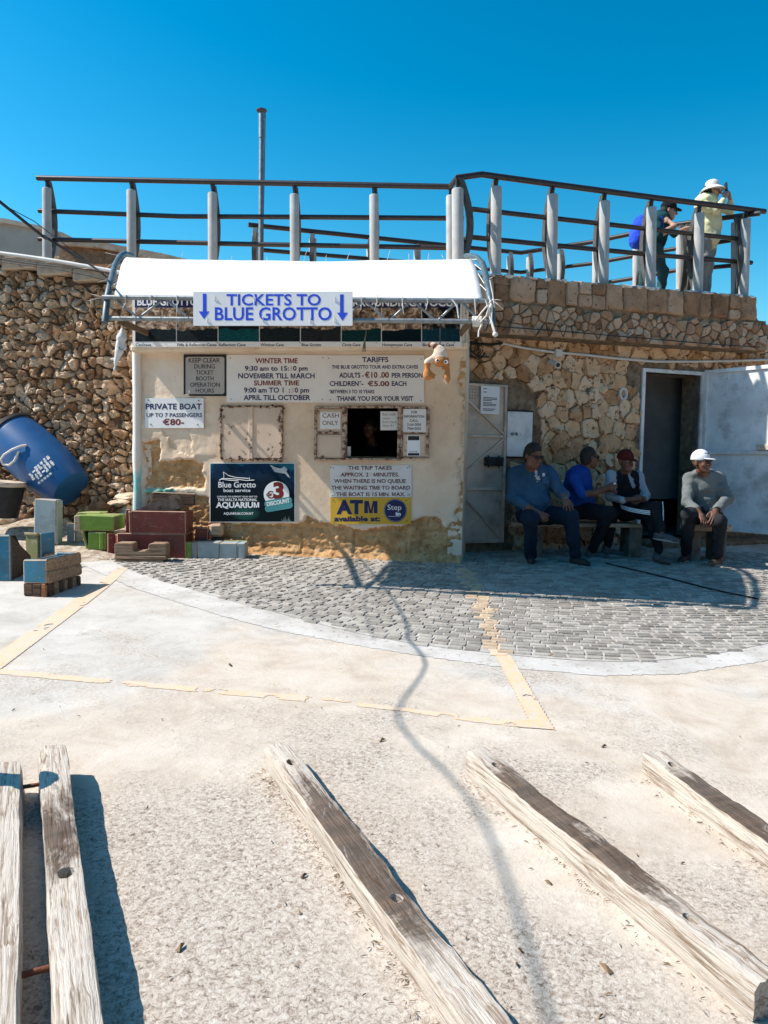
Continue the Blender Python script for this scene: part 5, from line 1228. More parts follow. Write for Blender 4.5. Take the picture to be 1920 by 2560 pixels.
b.part('inner_floor', M['c_blue'], [((-W1*.42, L1*.55, h2*.82), (W1*.5, L1*.88, .04), 0, 'X', .006), ((-W1*.5, L1*.52, h2*.35), (W1*.85, L1*.94, h2*.5), 0, 'X', .004), ((-W1*.5, L1*.97, h2*.5), (W1*.95, .035, h2*.98), 0, 'X', .006)])
# blue block cut by the left edge of the view, with a sloping end
p, k = spx(26, 1453); H = 116*k; Wd = 62*k
b = Box('boat_block', 'tall blue block at the left edge with a dark sloping side', 'wooden block', p, 4)
b.part('front_board', M['c_blue'], [((-Wd/2, .015, H/2), (Wd, .03, H), 0, 'X', .008)])
mb = MB(); pf = [(0, .03, 0), (0, .55, 0), (0, .50, H*.42), (0, .03, H*.98)]; mb.prism([(-.03, y, z) for _, y, z in pf], (.03, 0, 0)); mb.build('sloping_side', M['c_dark'], b.rt, local=True)
mb = MB(); mb.prism([(-Wd, y, z) for _, y, z in pf], (.03, 0, 0)); mb.build('far_side', M['c_blue'], b.rt, local=True)
b.part('sloping_back', M['c_dark'], [((-Wd/2, .28, H*.69), (Wd*.9, .02, H*.74), R(-48) if False else R(42), 'X', .004)])
# olive upright block with a blue side
p, k = spx(96, 1424); H = 92*k; Wd = 40*k
b = Box('boat_block', 'olive upright block with a blue side behind the front blue block', 'wooden block', p, -20)
b.part('olive_front', M['c_olive'], [((-Wd/2, .015, H*.47), (Wd, .03, H*.94), 0, 'X', .006)]); b.part('lip', M['c_olive'], [((-Wd/2, .01, H*.955), (Wd*1.06, .05, H*.07), 0, 'X', .006)])
b.part('blue_side', M['c_blue'], [((.012, .11, H*.49), (.024, .2, H*.98), 0, 'X', .008)]); b.part('core', M['c_blue'], [((-Wd/2, .12, H*.47), (Wd*.9, .17, H*.93))]); b.part('leaning_board', M['c_brown'], [((.07, .10, H*.22), (.02, .14, H*.44), R(-14), 'Y', .006)])
# pale blue board standing on end
p, k = BK(112, 1361); H = 113*k; Wd = 58*k
b = Box('boat_block', 'pale blue block standing upright in front of the blue drum', 'wooden block', p, -3, (0, R(1.5)))
b.part('block', M['c_lblue'], [((0, .07, H/2), (Wd, .14, H), 0, 'X', .012)]); b.part('edge_strip', M['c_lblue'], [((Wd*.5+.004, .07, H*.49), (.012, .13, H*.97), 0, 'X', .004)])
# grey board leaning behind the green blocks
p, k = BK(183, 1358); H = 50*k; Wd = 44*k
b = Box('board', 'blue grey board with a pale patch leaning under the green blocks', 'board', p+Vector((0, .06, 0)), 6, (R(-8), 0))
b.part('plank', M['c_grey'], [((-Wd*.30, 0, H/2), (Wd*.38, .03, H), 0, 'X', .006)]); b.part('plank', M['c_grey'], [((Wd*.12, 0, H/2), (Wd*.42, .03, H), 0, 'X', .006)]); b.part('patch', M['c_pale'], [((Wd*.22, -.018, H*.36), (Wd*.34, .01, H*.66), 0, 'X', .004)])
# lime green blocks
def tray(b, W, Dp, H, m, t=.03, mid=True, slats=2):
    b.part('front_board', m, [((W/2, t/2, H/2), (W, t, H), 0, 'X', .006)]); b.part('back_board', m, [((W/2, Dp-t/2, H/2), (W, t, H), 0, 'X', .006)])
    b.part('end_board', m, [((-t*.5+t, Dp/2, H/2), (t, Dp-2*t-.004, H*.98), 0, 'X', .006)]); b.part('end_board', m, [((W-t*.5-.001, Dp/2, H/2), (t, Dp-2*t-.004, H*.98), 0, 'X', .006)])
    b.part('floor_board', m, [((W/2, Dp/2, t), (W-2*t, Dp-2*t, t*.8), 0, 'X', .003)])
    for i in range(slats): b.part('cross_slat', m, [((W/2, Dp*(.36+.3*i), H*.93), (W-2*t-.004, Dp*.16, t*.8), 0, 'X', .004)])
p, k = BK(220, 1374); H = 44*k; Wd = 44*k
b = Box('boat_block', 'lower lime green block with a notched top, under the green tray', 'wooden block', p, 4)
tray(b, Wd, .34, H, M['c_green'], .028, slats=1); b.part('batten', M['c_green'], [((Wd*.76, -.006, H*.5), (Wd*.2, .016, H*.92), 0, 'X', .003)]); b.part('sloping_side', M['c_green'], [((-.035, .10, H*.52), (.02, .20, H*1.0), R(-14), 'Y', .004)])
z0 = H+.003; kk = k; Hg = 38*k; Wg = 96*k
b = Box('boat_block', 'lime green open tray with sunlit slats on top of the lower green block', 'wooden block', p+Vector((-33*k, -.02, z0+.01)), 3)
tray(b, Wg, .44, Hg, M['c_green'], .03); b.part('worn_end', M['c_pale'], [((.07*Wg, -.004, Hg*.5), (Wg*.15, .02, Hg*.96), 0, 'X', .004)])
b = Box('boat_block', 'smaller lime green block behind the open green tray', 'wooden block', p+Vector((-66*k, .28, z0+.03)), 3)
tray(b, 60*k, .3, 36*k, M['c_green'], .028, slats=1); b.part('worn_end', M['c_pale'], [((.02, -.004, 17*k), (.05, .02, 33*k), 0, 'X', .004)])
# dark red blocks
p, k = spx(293, 1396); H = 63*k; Wd = 169*k
b = Box('boat_block', 'large lower dark red block behind the notched chock', 'wooden block', p, 2)
tray(b, Wd, .42, H, M['c_red'], .03, slats=1); b.part('left_board', M['c_red'], [((-22*k, .16, 30*k), (26*k, .03, 58*k), R(22), 'Z', .006)]); b.part('left_side', M['c_red'], [((-6*k, .10, 30*k), (.024, .2, 56*k), R(28), 'Z', .004)])
pu = p+Vector((0, 0, H+.003)); Hu = 56*k; Wu = 136*k
b = Box('boat_block', 'upper dark red block carrying the slate wedge', 'wooden block', pu+Vector((33*k, .03, 0)), 1)
tray(b, Wu, .36, Hu, M['c_red'], .03, slats=2); b.part('left_board', M['c_red'], [((-20*k, .20, 28*k), (11*k, .03, 58*k), 0, 'X', .006)]); b.part('left_side', M['c_red'], [((-8*k, .10, 27*k), (.022, .22, 52*k), R(18), 'Z', .004)])
# wedge and old board on top
M['slate'] = mat('brown_slate', [(.10, .07, .055), (.19, .14, .11), (.26, .2, .16)], 14, .9, .7, 30)
zt_ = pu.z+Hu; c0 = Vector((p.x, p.y+.14, zt_)); ux = Vector((math.cos(YAW), math.sin(YAW), 0))
rt = thing('wedge', 'brown grey slate wedge lying across the upper red block', 'wedge', tuple(c0+ux*.45), GRP); mb = MB()
mb.prism([c0+ux*(30*k)+Vector((0, 0, 0)), c0+ux*(62*k)+Vector((0, 0, .055)), c0+ux*(123*k)+Vector((0, 0, 40*k)), c0+ux*(133*k)+Vector((0, 0, 30*k)), c0+ux*(143*k)+Vector((0, 0, 6*k)), c0+ux*(126*k)], (0, .16, 0)); mb.build('slab', M['slate'], rt)
b = Box('plank', 'dark old plank on edge behind the slate wedge', 'plank', pu+ux*(53*k)+Vector((-.0, .34, 70*k)), 0, (R(-6), R(1.5)))
b.part('board', M['c_dark'], [((55*k, 0, 14*k), (110*k, .05, 28*k), 0, 'X', .006)]); b.part('pale_edge', M['c_pale'], [((55*k, 0, 29.6*k), (110*k, .045, 3*k), 0, 'X', .003)])
b = Box('plank', 'thin sunlit board end propping the dark old plank', 'plank', pu+ux*(53*k)+Vector((0, .39, -.02)), 0)
b.part('prop', M['c_pale'], [((20*k, .02, 36*k), (16*k, .04, 72*k), 0, 'X', .004)])
# notched chock
p, k = spx(286, 1407); Wc = 128*k; Hc = 50*k
b = Box('chock', 'raw brown timber chock with a worn notch in front of the red blocks', 'wooden block', p, 1)
b.part('base_plank', M['c_brown'], [((Wc*.48, .09, Hc*.09), (Wc*.94, .18, Hc*.18), 0, 'X', .006)]); b.part('middle_plank', M['c_brown'], [((Wc*.5, .09, Hc*.29), (Wc*1.0, .19, Hc*.20), 0, 'X', .008)])
mb = MB(); q = [(0, .40), (1, .40), (1.0, .94), (.96, 1.0), (.70, 1.0), (.66, .92), (.66, .74), (.58, .62), (.40, .58), (.36, .66), (.355, .94), (.32, 1.0), (.04, 1.0), (0, .94)]
mb.prism([(x*Wc, 0, z*Hc) for x, z in q], (0, .19, 0)); o = mb.build('notched_top', M['c_brown'], b.rt, local=True)
md = o.modifiers.new('b', 'BEVEL'); md.width = .008; md.segments = 2
# long light blue and green block
p, k = spx(462, 1397); Wl_ = 150*k; Hl = 42*k
b = Box('boat_block', 'long grey blue block with a lime green end in front of the booth wall', 'wooden block', p, -1)
b.part('green_end', M['c_green'], [((.035, .10, Hl*.49), (.07, .20, Hl*.98), 0, 'X', .008)])
for x0, x1 in ((.077, .20), (.203, .57), (.573, .87), (.873, 1.0)): a_ = x0*Wl_ if x0 > .08 else .073; b.part('blue_board', M['c_lblue'], [(((a_+x1*Wl_)/2, .10, Hl*.5), (x1*Wl_-a_, .2, Hl), 0, 'X', .008)])
b.part('green_top', M['c_green'], [((Wl_*.78, .22, Hl*1.0), (Wl_*.40, .035, .02), 0, 'X', .004)])
q = p+Vector((0, .26, 0)); qz = Hl
b = Box('wood_offcut', 'pale rounded timber offcut standing behind the long blue block', 'offcut', q+ux*(58*k), 3); b.part('base', M['c_dark'], [((0, .05, 24*k), (28*k, .12, 48*k), 0, 'X', .01)]); b.part('pale_top', M['c_pale'], [((-2*k, .05, 67*k), (34*k, .13, 36*k), 0, 'X', .03)])
b = Box('wood_offcut', 'small red painted offcut between the red blocks and the pale offcut', 'offcut', q+ux*(18*k)+Vector((0, -.03, 0)), 10, (0, R(4))); b.part('base', M['c_dark'], [((0, .05, 20*k), (34*k, .12, 40*k), 0, 'X', .01)]); b.part('red_block', M['c_red'], [((0, .05, 58*k), (32*k, .12, 34*k), 0, 'X', .008)])
b = Box('wood_offcut', 'second red painted offcut tucked behind the small red one', 'offcut', q+ux*(34*k)+Vector((0, .10, 0)), -14); b.part('base', M['c_dark'], [((0, .05, 22*k), (24*k, .10, 44*k), 0, 'X', .01)]); b.part('red_block', M['c_red'], [((0, .05, 62*k), (22*k, .10, 36*k), 0, 'X', .012)])
# loose stones at the foot of the rubble wall
rl = random.Random(31)
def rock(name, label, c, sx, sy, sz, seed, m='coping', rz=0.0, flat=0.0):
    bm = bmesh.new(); bmesh.ops.create_icosphere(bm, subdivisions=3, radius=1)
    for v in bm.verts:
        d = 1+.28*mnoise.noise(v.co*1.6+Vector((seed, 0, 0)))+.12*mnoise.noise(v.co*5+Vector((0, seed, 0))); v.co = Vector((v.co.x*sx*d, v.co.y*sy*d, v.co.z*sz*d))
    me = bpy.data.meshes.new(name); bm.to_mesh(me); bm.free(); me.materials.append(M[m]); o = bpy.data.objects.new(name, me); COL.objects.link(o); o.location = c; o.rotation_euler = (flat, 0, rz)
    return tag(o, label, 'stone', 'loose stones under the rubble wall')
M['lightrock'] = mat('pale_rock', [(.38, .27, .17), (.56, .44, .32), (.64, .54, .43)], 9, .95, .8, 30, speck=((.2, .13, .08), 20, .34))
lab = ['large pale flat slab leaning on the rubble wall by the booth corner', 'second flat slab below the large pale slab', 'small pale stone under the flat slabs', 'brown stone behind the green blocks', 'stone right of the pale blue upright block', 'small stone beside the grey board', 'dark stone near the drum', 'brown stone under the blue drum', 'stone in front of the black bucket', 'pale rubble stone left of the pale blue block']
for i, (px, py, dd, sx, sy, sz, fl) in enumerate(((318, 1240, 9.5, .19, .10, .035, .3), (296, 1256, 9.4, .16, .10, .03, .2), (322, 1282, 9.4, .10, .09, .09, 0), (250, 1268, 9.7, .14, .1, .08, 0), (158, 1310, 9.8, .11, .10, .07, 0), (175, 1352, 9.6, .09, .07, .03, 0), (60, 1290, 10.0, .12, .10, .08, 0), (150, 1305, 10.0, .13, .1, .07, 0), (20, 1300, 9.9, .16, .12, .07, 0), (62, 1330, 9.8, .12, .10, .05, 0))):
    c = D(px, py, dd); rock('loose_stone', lab[i], c, sx, sy, sz, i*3.7, 'lightrock' if i not in (3, 6) else 'rubble', rl.random()*.6-.5, fl)
mb = MB(); NB = 40; vs = []                            # earth bank at the wall foot
x0, x1, y0, y1 = -7.4, BW0+.25, -1.25, LY+.05
for j in range(NB+1):
    for i in range(NB+1):
        x = x0+(x1-x0)*i/NB; y = y0+(y1-y0)*j/NB; t = j/NB; e = min(1, (x1-x)/.5)
        vs.append((x, y, gz(x, y)-.02+(t**1.3)*.36*e*(.8+.4*nz((x*1.5, y*2, 0)))+.03*nz((x*8, y*8, 1))*t))
mb.add(vs, [(j*(NB+1)+i, j*(NB+1)+i+1, (j+1)*(NB+1)+i+1, (j+1)*(NB+1)+i) for j in range(NB) for i in range(NB)])
M['bank'] = mat('stony_earth', [(.20, .14, .09), (.40, .32, .24), (.58, .52, .45)], 9, 1, .9, 24, speck=((.12, .08, .05), 26, .38))
tag(mb.build('earth_bank', M['bank'], smooth=180), kind='structure')
# blue drum
M['drum'] = mat('blue_plastic', [(.007, .075, .22), (.010, .10, .28)], 5, .42, .06, 90, spec=.5, speck=((.02, .06, .18), 40, .34))
da, db = D(34, 1094, 9.8), D(162, 1208, 9.58); ax = (db-da).normalized(); Rm = ax.to_track_quat('Z', 'Y').to_matrix(); Ld = (db-da).length+.12
dr = thing('drum', 'blue plastic drum tipped over against the rubble wall, rope handle at its open end', 'drum', tuple(db)); k = 9.7/F
r0 = 64*k; prof = [(r0*.97, -.05), (r0*1.02, 0), (r0*1.03, .05), (r0*1.07, .25), (r0*1.08, .45), (r0*1.05, .68), (r0*.98, .88), (r0*.86, Ld-.06), (r0*.80, Ld), (r0*.5, Ld+.015), (.01, Ld+.015)]
mb = MB(); mb.lathe(prof, da, Rm, 40, cap=(False, True)); mb.lathe([(r0*.93, -.05), (r0*.95, .3), (r0*.9, .7)], da, Rm, 40, cap=(False, False)); mb.lathe([(r0*.93, -.05), (r0*.97, -.05)], da, Rm, 40, cap=(False, False)); mb.build('body', M['drum'], dr, smooth=50)
mb = MB(); mb.lathe([(r0*1.0, -.075), (r0*1.06, -.07), (r0*1.07, -.02), (r0*1.03, -.01)], da, Rm, 40, cap=(False, False)); mb.build('rim', M['black'], dr, smooth=50)
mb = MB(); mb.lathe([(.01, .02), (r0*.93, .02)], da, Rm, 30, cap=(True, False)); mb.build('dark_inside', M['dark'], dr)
def dsurf(px, py, off=.0):                           # point on the drum's skin seen at that pixel
    d = ray(px, py); best = None
    for t in np.linspace(8.6, 10.6, 500):
        q = CAM+d*float(t); s = (q-da).dot(ax); rr2 = (q-da-ax*s).length; rp = float(np.interp(s, [z for r, z in prof], [r for r, z in prof]))
        if -.05 <= s <= Ld and rr2 <= rp+off: return q
    return CAM+d*9.0
M['sticker'] = mat('ragged_white_sticker', [(.62, .62, .60), (.75, .75, .73)], 9, .7, .1, 30)
mb = MB(); rl = random.Random(12); cx_, cy_, an = 104, 1173, R(-38)
for i in range(7):                                   # torn white lettering, no longer readable
    for s in range(6):
        u = -30+i*10+rl.uniform(-1, 1); v = -13+s*5; w1, h1_ = rl.uniform(2.0, 4.6), rl.uniform(2.0, 3.2)
        if rl.random() < .22: continue
        q = [(u-w1, v-h1_), (u+w1, v-h1_), (u+w1*.8, v+h1_), (u-w1, v+h1_)]
        if i > 4: q = [(a, b-3) for a, b in q]
        mb.add([dsurf(cx_+a*math.cos(an)-b*math.sin(an), cy_+a*math.sin(an)+b*math.cos(an), .008) for a, b in q][::-1], [(0, 1, 2, 3)])
for i in range(5):
    u = -26+i*9; q = [(u-3, 20), (u+3.5, 20), (u+3.5, 26), (u-3, 25)]; mb.add([dsurf(cx_+a*math.cos(an)-b*math.sin(an), cy_+a*math.sin(an)+b*math.cos(an), .008) for a, b in q][::-1], [(0, 1, 2, 3)])
mb.build('worn_sticker', M['sticker'], dr)
mb = MB(); mb.tube([dsurf(x, y, o_) for x, y, o_ in ((66, 1113, .01), (52, 1115, .035), (30, 1124, .05), (10, 1137, .06), (2, 1148, .07), (8, 1161, .07), (22, 1163, .06), (36, 1152, .04), (47, 1128, .015))], .014, 8); mb.build('rope_handle', M['cord'], dr, smooth=60)
# black bucket with a whitened rim
bp = D(8, 1293, 9.35); bk = thing('bucket', 'black bucket with a whitened rim beside the blue drum', 'bucket', tuple(bp)); k = 9.35/F
mb = MB(); mb.lathe([(.17, 0), (.235, 84*k), (.225, 84*k), (.16, .02), (.01, .02)], bp, Matrix.Rotation(R(4), 3, 'Y'), 28, cap=(True, False)); mb.build('body', M['black'], bk, smooth=50)
mb = MB(); mb.lathe([(.225, 78*k), (.245, 80*k), (.25, 86*k), (.235, 90*k), (.15, 88*k), (.01, 84*k)], bp, Matrix.Rotation(R(4), 3, 'Y'), 28, cap=(False, False)); mb.build('whitened_top', M['lightrock'], bk, smooth=50)
# chain on the paving in the shade
mb = MB(); cp = [G(x, y, .022) for x, y in ((1515, 1408), (1600, 1428), (1680, 1447), (1760, 1468), (1830, 1484), (1893, 1496))]
for a, b in zip(cp[:-1], cp[1:]):
    n_ = 14
    for i in range(n_):
        c = a.lerp(b, (i+.5)/n_); d = (b-a).normalized(); mb.tube([c-d*.022, c+d*.022], .009, 5)
tag(mb.build('chain', M['black']), 'dark chain lying across the shaded cobbles in front of the bench', 'chain')

# ------------------------------------------------------------------ overhead cables from the booth corner
SH = [(1009, 1412), (1030, 1500), (1051, 1573), (1066, 1600), (1024, 1663), (993, 1718), (995, 1775), (1036, 1856), (1100, 1915), (1190, 2020), (1250, 2150), (1300, 2300), (1372, 2540), (1430, 2760)]
hts = [None]*len(SH); pts = []
line = [(270, 690), (235, 668), (170, 628), (110, 590), (60, 553), (0, 515)]
for i, q in enumerate(SH):
    g_ = G(*q)
    if i < 6:                                          # where it is in view: on the sight line of the visible wire
        tx, ty = line[i]; best = None
        for h in np.linspace(2.2, 4.6, 480):
            P_ = g_ - SUN*(float(h)/-SUN.z); v = P_-CAM; dpt = v.dot(FWD)
            if dpt < .5: continue
            x_, y_ = PW/2+F*v.dot(RGT)/dpt, PH/2-F*v.dot(UPV)/dpt
            e = math.hypot(x_-tx, y_-ty)
            if best is None or e < best[0]: best = (e, P_, x_, y_)
        pts.append(best[1])
    else: pts.append(None)
for i in range(6, len(SH)): pts[i] = G(*SH[i]) - SUN*((pts[5].z+1.25+.05*(i-6))/-SUN.z)
def smoothline(P, m=4):
    o = []
    for i in range(len(P)-1):
        p0_, p1_, p2_, p3_ = P[max(i-1, 0)], P[i], P[i+1], P[min(i+2, len(P)-1)]
        for j in range(m):
            f = j/m; o.append(.5*((2*p1_)+(p2_-p0_)*f+(2*p0_-5*p1_+4*p2_-p3_)*f*f+(3*p1_-p0_-3*p2_+p3_)*f**3))
    return o+[P[-1]]
mb = MB(); vis = [D(*line[i], (pts[i]-CAM).dot(FWD)) for i in range(1, 5)]; fine = smoothline([D(268, 694, 8.7)]+vis+pts[6:]); mb.tube(fine, .0095, 8)
tag(mb.build('overhead_cable', M['black'], smooth=60), 'black cable sagging from the upper left down to the awning corner', 'cable')
mb = MB(); mb.tube([D(262, 690, 8.72), D(200, 640, 8.0), D(85, 553, 6.9), D(0, 508, 6.2), D(-140, 420, 5.2)], .004, 6)
tag(mb.build('overhead_cable', M['black']), 'thin black wire running just above the thick overhead cable', 'cable')
print('CABLEPX', [tuple(round(c) for c in (PW/2+F*(p-CAM).dot(RGT)/(p-CAM).dot(FWD), PH/2-F*(p-CAM).dot(UPV)/(p-CAM).dot(FWD))) for p in fine[::4]], [round(p.z, 2) for p in pts])
# ------------------------------------------------------------------ figures: bodies grown from smooth-blended limbs
def surface_nets(f, m, org, res):
    nx, ny, nz_ = f.shape; s = f < 0
    sl = [slice(0, -1), slice(1, None)]
    c = {(i, j, k): f[sl[i], sl[j], sl[k]] for i in (0, 1) for j in (0, 1) for k in (0, 1)}
    cnt = sum((v < 0).astype(np.int8) for v in c.values()); act = (cnt > 0) & (cnt < 8)
    idx = -np.ones(act.shape, np.int64); I = np.argwhere(act); idx[act] = np.arange(len(I))
    acc = np.zeros((len(I), 3)); num = np.zeros(len(I))
    cs = {k: v[act] for k, v in c.items()}
    for a in cs:
        for ax in range(3):
            if a[ax]: continue
            b = list(a); b[ax] = 1; b = tuple(b); fa, fb = cs[a], cs[b]; cr = (fa < 0) != (fb < 0)
            t = np.where(cr, fa/np.where(cr, fa-fb, 1), 0); p = np.tile(np.array(a, float), (len(I), 1)); p[:, ax] += t
            acc += p*cr[:, None]; num += cr
    V = org + (I + acc/num[:, None])*res
    g = np.clip(np.rint(I+acc/num[:, None]).astype(int), 0, np.array(f.shape)-1); vm = m[g[:, 0], g[:, 1], g[:, 2]]
    Q = []
    for ax in range(3):
        o = [a for a in range(3) if a != ax]; s0 = [slice(None)]*3; s1 = [slice(None)]*3; s0[ax] = slice(0, -1); s1[ax] = slice(1, None)
        ch = s[tuple(s0)] != s[tuple(s1)]; E = np.argwhere(ch); E = E[(E[:, o[0]] > 0) & (E[:, o[1]] > 0) & (E[:, o[0]] < f.shape[o[0]]-1) & (E[:, o[1]] < f.shape[o[1]]-1)]
        ins = s[E[:, 0], E[:, 1], E[:, 2]]
        def at(d0, d1):
            q = E.copy(); q[:, o[0]] += d0; q[:, o[1]] += d1; return idx[q[:, 0], q[:, 1], q[:, 2]]
        q = np.stack([at(-1, -1), at(0, -1), at(0, 0), at(-1, 0)], 1); flip = ins if ax != 1 else ~ins
        q[~flip] = q[~flip][:, ::-1]; Q.append(q[(q >= 0).all(1)])
    return V, np.concatenate(Q), vm
def sdf(prims, res, folds=None):
    """prims: ('c', a, b, ra, rb, mat, k) tapered limb | ('e', centre, radii, frame, mat, k[, cut]) ellipsoid, cut = keep side of (point, normal)"""
    lo = np.full(3, 1e9); hi = -lo
    for p in prims:
        if p[0] == 'c': r = max(p[3], p[4]); b = np.array([p[1], p[2]]); lo = np.minimum(lo, b.min(0)-r); hi = np.maximum(hi, b.max(0)+r)
        else: r = max(p[2]); b = np.array(p[1]); lo = np.minimum(lo, b-r); hi = np.maximum(hi, b+r)
    lo -= 3*res; hi += 3*res; n = np.ceil((hi-lo)/res).astype(int)+1
    f = np.full(n, 10.0, np.float32); m = np.zeros(n, np.int16); ax = [lo[i]+np.arange(n[i])*res for i in range(3)]
    for p in prims:
        k = p[6] if p[0] == 'c' else p[5]
        if p[0] == 'c': r = max(p[3], p[4]); b = np.array([p[1], p[2]]); l, h = b.min(0)-r, b.max(0)+r
        else: r = max(p[2]); b = np.array(p[1]); l, h = b-r, b+r
        mg = k+3*res; i0 = np.clip(((l-mg-lo)/res).astype(int), 0, n-1); i1 = np.clip(((h+mg-lo)/res).astype(int)+2, 1, n)
        S_ = tuple(slice(a, b) for a, b in zip(i0, i1)); X, Y, Z = np.meshgrid(*[ax[i][S_[i]] for i in range(3)], indexing='ij')
        if p[0] == 'c':
            a, b = np.array(p[1]), np.array(p[2]); d = b-a; L = max(d @ d, 1e-9); t = np.clip(((X-a[0])*d[0]+(Y-a[1])*d[1]+(Z-a[2])*d[2])/L, 0, 1)
            D_ = np.sqrt((X-a[0]-t*d[0])**2+(Y-a[1]-t*d[1])**2+(Z-a[2]-t*d[2])**2)-(p[3]+(p[4]-p[3])*t); mm = p[5]
        else:
            cc = np.array(p[1]); Rm = np.array(p[3]); q = [((X-cc[0])*Rm[0][i]+(Y-cc[1])*Rm[1][i]+(Z-cc[2])*Rm[2][i])/p[2][i] for i in range(3)]
            k0 = np.sqrt(q[0]**2+q[1]**2+q[2]**2)+1e-9; k1 = np.sqrt(sum((q[i]/p[2][i])**2 for i in range(3)))+1e-9; D_ = k0*(k0-1)/k1; mm = p[4]
            if len(p) > 6: pt, nn = np.array(p[6][0]), np.array(p[6][1]); D_ = np.maximum(D_, -((X-pt[0])*nn[0]+(Y-pt[1])*nn[1]+(Z-pt[2])*nn[2]))
        F0 = f[S_]; near = D_ < F0; hh = np.maximum(k-np.abs(D_-F0), 0)/max(k, 1e-6)
        f[S_] = np.minimum(D_, F0)-hh*hh*k*.25; mv = m[S_]; mv[near] = mm; m[S_] = mv
    if folds:
        X, Y, Z = np.meshgrid(*ax, indexing='ij'); band_ = np.abs(f) < .05; mask = band_ & np.isin(m, folds[0])
        x, y, z = X[mask], Y[mask], Z[mask]; w_ = fbm(x*7+z*2, y*7, z*11, 3)-.5; r_ = 1-np.abs(2*fbm(x*9+31, y*9+z*5, z*5, 3)-1)
        f[mask] -= (folds[1]*(w_*1.4+(r_-.75)*.9)).astype(np.float32)
    return surface_nets(f, m, lo, res)
def figure_mesh(name, parts, mats, parent, smooth=True):
    mb_v, mb_f, mb_m = [], [], []
    for V, Q, vm in parts: mb_m += vm[Q[:, 0]].tolist(); mb_f += (Q+len(mb_v)).tolist(); mb_v += V.tolist()
    b = MB(); b.v = mb_v; b.f = [tuple(q) for q in mb_f]; b.m = mb_m; b.col = [None]*len(mb_f)
    return b.build(name, mats, parent, smooth=180)
UPW = Vector((0, 0, 1)); RW_ = Vector((math.cos(YAW), math.sin(YAW), 0)); FW_ = FH
def Cc(a, b, ra, rb, m, k=.03): return ('c', tuple(a), tuple(b), ra, rb, m, k)
def Ee(c, rad, fr, m, k=.03, *cut): return ('e', tuple(c), rad, fr, m, k, *cut)
def frame_of(x, y, z): return [[x[i], y[i], z[i]] for i in range(3)]
BODYF = frame_of(RW_, FW_, UPW)
def head_frame(yaw, pitch=0.0, roll=0.0):
    """yaw 0 faces the camera, 90 faces image right; pitch > 0 looks up"""
    y, p = R(yaw), R(pitch); h = RW_*math.sin(y)-FW_*math.cos(y); f = h*math.cos(p)+UPW*math.sin(p); s = UPW.cross(h).normalized(); u = f.cross(s)*-1
    u = s.cross(f)*-1 if False else f.cross(-s) ; u = u if u.z > 0 else -u
    if roll: s, u = s*math.cos(R(roll))+u*math.sin(R(roll)), u*math.cos(R(roll))-s*math.sin(R(roll))
    return s, f, u
def head_prims(c, fr, s=1.0, skin=0, lip=1, eye=2, heavy=0.0):
    r, f, u = fr; P = lambda a, b, d: c+r*(a*s)+f*(b*s)+u*(d*s); FR = frame_of(r, f, u); k = .02*s
    o = [Ee(P(0, -.012, .032), (.074*s, .092*s, .098*s), FR, skin, k), Ee(P(0, .028, -.040), (.058*s+heavy*.01, .062*s, .074*s), FR, skin, .03*s), Ee(P(0, .058, -.098), (.028*s, .026*s, .022*s), FR, skin, .03*s),
         Cc(P(0, .090, .012), P(0, .113, -.032), .009*s, .0145*s, skin, .012*s), Ee(P(.013, .100, -.036), (.009*s, .010*s, .008*s), FR, skin, .008*s), Ee(P(-.013, .100, -.036), (.009*s, .010*s, .008*s), FR, skin, .008*s)]
    for e in (-1, 1):
        o += [Ee(P(e*.036, .060, -.030), (.026*s, .022*s, .026*s), FR, skin, .02*s), Ee(P(e*.077, -.010, -.004), (.010*s, .019*s, .033*s), FR, skin, .008*s), Cc(P(e*.012, .086, .034), P(e*.048, .070, .036), .010*s, .009*s, skin, .014*s), Ee(P(e*.031, .073, .013), (.013*s, .010*s, .009*s), FR, eye, .002*s)]
        if heavy: o.append(Ee(P(e*.045, .03, -.075), (.035*s, .035*s, .035*s), FR, skin, .03*s))
    o += [Cc(P(-.021, .084, -.066), P(.021, .084, -.066), .006*s, .006*s, lip, .006*s), Cc(P(-.017, .084, -.074), P(.017, .084, -.074), .007*s, .007*s, lip, .006*s)]
    return o
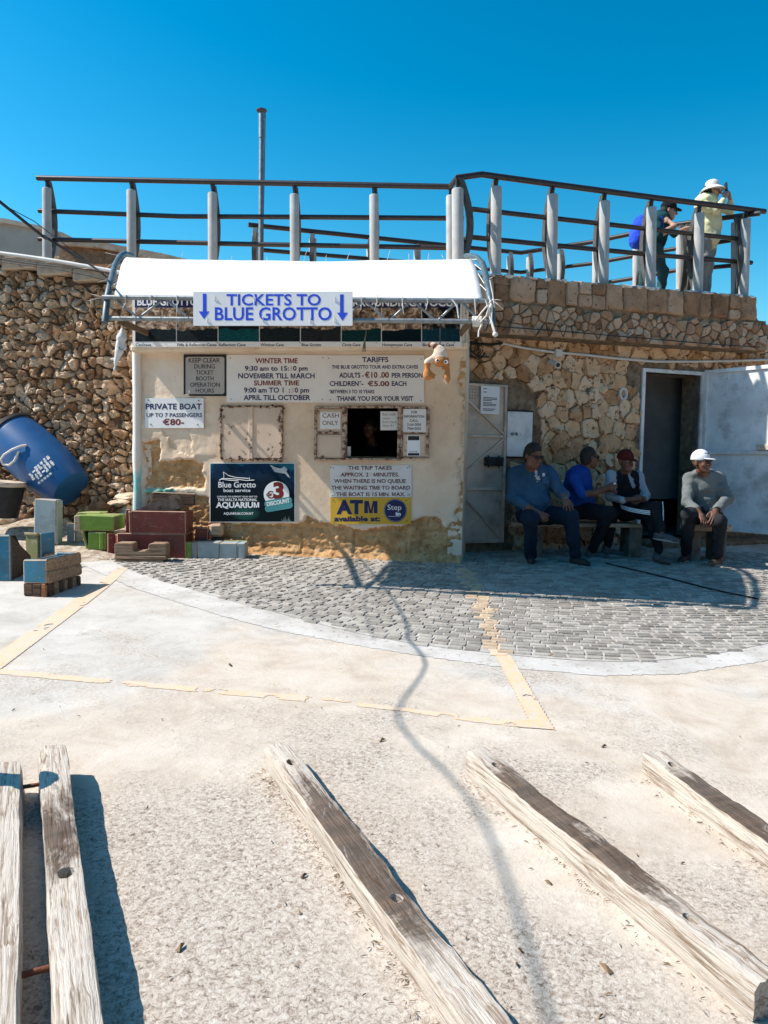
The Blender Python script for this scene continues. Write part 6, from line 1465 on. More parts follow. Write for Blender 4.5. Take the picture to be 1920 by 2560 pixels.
def hand_prims(w_, d, n, side, s=1.0, curl=(18, 24, 20), spread=.10, m=0, thumb=.75):
    """w_ wrist, d along the hand, n out of the back of the hand, side +1/-1: thumb side is n x d * side"""
    d = Vector(d).normalized(); n = (Vector(n)-d*Vector(n).dot(d)).normalized(); a = n.cross(d)*side; FR = frame_of(d, a, n); P = lambda x, y, z: w_+d*(x*s)+a*(y*s)+n*(z*s)
    o = [Ee(P(.046, 0, 0), (.054*s, .041*s, .017*s), FR, m, .012*s), Cc(P(-.01, 0, 0), P(.03, 0, 0), .026*s, .024*s, m, .02*s)]
    for i, (y, L) in enumerate(((.030, .072), (.010, .082), (-.011, .076), (-.031, .060))):
        base = P(.085-abs(i-1.2)*.004, y, 0); ang = 0.0; dd = (d+a*((1.5-i)*spread)).normalized(); q = base; r0 = .0088*s
        for j, fr_ in enumerate((.46, .31, .23)):
            ang += R(curl[j]*(1+.12*i)); v = dd*math.cos(ang)-n*math.sin(ang); e = q+v*(L*fr_*s); o.append(Cc(q, e, r0*(1-.08*j), r0*(.94-.10*j), m, .004*s)); q = e
    t0 = P(.022, .032, -.004); v1 = (d*.72+a*thumb-n*.15).normalized(); t1 = t0+v1*(.042*s); v2 = (d*.95+a*thumb*.35-n*.35).normalized(); t2 = t1+v2*(.032*s)
    o += [Cc(P(.012, .012, -.004), t0, .019*s, .016*s, m, .014*s), Cc(t0, t1, .0125*s, .0105*s, m, .006*s), Cc(t1, t2, .0100*s, .0080*s, m, .004*s)]
    return o
def shoe(name, ankle, toe, parent, m_up, m_sole, s=1.0, gzf=None):
    ankle, toe = Vector(ankle), Vector(toe); d = Vector((toe.x-ankle.x, toe.y-ankle.y, 0)).normalized(); a = UPW.cross(d); FR = frame_of(d, a, UPW); L = .275*s
    z = gz(ankle.x, ankle.y) if gzf is None else gzf; b = Vector((ankle.x, ankle.y, z)); P = lambda x, y, h: b+d*(x*s)+a*(y*s)+UPW*(h*s)
    pr = [Ee(P(-.02, 0, .05), (.060*s, .040*s, .045*s), FR, 0, .02), Ee(P(.07, 0, .048), (.10*s, .041*s, .040*s), FR, 0, .03), Ee(P(.145, 0, .036), (.065*s, .045*s, .032*s), FR, 0, .02), Cc(P(-.015, 0, .06), P(-.015, 0, .11), .042*s, .045*s, 0, .02)]
    so = [Ee(P(.065, 0, .016), (.145*s, .048*s, .018*s), FR, 1, .01)]
    return figure_mesh(name, [sdf(pr, .009), sdf(so, .008)], [m_up, m_sole], parent)
def glasses(parent, c, fr, s, name='sunglasses', m='black', y0=.086):
    r, f, u = fr; P = lambda a, b, d: c+r*(a*s)+f*(b*s)+u*(d*s); mb = MB(); RM = Matrix((r, f, u)).transposed()
    for e in (-1, 1):
        mb.box(P(e*.034, y0+.012, .012), (.054*s, .010*s, .036*s), RM @ Matrix.Rotation(-e*R(12), 3, 'Z'), .008*s); mb.tube([P(e*.060, y0+.004, .020), P(e*.080, .045, .018), P(e*.082, -.03, .010)], .0045*s, 6)
    mb.tube([P(-.012, y0+.018, .020), P(.012, y0+.018, .020)], .004*s, 6); return mb.build(name, M[m], parent, smooth=40)
def hair(parent, c, fr, s, m, name='hair', front=.0):
    r, f, u = fr; P = lambda a, b, d: c+r*(a*s)+f*(b*s)+u*(d*s); FR = frame_of(r, f, u); nrm = (u*.62-f*.78).normalized()
    pr = [Ee(P(0, -.016, .036), (.0805*s, .098*s, .104*s), FR, 0, .01, (tuple(P(0, .058+front, .045)), tuple(nrm))), Ee(P(0, -.055, -.01), (.066*s, .055*s, .075*s), FR, 0, .02)]
    return figure_mesh(name, [sdf(pr, .007, ([0], .006))], [m], parent)
def cap(parent, c, fr, s, m, m_brim=None, name='cap', logo=None):
    r, f, u = fr; P = lambda a, b, d: c+r*(a*s)+f*(b*s)+u*(d*s); FR = frame_of(r, f, u); uu = (u+f*.12).normalized()
    pr = [Ee(P(0, -.012, .046), (.086*s, .104*s, .100*s), FR, 0, .01, (tuple(P(0, -.01, .026)), tuple(uu)))]
    o = figure_mesh(name, [sdf(pr, .006)], [m], parent)
    br = (f-u*.22).normalized(); b2 = r.cross(br); br_f = frame_of(r, br, b2 if b2.dot(u) > 0 else -b2)
    figure_mesh('cap_brim', [sdf([Ee(P(0, .100, .030), (.064*s, .066*s, .008*s), br_f, 0, .0)], .0045)], [m_brim or m], o)
    if logo is not None:
        mb = MB()
        for i, x in enumerate((-.028, -.014, .004, .018, .03)): mb.box(P(x, .080-abs(x)*.4, .088), (.010*s, .012*s, .022*s*(1 if i % 2 else .8)), Matrix((r, f, u)).transposed())
        mb.build('cap_badge', logo, o)
    return o
def cloth(name, a, b, sc=30): return mat(name, [a, b], 4, .95, .25, sc*3, spec=.1)
M['skin'] = mat('tanned_skin', [(.17, .078, .048), (.23, .108, .068)], 9, .55, .1, 60, spec=.35); M['skin2'] = mat('lighter_skin', [(.40, .22, .15), (.48, .28, .20)], 9, .55, .1, 60, spec=.35); M['skin3'] = mat('dark_tanned_skin', [(.125, .058, .036), (.18, .085, .054)], 9, .55, .1, 60, spec=.35)
M['lip'] = mat('lips', [(.22, .08, .06), (.27, .10, .08)], 9, .5, 0); M['eye'] = mat('eyes', [(.25, .24, .22), (.35, .33, .3)], 9, .3, 0)
M['hairdark'] = mat('dark_hair', [(.012, .010, .009), (.04, .033, .028)], 40, .7, .5, 120, stretch=(1, 1, .3)); M['shoe'] = mat('dark_shoe', [(.015, .015, .016), (.04, .04, .04)], 12, .6, .2, 50); M['shoegrey'] = mat('grey_trainer', [(.05, .05, .052), (.13, .13, .13)], 14, .7, .3, 60); M['sole'] = mat('pale_sole', [(.28, .27, .25), (.4, .39, .37)], 12, .8, .1, 50); M['shoebrown'] = mat('brown_shoe', [(.09, .05, .03), (.19, .11, .07)], 14, .6, .3, 60); M['soledark'] = mat('dark_sole', [(.03, .03, .03), (.06, .06, .06)], 12, .8, .1, 50)
def m1(x, y, d): return D(1250+x/5.352, 1080+y/5.352, d)
def m2(x, y, d): return D(1480+x/4.366, 1080+y/4.366, d)
def m3(x, y, d): return D(1540+x/4.366, 430+y/4.366, d)
def floor_pt(p, lift=0.0): return Vector((p.x, p.y, gz(p.x, p.y)+lift))
BR = .0115
SEAT = 'people sitting in the shade by the bench'
# bench: weathered planks on stone legs
M['legstone'] = mat('bench_stone', [(.12, .095, .07), (.22, .18, .14), (.3, .25, .2)], 8, .95, .6, 30)
bn = thing('bench', 'long low bench of pale planks on stone legs against the shaded wall', 'bench', tuple(floor_pt(D(1440, 1390, 9.1))))
ba, bb_ = D(1283, 1313, 8.98), D(1606, 1309, 9.06); bz_ = (ba.z+bb_.z)/2-.01; ba.z = bb_.z = bz_; bd_ = (bb_-ba).normalized(); bs_ = UPW.cross(bd_)
for i in range(3):
    mb = MB(); mb.span(ba+bs_*(.06+.135*i), bb_+bs_*(.06+.135*i), UPW, .125, .045, .006); mb.build('plank', M['c_pale'] if i == 0 else M['c_brown'], bn)
for t, w2 in ((.205, .11), (.965, .16)):
    c = ba.lerp(bb_, t)+bs_*.20; g0 = gz(c.x, c.y); mb = MB(); mb.box((c.x, c.y, (g0+bz_-.03)/2), (w2, .34, bz_-.03-g0+.04), Matrix((bd_, bs_, UPW)).transposed(), .012, 0, None, .008); mb.build('stone_leg', M['legstone'], bn)
c = D(1800, 1330, 9.2); sp_ = D(1764, 1309, 9.0)
stl = thing('stone_block', 'low pale stone block the man in the grey sweater sits on', 'stone block', tuple(floor_pt(sp_)))
g0 = gz(sp_.x, sp_.y); mb = MB(); mb.box((sp_.x, sp_.y, sp_.z-.04), (.46, .40, .08), Matrix((RW_, FW_, UPW)).transposed(), .012, 0, None, .006); mb.build('slab', M['coping'], stl)
for e in (-.15, .15): mb = MB(); q = sp_+RW_*e+FW_*.04; mb.box((q.x, q.y, (g0+sp_.z-.08)/2), (.12, .3, sp_.z-.08-g0), Matrix((RW_, FW_, UPW)).transposed(), .012); mb.build('stone_leg', M['legstone'], stl)

# man in a denim shirt
pr = thing('person', 'heavy man in a blue denim shirt and dark sunglasses on the bench', 'person', tuple(floor_pt(m1(430, 1700, 8.9))), SEAT)
M['denim'] = cloth('denim_shirt', (.035, .085, .15), (.06, .135, .22)); M['jeans'] = cloth('dark_jeans', (.010, .020, .038), (.018, .034, .055)); M['tee'] = cloth('white_vest', (.55, .56, .57), (.68, .69, .7))
hc = m1(440, 322, 8.72); hf = head_frame(34, -16)
body = [Ee(m1(440, 1110, 9.05), (.20, .17, .13), BODYF, 2, .05), Ee(m1(430, 930, 8.92), (.215, .185, .20), BODYF, 1, .08), Ee(m1(410, 690, 8.95), (.225, .15, .23), BODYF, 1, .08), Ee(m1(400, 540, 8.95), (.20, .11, .10), BODYF, 1, .06),
        Cc(m1(430, 430, 8.80), m1(415, 545, 8.93), .066, .075, 0, .03), Cc(m1(462, 520, 8.81), m1(505, 640, 8.785), .017, .008, 3, .006), Cc(m1(350, 430, 8.82), m1(455, 560, 8.81), .014, .016, 1, .02), Cc(m1(545, 430, 8.83), m1(525, 600, 8.80), .014, .016, 1, .02),
        Cc(m1(190, 540, 8.92), m1(165, 880, 8.85), .078, .068, 1, .04), Cc(m1(165, 880, 8.85), m1(325, 985, 8.66), .066, .058, 1, .03), Cc(m1(300, 968, 8.69), m1(520, 1085, 8.52), .044, .031, 0, .012),
        Cc(m1(650, 530, 8.95), m1(800, 790, 8.82), .078, .066, 1, .04), Cc(m1(800, 790, 8.82), m1(858, 845, 8.72), .064, .060, 1, .03), Cc(m1(845, 830, 8.73), m1(880, 905, 8.62), .042, .033, 0, .012),
        Cc(m1(345, 1110, 9.0), m1(410, 1160, 8.45), .115, .088, 2, .04), Cc(m1(410, 1165, 8.45), m1(410, 1655, 8.70), .084, .062, 2, .03), Cc(m1(545, 1110, 9.02), m1(945, 1120, 8.55), .115, .090, 2, .04), Cc(m1(945, 1125, 8.55), m1(1005, 1640, 8.62), .086, .064, 2, .03)]
fh = sdf(head_prims(hc, hf, 1.13, 0, 4, 5, heavy=1.0), .0055)
h1_ = sdf(hand_prims(m1(520, 1085, 8.52), m1(600, 1150, 8.46)-m1(520, 1085, 8.52), -FW_*.7+UPW*.7, 1, 1.08, (40, 55, 45), .04, 0), .004)
h2_ = sdf(hand_prims(m1(880, 905, 8.60), m1(925, 1050, 8.44)-m1(880, 905, 8.60), -FW_*.8+UPW*.4, 1, 1.12, (6, 8, 8), .16, 0, .5), .004)
bo = figure_mesh('body', [sdf(body, BR, ([1, 2], .026)), fh, h1_, h2_], [M['skin'], M['denim'], M['jeans'], M['tee'], M['lip'], M['eye']], pr)
hair(pr, hc, hf, 1.13, M['hairdark'], front=-.012); glasses(pr, hc, hf, 1.13)
mb = MB(); wq = m1(868, 884, 8.63); wd = (m1(880, 905, 8.60)-m1(845, 830, 8.73)).normalized(); mb.tube([wq-wd*.012, wq+wd*.012], .041, 14); mb.lathe([(.019, 0), (.019, .010), (.016, .012)], wq-FW_*.040, Matrix.Rotation(R(90), 3, 'X'), 14); mb.build('wrist_watch', M['steel'], pr, smooth=40)
mb = MB(); q = m1(583, 572, 8.775); mb.box(q, (.03, .012, .04), None, .005); mb.build('pocket_note', M['paper'], pr); mb = MB(); q = m1(608, 640, 8.79); mb.box(q, (.085, .02, .10), Matrix((RW_, FW_, UPW)).transposed(), .006); mb.build('shirt_pocket', M['denim'], pr)
shoe('shoe', floor_pt(m1(405, 1660, 8.72)), floor_pt(m1(430, 1700, 8.5)), pr, M['shoe'], M['soledark']); shoe('shoe', floor_pt(m1(1010, 1650, 8.62)), floor_pt(m1(1150, 1720, 8.50)), pr, M['shoe'], M['soledark'])

# man in a royal blue polo shirt, turned away to the right
pr = thing('person', 'man in a royal blue polo shirt turned towards his neighbour on the bench', 'person', tuple(floor_pt(m1(1150, 1600, 9.1))), SEAT)
M['polo'] = cloth('royal_blue_polo', (.010, .05, .24), (.016, .075, .32)); M['darktr'] = cloth('dark_trousers', (.012, .013, .015), (.025, .026, .03))
hc = m1(1195, 352, 9.06); hf = head_frame(108, 2)
body = [Ee(m1(1060, 1040, 9.18), (.16, .18, .12), BODYF, 2, .05), Ee(m1(1070, 890, 9.13), (.165, .155, .17), BODYF, 1, .07), Ee(m1(1040, 690, 9.13), (.165, .175, .22), BODYF, 1, .08), Ee(m1(1040, 560, 9.12), (.13, .18, .09), BODYF, 1, .05), Cc(m1(1160, 440, 9.08), m1(1085, 560, 9.10), .058, .068, 0, .03), Cc(m1(1060, 470, 9.12), m1(1150, 540, 9.0), .030, .030, 1, .02),
        Cc(m1(985, 610, 8.95), m1(1090, 850, 8.86), .070, .060, 1, .04), Cc(m1(1080, 830, 8.86), m1(1260, 820, 8.84), .045, .040, 0, .012), Cc(m1(1260, 820, 8.84), m1(1440, 745, 8.86), .040, .029, 0, .02), Cc(m1(1130, 610, 9.26), m1(1190, 820, 9.22), .068, .056, 1, .04), Cc(m1(1185, 810, 9.22), m1(1440, 770, 9.05), .042, .029, 0, .012),
        Cc(m1(1060, 1050, 9.08), m1(1450, 1090, 8.82), .105, .080, 2, .04), Cc(m1(1450, 1095, 8.82), m1(1240, 1560, 9.0), .076, .056, 2, .03), Cc(m1(1080, 1050, 9.26), m1(1500, 1080, 9.12), .10, .078, 2, .04), Cc(m1(1500, 1085, 9.12), m1(1440, 1500, 9.2), .074, .055, 2, .03)]
hn = [sdf(hand_prims(m1(1440, 745, 8.86), m1(1540, 700, 8.86)-m1(1440, 745, 8.86), -FW_+UPW*.3, -1, 1.0, (30, 38, 30), .05, 0), .004), sdf(hand_prims(m1(1440, 770, 9.05), m1(1530, 760, 8.98)-m1(1440, 770, 9.05), UPW*.6+FW_*.6, 1, 1.0, (30, 40, 30), .05, 0), .004)]
figure_mesh('body', [sdf(body, BR, ([1, 2], .024)), sdf(head_prims(hc, hf, 1.02, 0, 3, 4), .0055)]+hn, [M['skin3'], M['polo'], M['darktr'], M['lip'], M['eye']], pr)
hair(pr, hc, hf, 1.02, M['hairdark'], front=-.004); glasses(pr, hc, hf, 1.02)
mb = MB(); q = m1(1535, 690, 8.84); mb.box(q, (.035, .02, .022), None, .006); mb.build('held_wrapper', M['paper'], pr)
shoe('shoe', floor_pt(m1(1225, 1560, 9.02)), floor_pt(m1(1380, 1600, 8.98)), pr, M['shoegrey'], M['sole']); shoe('shoe', floor_pt(m1(1440, 1500, 9.2)), floor_pt(m1(1560, 1520, 9.18)), pr, M['shoegrey'], M['sole'])

# man in a red cap and dark vest, legs crossed
pr = thing('person', 'man in a dark red cap and striped track trousers with legs crossed', 'person', tuple(floor_pt(m2(600, 1380, 9.0))), SEAT)
M['vest'] = cloth('black_vest', (.010, .010, .012), (.022, .022, .026)); M['sleeve'] = cloth('pale_blue_sleeve', (.30, .33, .37), (.40, .43, .47)); M['redcap'] = cloth('dark_red_cap', (.07, .014, .012), (.11, .022, .018)); M['grizzle'] = mat('grey_stubble', [(.14, .10, .085), (.22, .17, .15)], 30, .8, .2, 120)
hc = m2(368, 325, 9.12); hf = head_frame(24, -4)
body = [Ee(m2(375, 870, 9.3), (.165, .16, .12), BODYF, 2, .05), Ee(m2(380, 740, 9.25), (.175, .15, .16), BODYF, 1, .07), Ee(m2(365, 590, 9.25), (.19, .135, .19), BODYF, 1, .07), Ee(m2(355, 490, 9.24), (.17, .10, .09), BODYF, 1, .05), Cc(m2(365, 400, 9.15), m2(360, 480, 9.22), .056, .064, 0, .03), Cc(m2(400, 455, 9.12), m2(455, 600, 9.10), .012, .015, 3, .012),
        Cc(m2(425, 440, 9.16), m2(500, 590, 9.10), .022, .024, 1, .01), Cc(m2(205, 470, 9.22), m2(190, 700, 9.12), .064, .054, 3, .03), Cc(m2(190, 705, 9.12), m2(330, 745, 8.95), .052, .044, 3, .02), Cc(m2(320, 742, 8.96), m2(440, 735, 8.90), .034, .028, 0, .01), Cc(m2(500, 480, 9.24), m2(590, 690, 9.14), .062, .052, 3, .03), Cc(m2(590, 695, 9.14), m2(565, 735, 9.02), .048, .042, 3, .02), Cc(m2(570, 730, 9.02), m2(540, 735, 8.94), .033, .028, 0, .01),
        Cc(m2(350, 870, 9.22), m2(620, 885, 8.85), .098, .076, 2, .04), Cc(m2(620, 890, 8.85), m2(725, 1290, 8.82), .074, .052, 2, .03), Cc(m2(420, 860, 9.2), m2(690, 830, 8.78), .098, .078, 2, .04), Cc(m2(690, 835, 8.78), m2(745, 1075, 8.66), .074, .050, 2, .03), Cc(m2(745, 1075, 8.66), m2(748, 1110, 8.65), .036, .034, 0, .01)]
hn = [sdf(hand_prims(m2(440, 735, 8.90), m2(520, 715, 8.86)-m2(440, 735, 8.90), -FW_*.6+UPW*.7, 1, 1.0, (30, 35, 30), .05, 0), .004), sdf(hand_prims(m2(545, 738, 8.94), m2(470, 750, 8.87)-m2(545, 738, 8.94), -FW_*.6+UPW*.6, -1, 1.0, (30, 35, 30), .05, 0), .004)]
figure_mesh('body', [sdf(body, BR, ([1, 2, 3], .022)), sdf(head_prims(hc, hf, 1.02, 0, 4, 5)+[Ee(hc-hf[2]*.078+hf[1]*.052, (.044, .038, .032), frame_of(*hf), 6, .01)], .0055)]+hn, [M['skin3'], M['vest'], M['darktr'], M['sleeve'], M['lip'], M['eye'], M['grizzle']], pr)
cap(pr, hc, hf, 1.06, M['redcap'])
mb = MB()
for k_, dy in enumerate((-14, 2, 18)): mb.tube([m2(310+6*k_, 812+dy, 9.04), m2(400, 842+dy, 8.90), m2(500, 862+dy, 8.81), m2(560, 872+dy, 8.765), m2(635, 880+dy*1.1, 8.735)], .0065, 5)
mb.tube([m2(770, 760, 8.76), m2(778, 860, 8.70), m2(776, 1010, 8.66)], .006, 5); mb.build('trouser_stripes', M['inkwhite'], pr)
def loose_shoe(parent, c, d, m_up, m_so):
    d = Vector(d).normalized(); a = UPW.cross(d).normalized(); u = d.cross(a); FR = frame_of(d, a, u); P = lambda x, y, h: c+d*x+a*y+u*h
    pr_ = [Ee(P(-.02, 0, .05), (.06, .04, .045), FR, 0, .02), Ee(P(.07, 0, .046), (.10, .041, .040), FR, 0, .03), Ee(P(.145, 0, .036), (.065, .045, .032), FR, 0, .02)]
    return figure_mesh('shoe', [sdf(pr_, .009), sdf([Ee(P(.065, 0, .014), (.145, .048, .018), FR, 1, .01)], .008)], [m_up, m_so], parent)
loose_shoe(pr, m2(735, 1185, 8.66), (RW_*.9-FW_*.35-UPW*.12), M['shoegrey'], M['sole']); shoe('shoe', floor_pt(m2(720, 1330, 8.82)), floor_pt(m2(800, 1370, 8.70)), pr, M['shoegrey'], M['soledark'])

# man in a grey sweater and white cap
pr = thing('person', 'man in a grey sweater and white cap leaning forward on his knees', 'person', tuple(floor_pt(m2(1220, 1360, 8.9))), SEAT)
M['sweater'] = cloth('grey_sweater', (.13, .145, .145), (.19, .205, .20)); M['blackjeans'] = cloth('black_jeans', (.014, .016, .018), (.035, .038, .042)); M['whitecloth'] = cloth('white_cap', (.55, .57, .6), (.68, .69, .7))
hc = m2(1195, 335, 8.72); hf = head_frame(30, 6)
body = [Ee(m2(1225, 900, 9.02), (.18, .17, .13), BODYF, 2, .05), Ee(m2(1220, 760, 8.95), (.185, .16, .17), BODYF, 1, .08), Ee(m2(1220, 600, 8.90), (.205, .14, .20), BODYF, 1, .08), Ee(m2(1225, 500, 8.88), (.19, .105, .10), BODYF, 1, .06), Cc(m2(1195, 415, 8.76), m2(1210, 490, 8.84), .058, .068, 0, .03), Cc(m2(1140, 455, 8.80), m2(1275, 455, 8.80), .026, .026, 1, .02),
        Cc(m2(1065, 510, 8.86), m2(1035, 760, 8.76), .072, .060, 1, .04), Cc(m2(1035, 760, 8.76), m2(1125, 835, 8.62), .058, .050, 1, .03), Cc(m2(1110, 825, 8.63), m2(1180, 895, 8.53), .036, .030, 0, .01), Cc(m2(1385, 505, 8.88), m2(1480, 725, 8.76), .072, .060, 1, .04), Cc(m2(1480, 725, 8.76), m2(1370, 840, 8.55), .060, .047, 1, .03), Cc(m2(1385, 825, 8.57), m2(1345, 870, 8.50), .034, .029, 0, .01),
        Cc(m2(1150, 905, 8.98), m2(1060, 905, 8.55), .105, .082, 2, .04), Cc(m2(1060, 910, 8.55), m2(1025, 1290, 8.85), .080, .056, 2, .03), Cc(m2(1300, 905, 8.98), m2(1390, 980, 8.48), .105, .082, 2, .04), Cc(m2(1390, 985, 8.48), m2(1370, 1330, 8.62), .080, .058, 2, .03)]
hn = [sdf(hand_prims(m2(1180, 895, 8.53), m2(1235, 985, 8.45)-m2(1180, 895, 8.53), -FW_+RW_*.3, 1, 1.08, (14, 20, 18), .09, 0), .004), sdf(hand_prims(m2(1345, 870, 8.50), m2(1325, 985, 8.43)-m2(1345, 870, 8.50), -FW_+UPW*.2, -1, 1.1, (8, 14, 14), .12, 0), .004)]
figure_mesh('body', [sdf(body, BR, ([1, 2], .025)), sdf(head_prims(hc, hf, 1.05, 0, 3, 4), .0055)]+hn, [M['skin3'], M['sweater'], M['blackjeans'], M['lip'], M['eye']], pr)
cap(pr, hc, hf, 1.08, M['whitecloth'], logo=M['navy']); glasses(pr, hc, hf, 1.05)
mb = MB(); wq = m2(1366, 850, 8.52); wd = (m2(1345, 870, 8.5)-m2(1385, 825, 8.57)).normalized(); mb.tube([wq-wd*.014, wq+wd*.014], .039, 14); mb.build('wrist_watch', M['black'], pr, smooth=40)
shoe('shoe', floor_pt(m2(1020, 1300, 8.9)), floor_pt(m2(960, 1340, 8.72)), pr, M['shoe'], M['sole']); shoe('shoe', floor_pt(m2(1380, 1340, 8.66)), floor_pt(m2(1260, 1390, 8.52)), pr, M['shoebrown'], M['sole'])

# visitors on the terrace
DZ = ptop(2)-.14
VIS = 'visitors standing on the terrace'
pr = thing('person', 'woman in a white sun hat and pale yellow jacket raising a phone on the terrace', 'person', (m3(980, 1200, 10.35).x, m3(980, 1200, 10.35).y, DZ), VIS)
M['yjacket'] = cloth('pale_yellow_jacket', (.62, .58, .33), (.74, .70, .46)); M['greytr'] = cloth('grey_trousers', (.24, .24, .235), (.34, .34, .33)); M['hatwhite'] = cloth('white_hat', (.62, .61, .57), (.72, .71, .67)); M['teal_shirt'] = cloth('dark_teal_shirt', (.008, .04, .05), (.016, .065, .075)); M['tealtr'] = cloth('dark_teal_trousers', (.03, .075, .085), (.055, .11, .12)); M['bag'] = cloth('bright_blue_bag', (.02, .06, .50), (.035, .10, .62))
def onz(p, z): return Vector((p.x, p.y, z))
hc = m3(1052, 205, 10.35); hf = head_frame(80, -4)
body = [Ee(m3(1010, 730, 10.4), (.15, .12, .14), BODYF, 1, .05), Ee(m3(1030, 560, 10.38), (.155, .125, .20), BODYF, 1, .07), Ee(m3(990, 400, 10.4), (.16, .14, .19), BODYF, 1, .07), Ee(m3(970, 310, 10.4), (.135, .15, .08), BODYF, 1, .05), Cc(m3(1040, 255, 10.37), m3(990, 310, 10.4), .048, .055, 0, .03), Cc(m3(955, 290, 10.36), m3(1030, 320, 10.34), .03, .03, 1, .02),
        Cc(m3(930, 340, 10.24), m3(1090, 425, 10.18), .064, .052, 1, .04), Cc(m3(1090, 425, 10.18), m3(1165, 310, 10.22), .050, .040, 1, .03), Cc(m3(1155, 325, 10.22), m3(1190, 265, 10.25), .028, .024, 0, .01), Cc(m3(1010, 340, 10.55), m3(1245, 440, 10.5), .060, .050, 1, .04), Cc(m3(1245, 440, 10.5), m3(1250, 310, 10.42), .048, .038, 1, .03), Cc(m3(1250, 320, 10.42), m3(1240, 275, 10.38), .027, .023, 0, .01),
        Cc(m3(965, 780, 10.36), m3(975, 1010, 10.32), .085, .062, 2, .05), Cc(m3(975, 1010, 10.32), onz(m3(945, 1300, 10.36), DZ+.06), .060, .045, 2, .03), Cc(m3(1030, 780, 10.48), m3(1010, 1010, 10.46), .085, .062, 2, .05), Cc(m3(1010, 1010, 10.46), onz(m3(985, 1300, 10.48), DZ+.06), .060, .045, 2, .03)]
hn = [sdf(hand_prims(m3(1190, 265, 10.25), m3(1215, 200, 10.28)-m3(1190, 265, 10.25), -FW_-RW_*.2, 1, .92, (35, 45, 35), .04, 0), .004), sdf(hand_prims(m3(1240, 275, 10.38), m3(1225, 205, 10.34)-m3(1240, 275, 10.38), RW_+FW_*.3, -1, .92, (35, 45, 35), .04, 0), .004)]
figure_mesh('body', [sdf(body, .012, ([1, 2], .026)), sdf(head_prims(hc, hf, .95, 0, 3, 4), .0055)]+hn, [M['skin2'], M['yjacket'], M['greytr'], M['lip'], M['eye']], pr)
hair(pr, hc, hf, .96, M['hairdark'], front=.0); glasses(pr, hc, hf, .95, 'glasses', 'white')
r_, f_, u_ = hf; ut = (u_-f_*.16).normalized(); ft = (f_+u_*.16).normalized(); HM = Matrix((r_, ft, ut)).transposed(); hb = hc+u_*.055-f_*.008
ht = MB(); ht.lathe([(.098, -.01), (.094, .03), (.080, .065), (.05, .085), (.005, .09)], hb, HM, 28, cap=(False, True)); ht.lathe([(.150, -.062), (.165, -.055), (.125, -.022), (.098, -.004), (.098, -.012), (.122, -.032)], hb, HM, 28, cap=(False, False)); ht.build('sun_hat', M['hatwhite'], pr, smooth=60)
mb = MB(); mb.tube([hc+r_*.074+f_*.02-u_*.01, hc+r_*.05+f_*.05-u_*.10, hc-u_*.122+f_*.05, hc-r_*.05+f_*.05-u_*.10, hc-r_*.074+f_*.02-u_*.01], .0035, 5); mb.build('chin_strap', M['cord'], pr)
for q, t in ((m3(945, 1300, 10.36), RW_), (m3(985, 1300, 10.48), RW_)): shoe('shoe', onz(q, DZ), onz(q, DZ)+t, pr, M['shoegrey'], M['sole'], .92, DZ)
ph = m3(1203, 178, 10.30); mb = MB(); mb.box(ph, (.012, .075, .155), Matrix((RW_, FW_, UPW)).transposed() @ Matrix.Rotation(R(-8), 3, 'Y'), .004)
po_ = mb.build('phone', M['black']); tag(po_, 'dark phone held up in both hands of the woman in the sun hat', 'phone')
pr = thing('person', 'man in a black cap and dark teal clothes leaning on the terrace rail', 'person', (m3(400, 1200, 10.3).x, m3(400, 1200, 10.3).y, DZ), VIS)
hc = m3(578, 425, 10.3); hf = head_frame(78, -8)
body = [Ee(m3(375, 860, 10.32), (.155, .13, .14), BODYF, 2, .05), Ee(m3(430, 700, 10.3), (.16, .135, .19), frame_of(*(Matrix.Rotation(R(12), 3, FW_) @ Matrix(BODYF)).transposed()) if False else BODYF, 1, .07), Ee(m3(470, 570, 10.3), (.16, .155, .18), BODYF, 1, .07), Cc(m3(550, 480, 10.3), m3(490, 540, 10.3), .05, .06, 0, .03),
        Cc(m3(440, 545, 10.16), m3(470, 690, 10.05), .064, .052, 1, .04), Cc(m3(470, 690, 10.05), m3(640, 590, 10.08), .044, .034, 0, .012), Cc(m3(640, 590, 10.08), m3(575, 535, 10.14), .032, .027, 0, .02), Cc(m3(520, 550, 10.46), m3(640, 680, 10.5), .060, .048, 1, .04), Cc(m3(640, 680, 10.5), m3(750, 620, 10.55), .038, .028, 0, .012),
        Cc(m3(320, 880, 10.24), m3(305, 1080, 10.2), .092, .068, 2, .05), Cc(m3(305, 1080, 10.2), onz(m3(300, 1300, 10.28), DZ+.06), .066, .050, 2, .03), Cc(m3(440, 890, 10.4), m3(515, 1090, 10.38), .092, .070, 2, .05), Cc(m3(515, 1090, 10.38), onz(m3(470, 1300, 10.4), DZ+.06), .066, .050, 2, .03)]
hn = [sdf(hand_prims(m3(578, 540, 10.14), m3(530, 505, 10.16)-m3(578, 540, 10.14), -FW_+RW_*.3, 1, 1.0, (40, 50, 40), .04, 0), .004), sdf(hand_prims(m3(750, 620, 10.55), m3(810, 600, 10.56)-m3(750, 620, 10.55), UPW, 1, 1.0, (30, 40, 30), .05, 0), .004)]
figure_mesh('body', [sdf(body, .012, ([1, 2], .022)), sdf(head_prims(hc, hf, .98, 0, 3, 4), .0055)]+hn, [M['skin2'], M['teal_shirt'], M['tealtr'], M['lip'], M['eye']], pr)
hair(pr, hc, hf, .99, M['hairdark'], front=-.01); cap(pr, hc, hf, 1.03, M['vest']); glasses(pr, hc, hf, .98)
for q, t in ((m3(300, 1300, 10.28), RW_), (m3(470, 1300, 10.4), RW_)): shoe('shoe', onz(q, DZ), onz(q, DZ)+t, pr, M['shoe'], M['soledark'], 1, DZ)
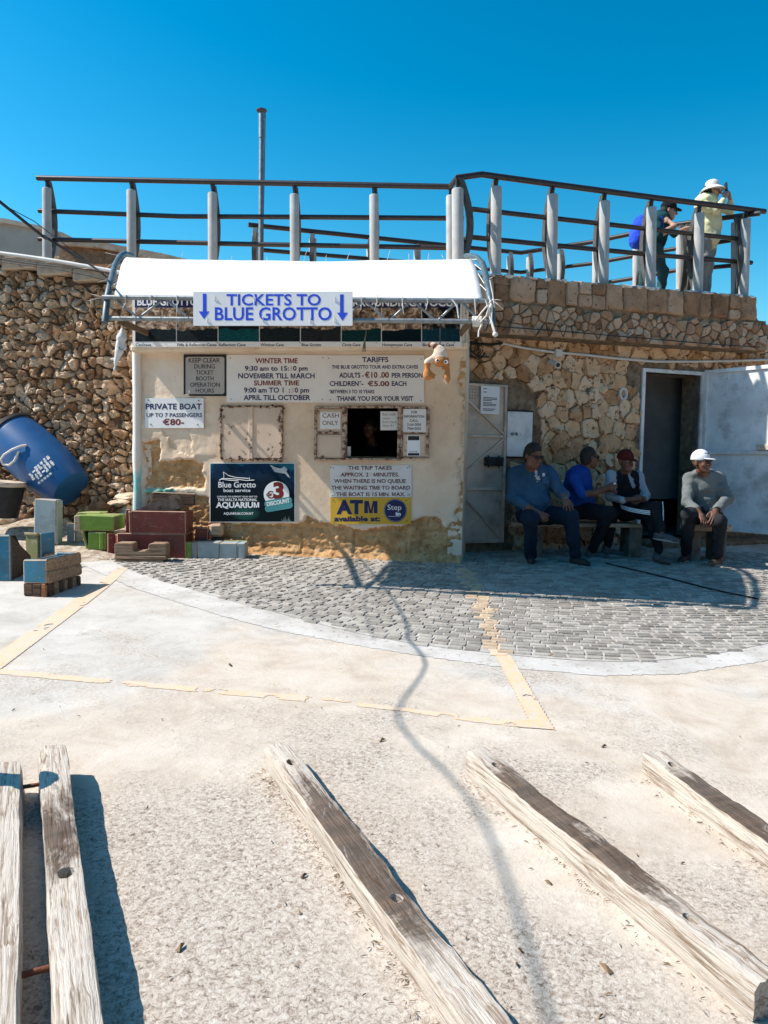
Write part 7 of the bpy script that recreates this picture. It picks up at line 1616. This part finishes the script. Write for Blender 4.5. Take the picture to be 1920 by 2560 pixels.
c = m3(255, 665, 10.3); bp_ = thing('backpack', 'bright blue backpack on the back of the man leaning on the rail', 'backpack', tuple(c))
tl = Matrix.Rotation(R(10), 3, 'Y'); figure_mesh('bag', [sdf([Ee(c+UPW*.03, (.115, .15, .19), BODYF, 0, .05), Ee(m3(240, 740, 10.28), (.115, .14, .12), BODYF, 0, .06), Ee(m3(330, 560, 10.3), (.09, .14, .11), BODYF, 0, .06)], .011, ([0], .03))], [M['bag']], bp_)
mb = MB()
for d_ in (10.17, 10.42): mb.tube([m3(350, 545, d_), m3(430, 475, d_), m3(500, 500, d_-.02), m3(515, 600, d_-.02), m3(430, 680, d_), m3(330, 720, d_)], .014, 6)
mb.build('strap', M['bag'], bp_)

# ------------------------------------------------------------------ soft toys hanging from the truss
M['plush'] = mat('orange_plush', [(.42, .15, .045), (.58, .25, .09)], 14, .95, .4, 90); M['plushpale'] = mat('cream_plush', [(.62, .46, .34), (.74, .60, .47)], 14, .95, .4, 90); M['plushdark'] = mat('brown_plush', [(.12, .04, .02), (.2, .07, .035)], 14, .95, .4, 90)
tp = Tp(1101, 802, .0); TD = (tp-CAM).dot(FWD)-.02
def L(x, y, dd=0.0): return D(760+x/3.770, 850+y/3.770, TD+dd)
lb = thing('plush_lobster', 'orange plush lobster with big claws hanging from the awning truss', 'soft toy', tuple(tp-UPW*.2))
kk = TD/F/3.77
pl = [Ee(L(1285, 140), (.062, .05, .07), BODYF, 1, .03), Ee(L(1290, 205, -.01), (.058, .05, .045), BODYF, 0, .03), Ee(L(1265, 85), (.035, .035, .035), BODYF, 1, .02), Ee(L(1240, 60), (.03, .03, .025), BODYF, 2, .01), Ee(L(1215, 45), (.028, .025, .02), BODYF, 1, .01), Ee(L(1190, 45), (.025, .012, .022), BODYF, 2, .01),
      Cc(L(1225, 165), L(1165, 210), .024, .026, 1, .02), Cc(L(1165, 210), L(1160, 290), .024, .022, 0, .02), Ee(L(1165, 330), (.04, .03, .045), BODYF, 0, .02), Cc(L(1165, 350), L(1225, 355), .024, .010, 0, .015), Cc(L(1180, 310), L(1235, 330), .016, .008, 0, .01), Cc(L(1345, 190), L(1352, 290), .024, .022, 0, .02), Ee(L(1348, 350), (.03, .028, .055), BODYF, 0, .02), Cc(L(1340, 395), L(1312, 378), .016, .010, 1, .01),
      Cc(L(1225, 175, .03), L(1160, 230, .03), .014, .012, 1, .015), Ee(L(1312, 265, -.02), (.016, .016, .018), BODYF, 0, .01)]
figure_mesh('body', [sdf(pl, .005, ([0, 1], .006))], [M['plush'], M['plushpale'], M['plushdark']], lb)
for x, y in ((1262, 192), (1338, 208)):
    e = figure_mesh('eye', [sdf([Ee(L(x, y, -.045), (.022, .012, .014), BODYF, 0, 0), Ee(L(x-4, y-2, -.055), (.010, .006, .010), BODYF, 1, 0)], .003)], [M['inkwhite'], M['inkblack']], lb)
mb = MB(); mb.tube([tp, L(1283, 40), L(1280, 90)], .004, 5); mb.build('string', M['black'], lb)
dp_ = Tp(310, 812, 0); DD = (dp_-CAM).dot(FWD)+.12
def Q(x, y, dd=0.0): return D(x, y, DD+dd)
M['whiteplush'] = mat('white_plush', [(.60, .59, .57), (.72, .71, .69)], 8, .9, .3, 60)
sh_ = thing('plush_dolphin', 'white plush dolphin hanging nose up from the left end of the awning', 'soft toy', tuple(Q(300, 870)))
figure_mesh('body', [sdf([Cc(Q(307, 826), Q(304, 845), .022, .040, 0, .02), Cc(Q(304, 845), Q(297, 880), .040, .034, 0, .02), Cc(Q(297, 880), Q(290, 905), .034, .022, 0, .02), Cc(Q(290, 905), Q(287, 922), .022, .012, 0, .01), Ee(Q(284, 898), (.035, .012, .018), BODYF, 0, .01), Ee(Q(287, 924), (.012, .03, .016), BODYF, 0, .01), Ee(Q(312, 868), (.02, .012, .03), BODYF, 0, .01)], .006, ([0], .012))], [M['whiteplush']], sh_)
mb = MB(); mb.tube([dp_+UPW*.03, Q(307, 826)], .004, 5); mb.tube([Q(296, 868, -.035), Q(303, 874, -.04), Q(309, 872, -.03)], .003, 4); mb.build('string', M['black'], sh_)
tq = Tp(916, 801, 0); mb = MB(); mb.tube([tq, Tp(915, 835, .01), Tp(910, 862, .0)], .004, 5)
for i in range(5): mb.tube([Tp(912, 845, 0), Tp(905+2.4*i, 880, .01*(i % 2))], [.004, .002], 4)
tag(mb.build('tassel', M['oldwood']), 'frayed brown string tassel hanging below the ticket sign right edge', 'tassel')
# the ticket seller, barely visible in the dark of the booth
pr = thing('person', 'ticket seller half hidden in the dark of the serving hatch', 'person', tuple(Yp(940, 1140, .6)))
hc = Yp(925, 1072, .62); hf = head_frame(-20, -10)
figure_mesh('body', [sdf([Ee(Yp(940, 1150, .70), (.20, .13, .20), BODYF, 1, .05), Cc(hc-UPW*.08, Yp(935, 1120, .68), .05, .06, 0, .03), Cc(Yp(975, 1125, .65), Yp(985, 1150, .45), .06, .05, 1, .03), Cc(Yp(890, 1125, .65), Yp(880, 1150, .45), .06, .05, 1, .03)], .013), sdf(head_prims(hc, hf, 1.0, 0, 2, 3), .008)], [M['skin3'], M['vest'], M['lip'], M['eye']], pr)
hair(pr, hc, hf, 1.0, M['hairdark'])
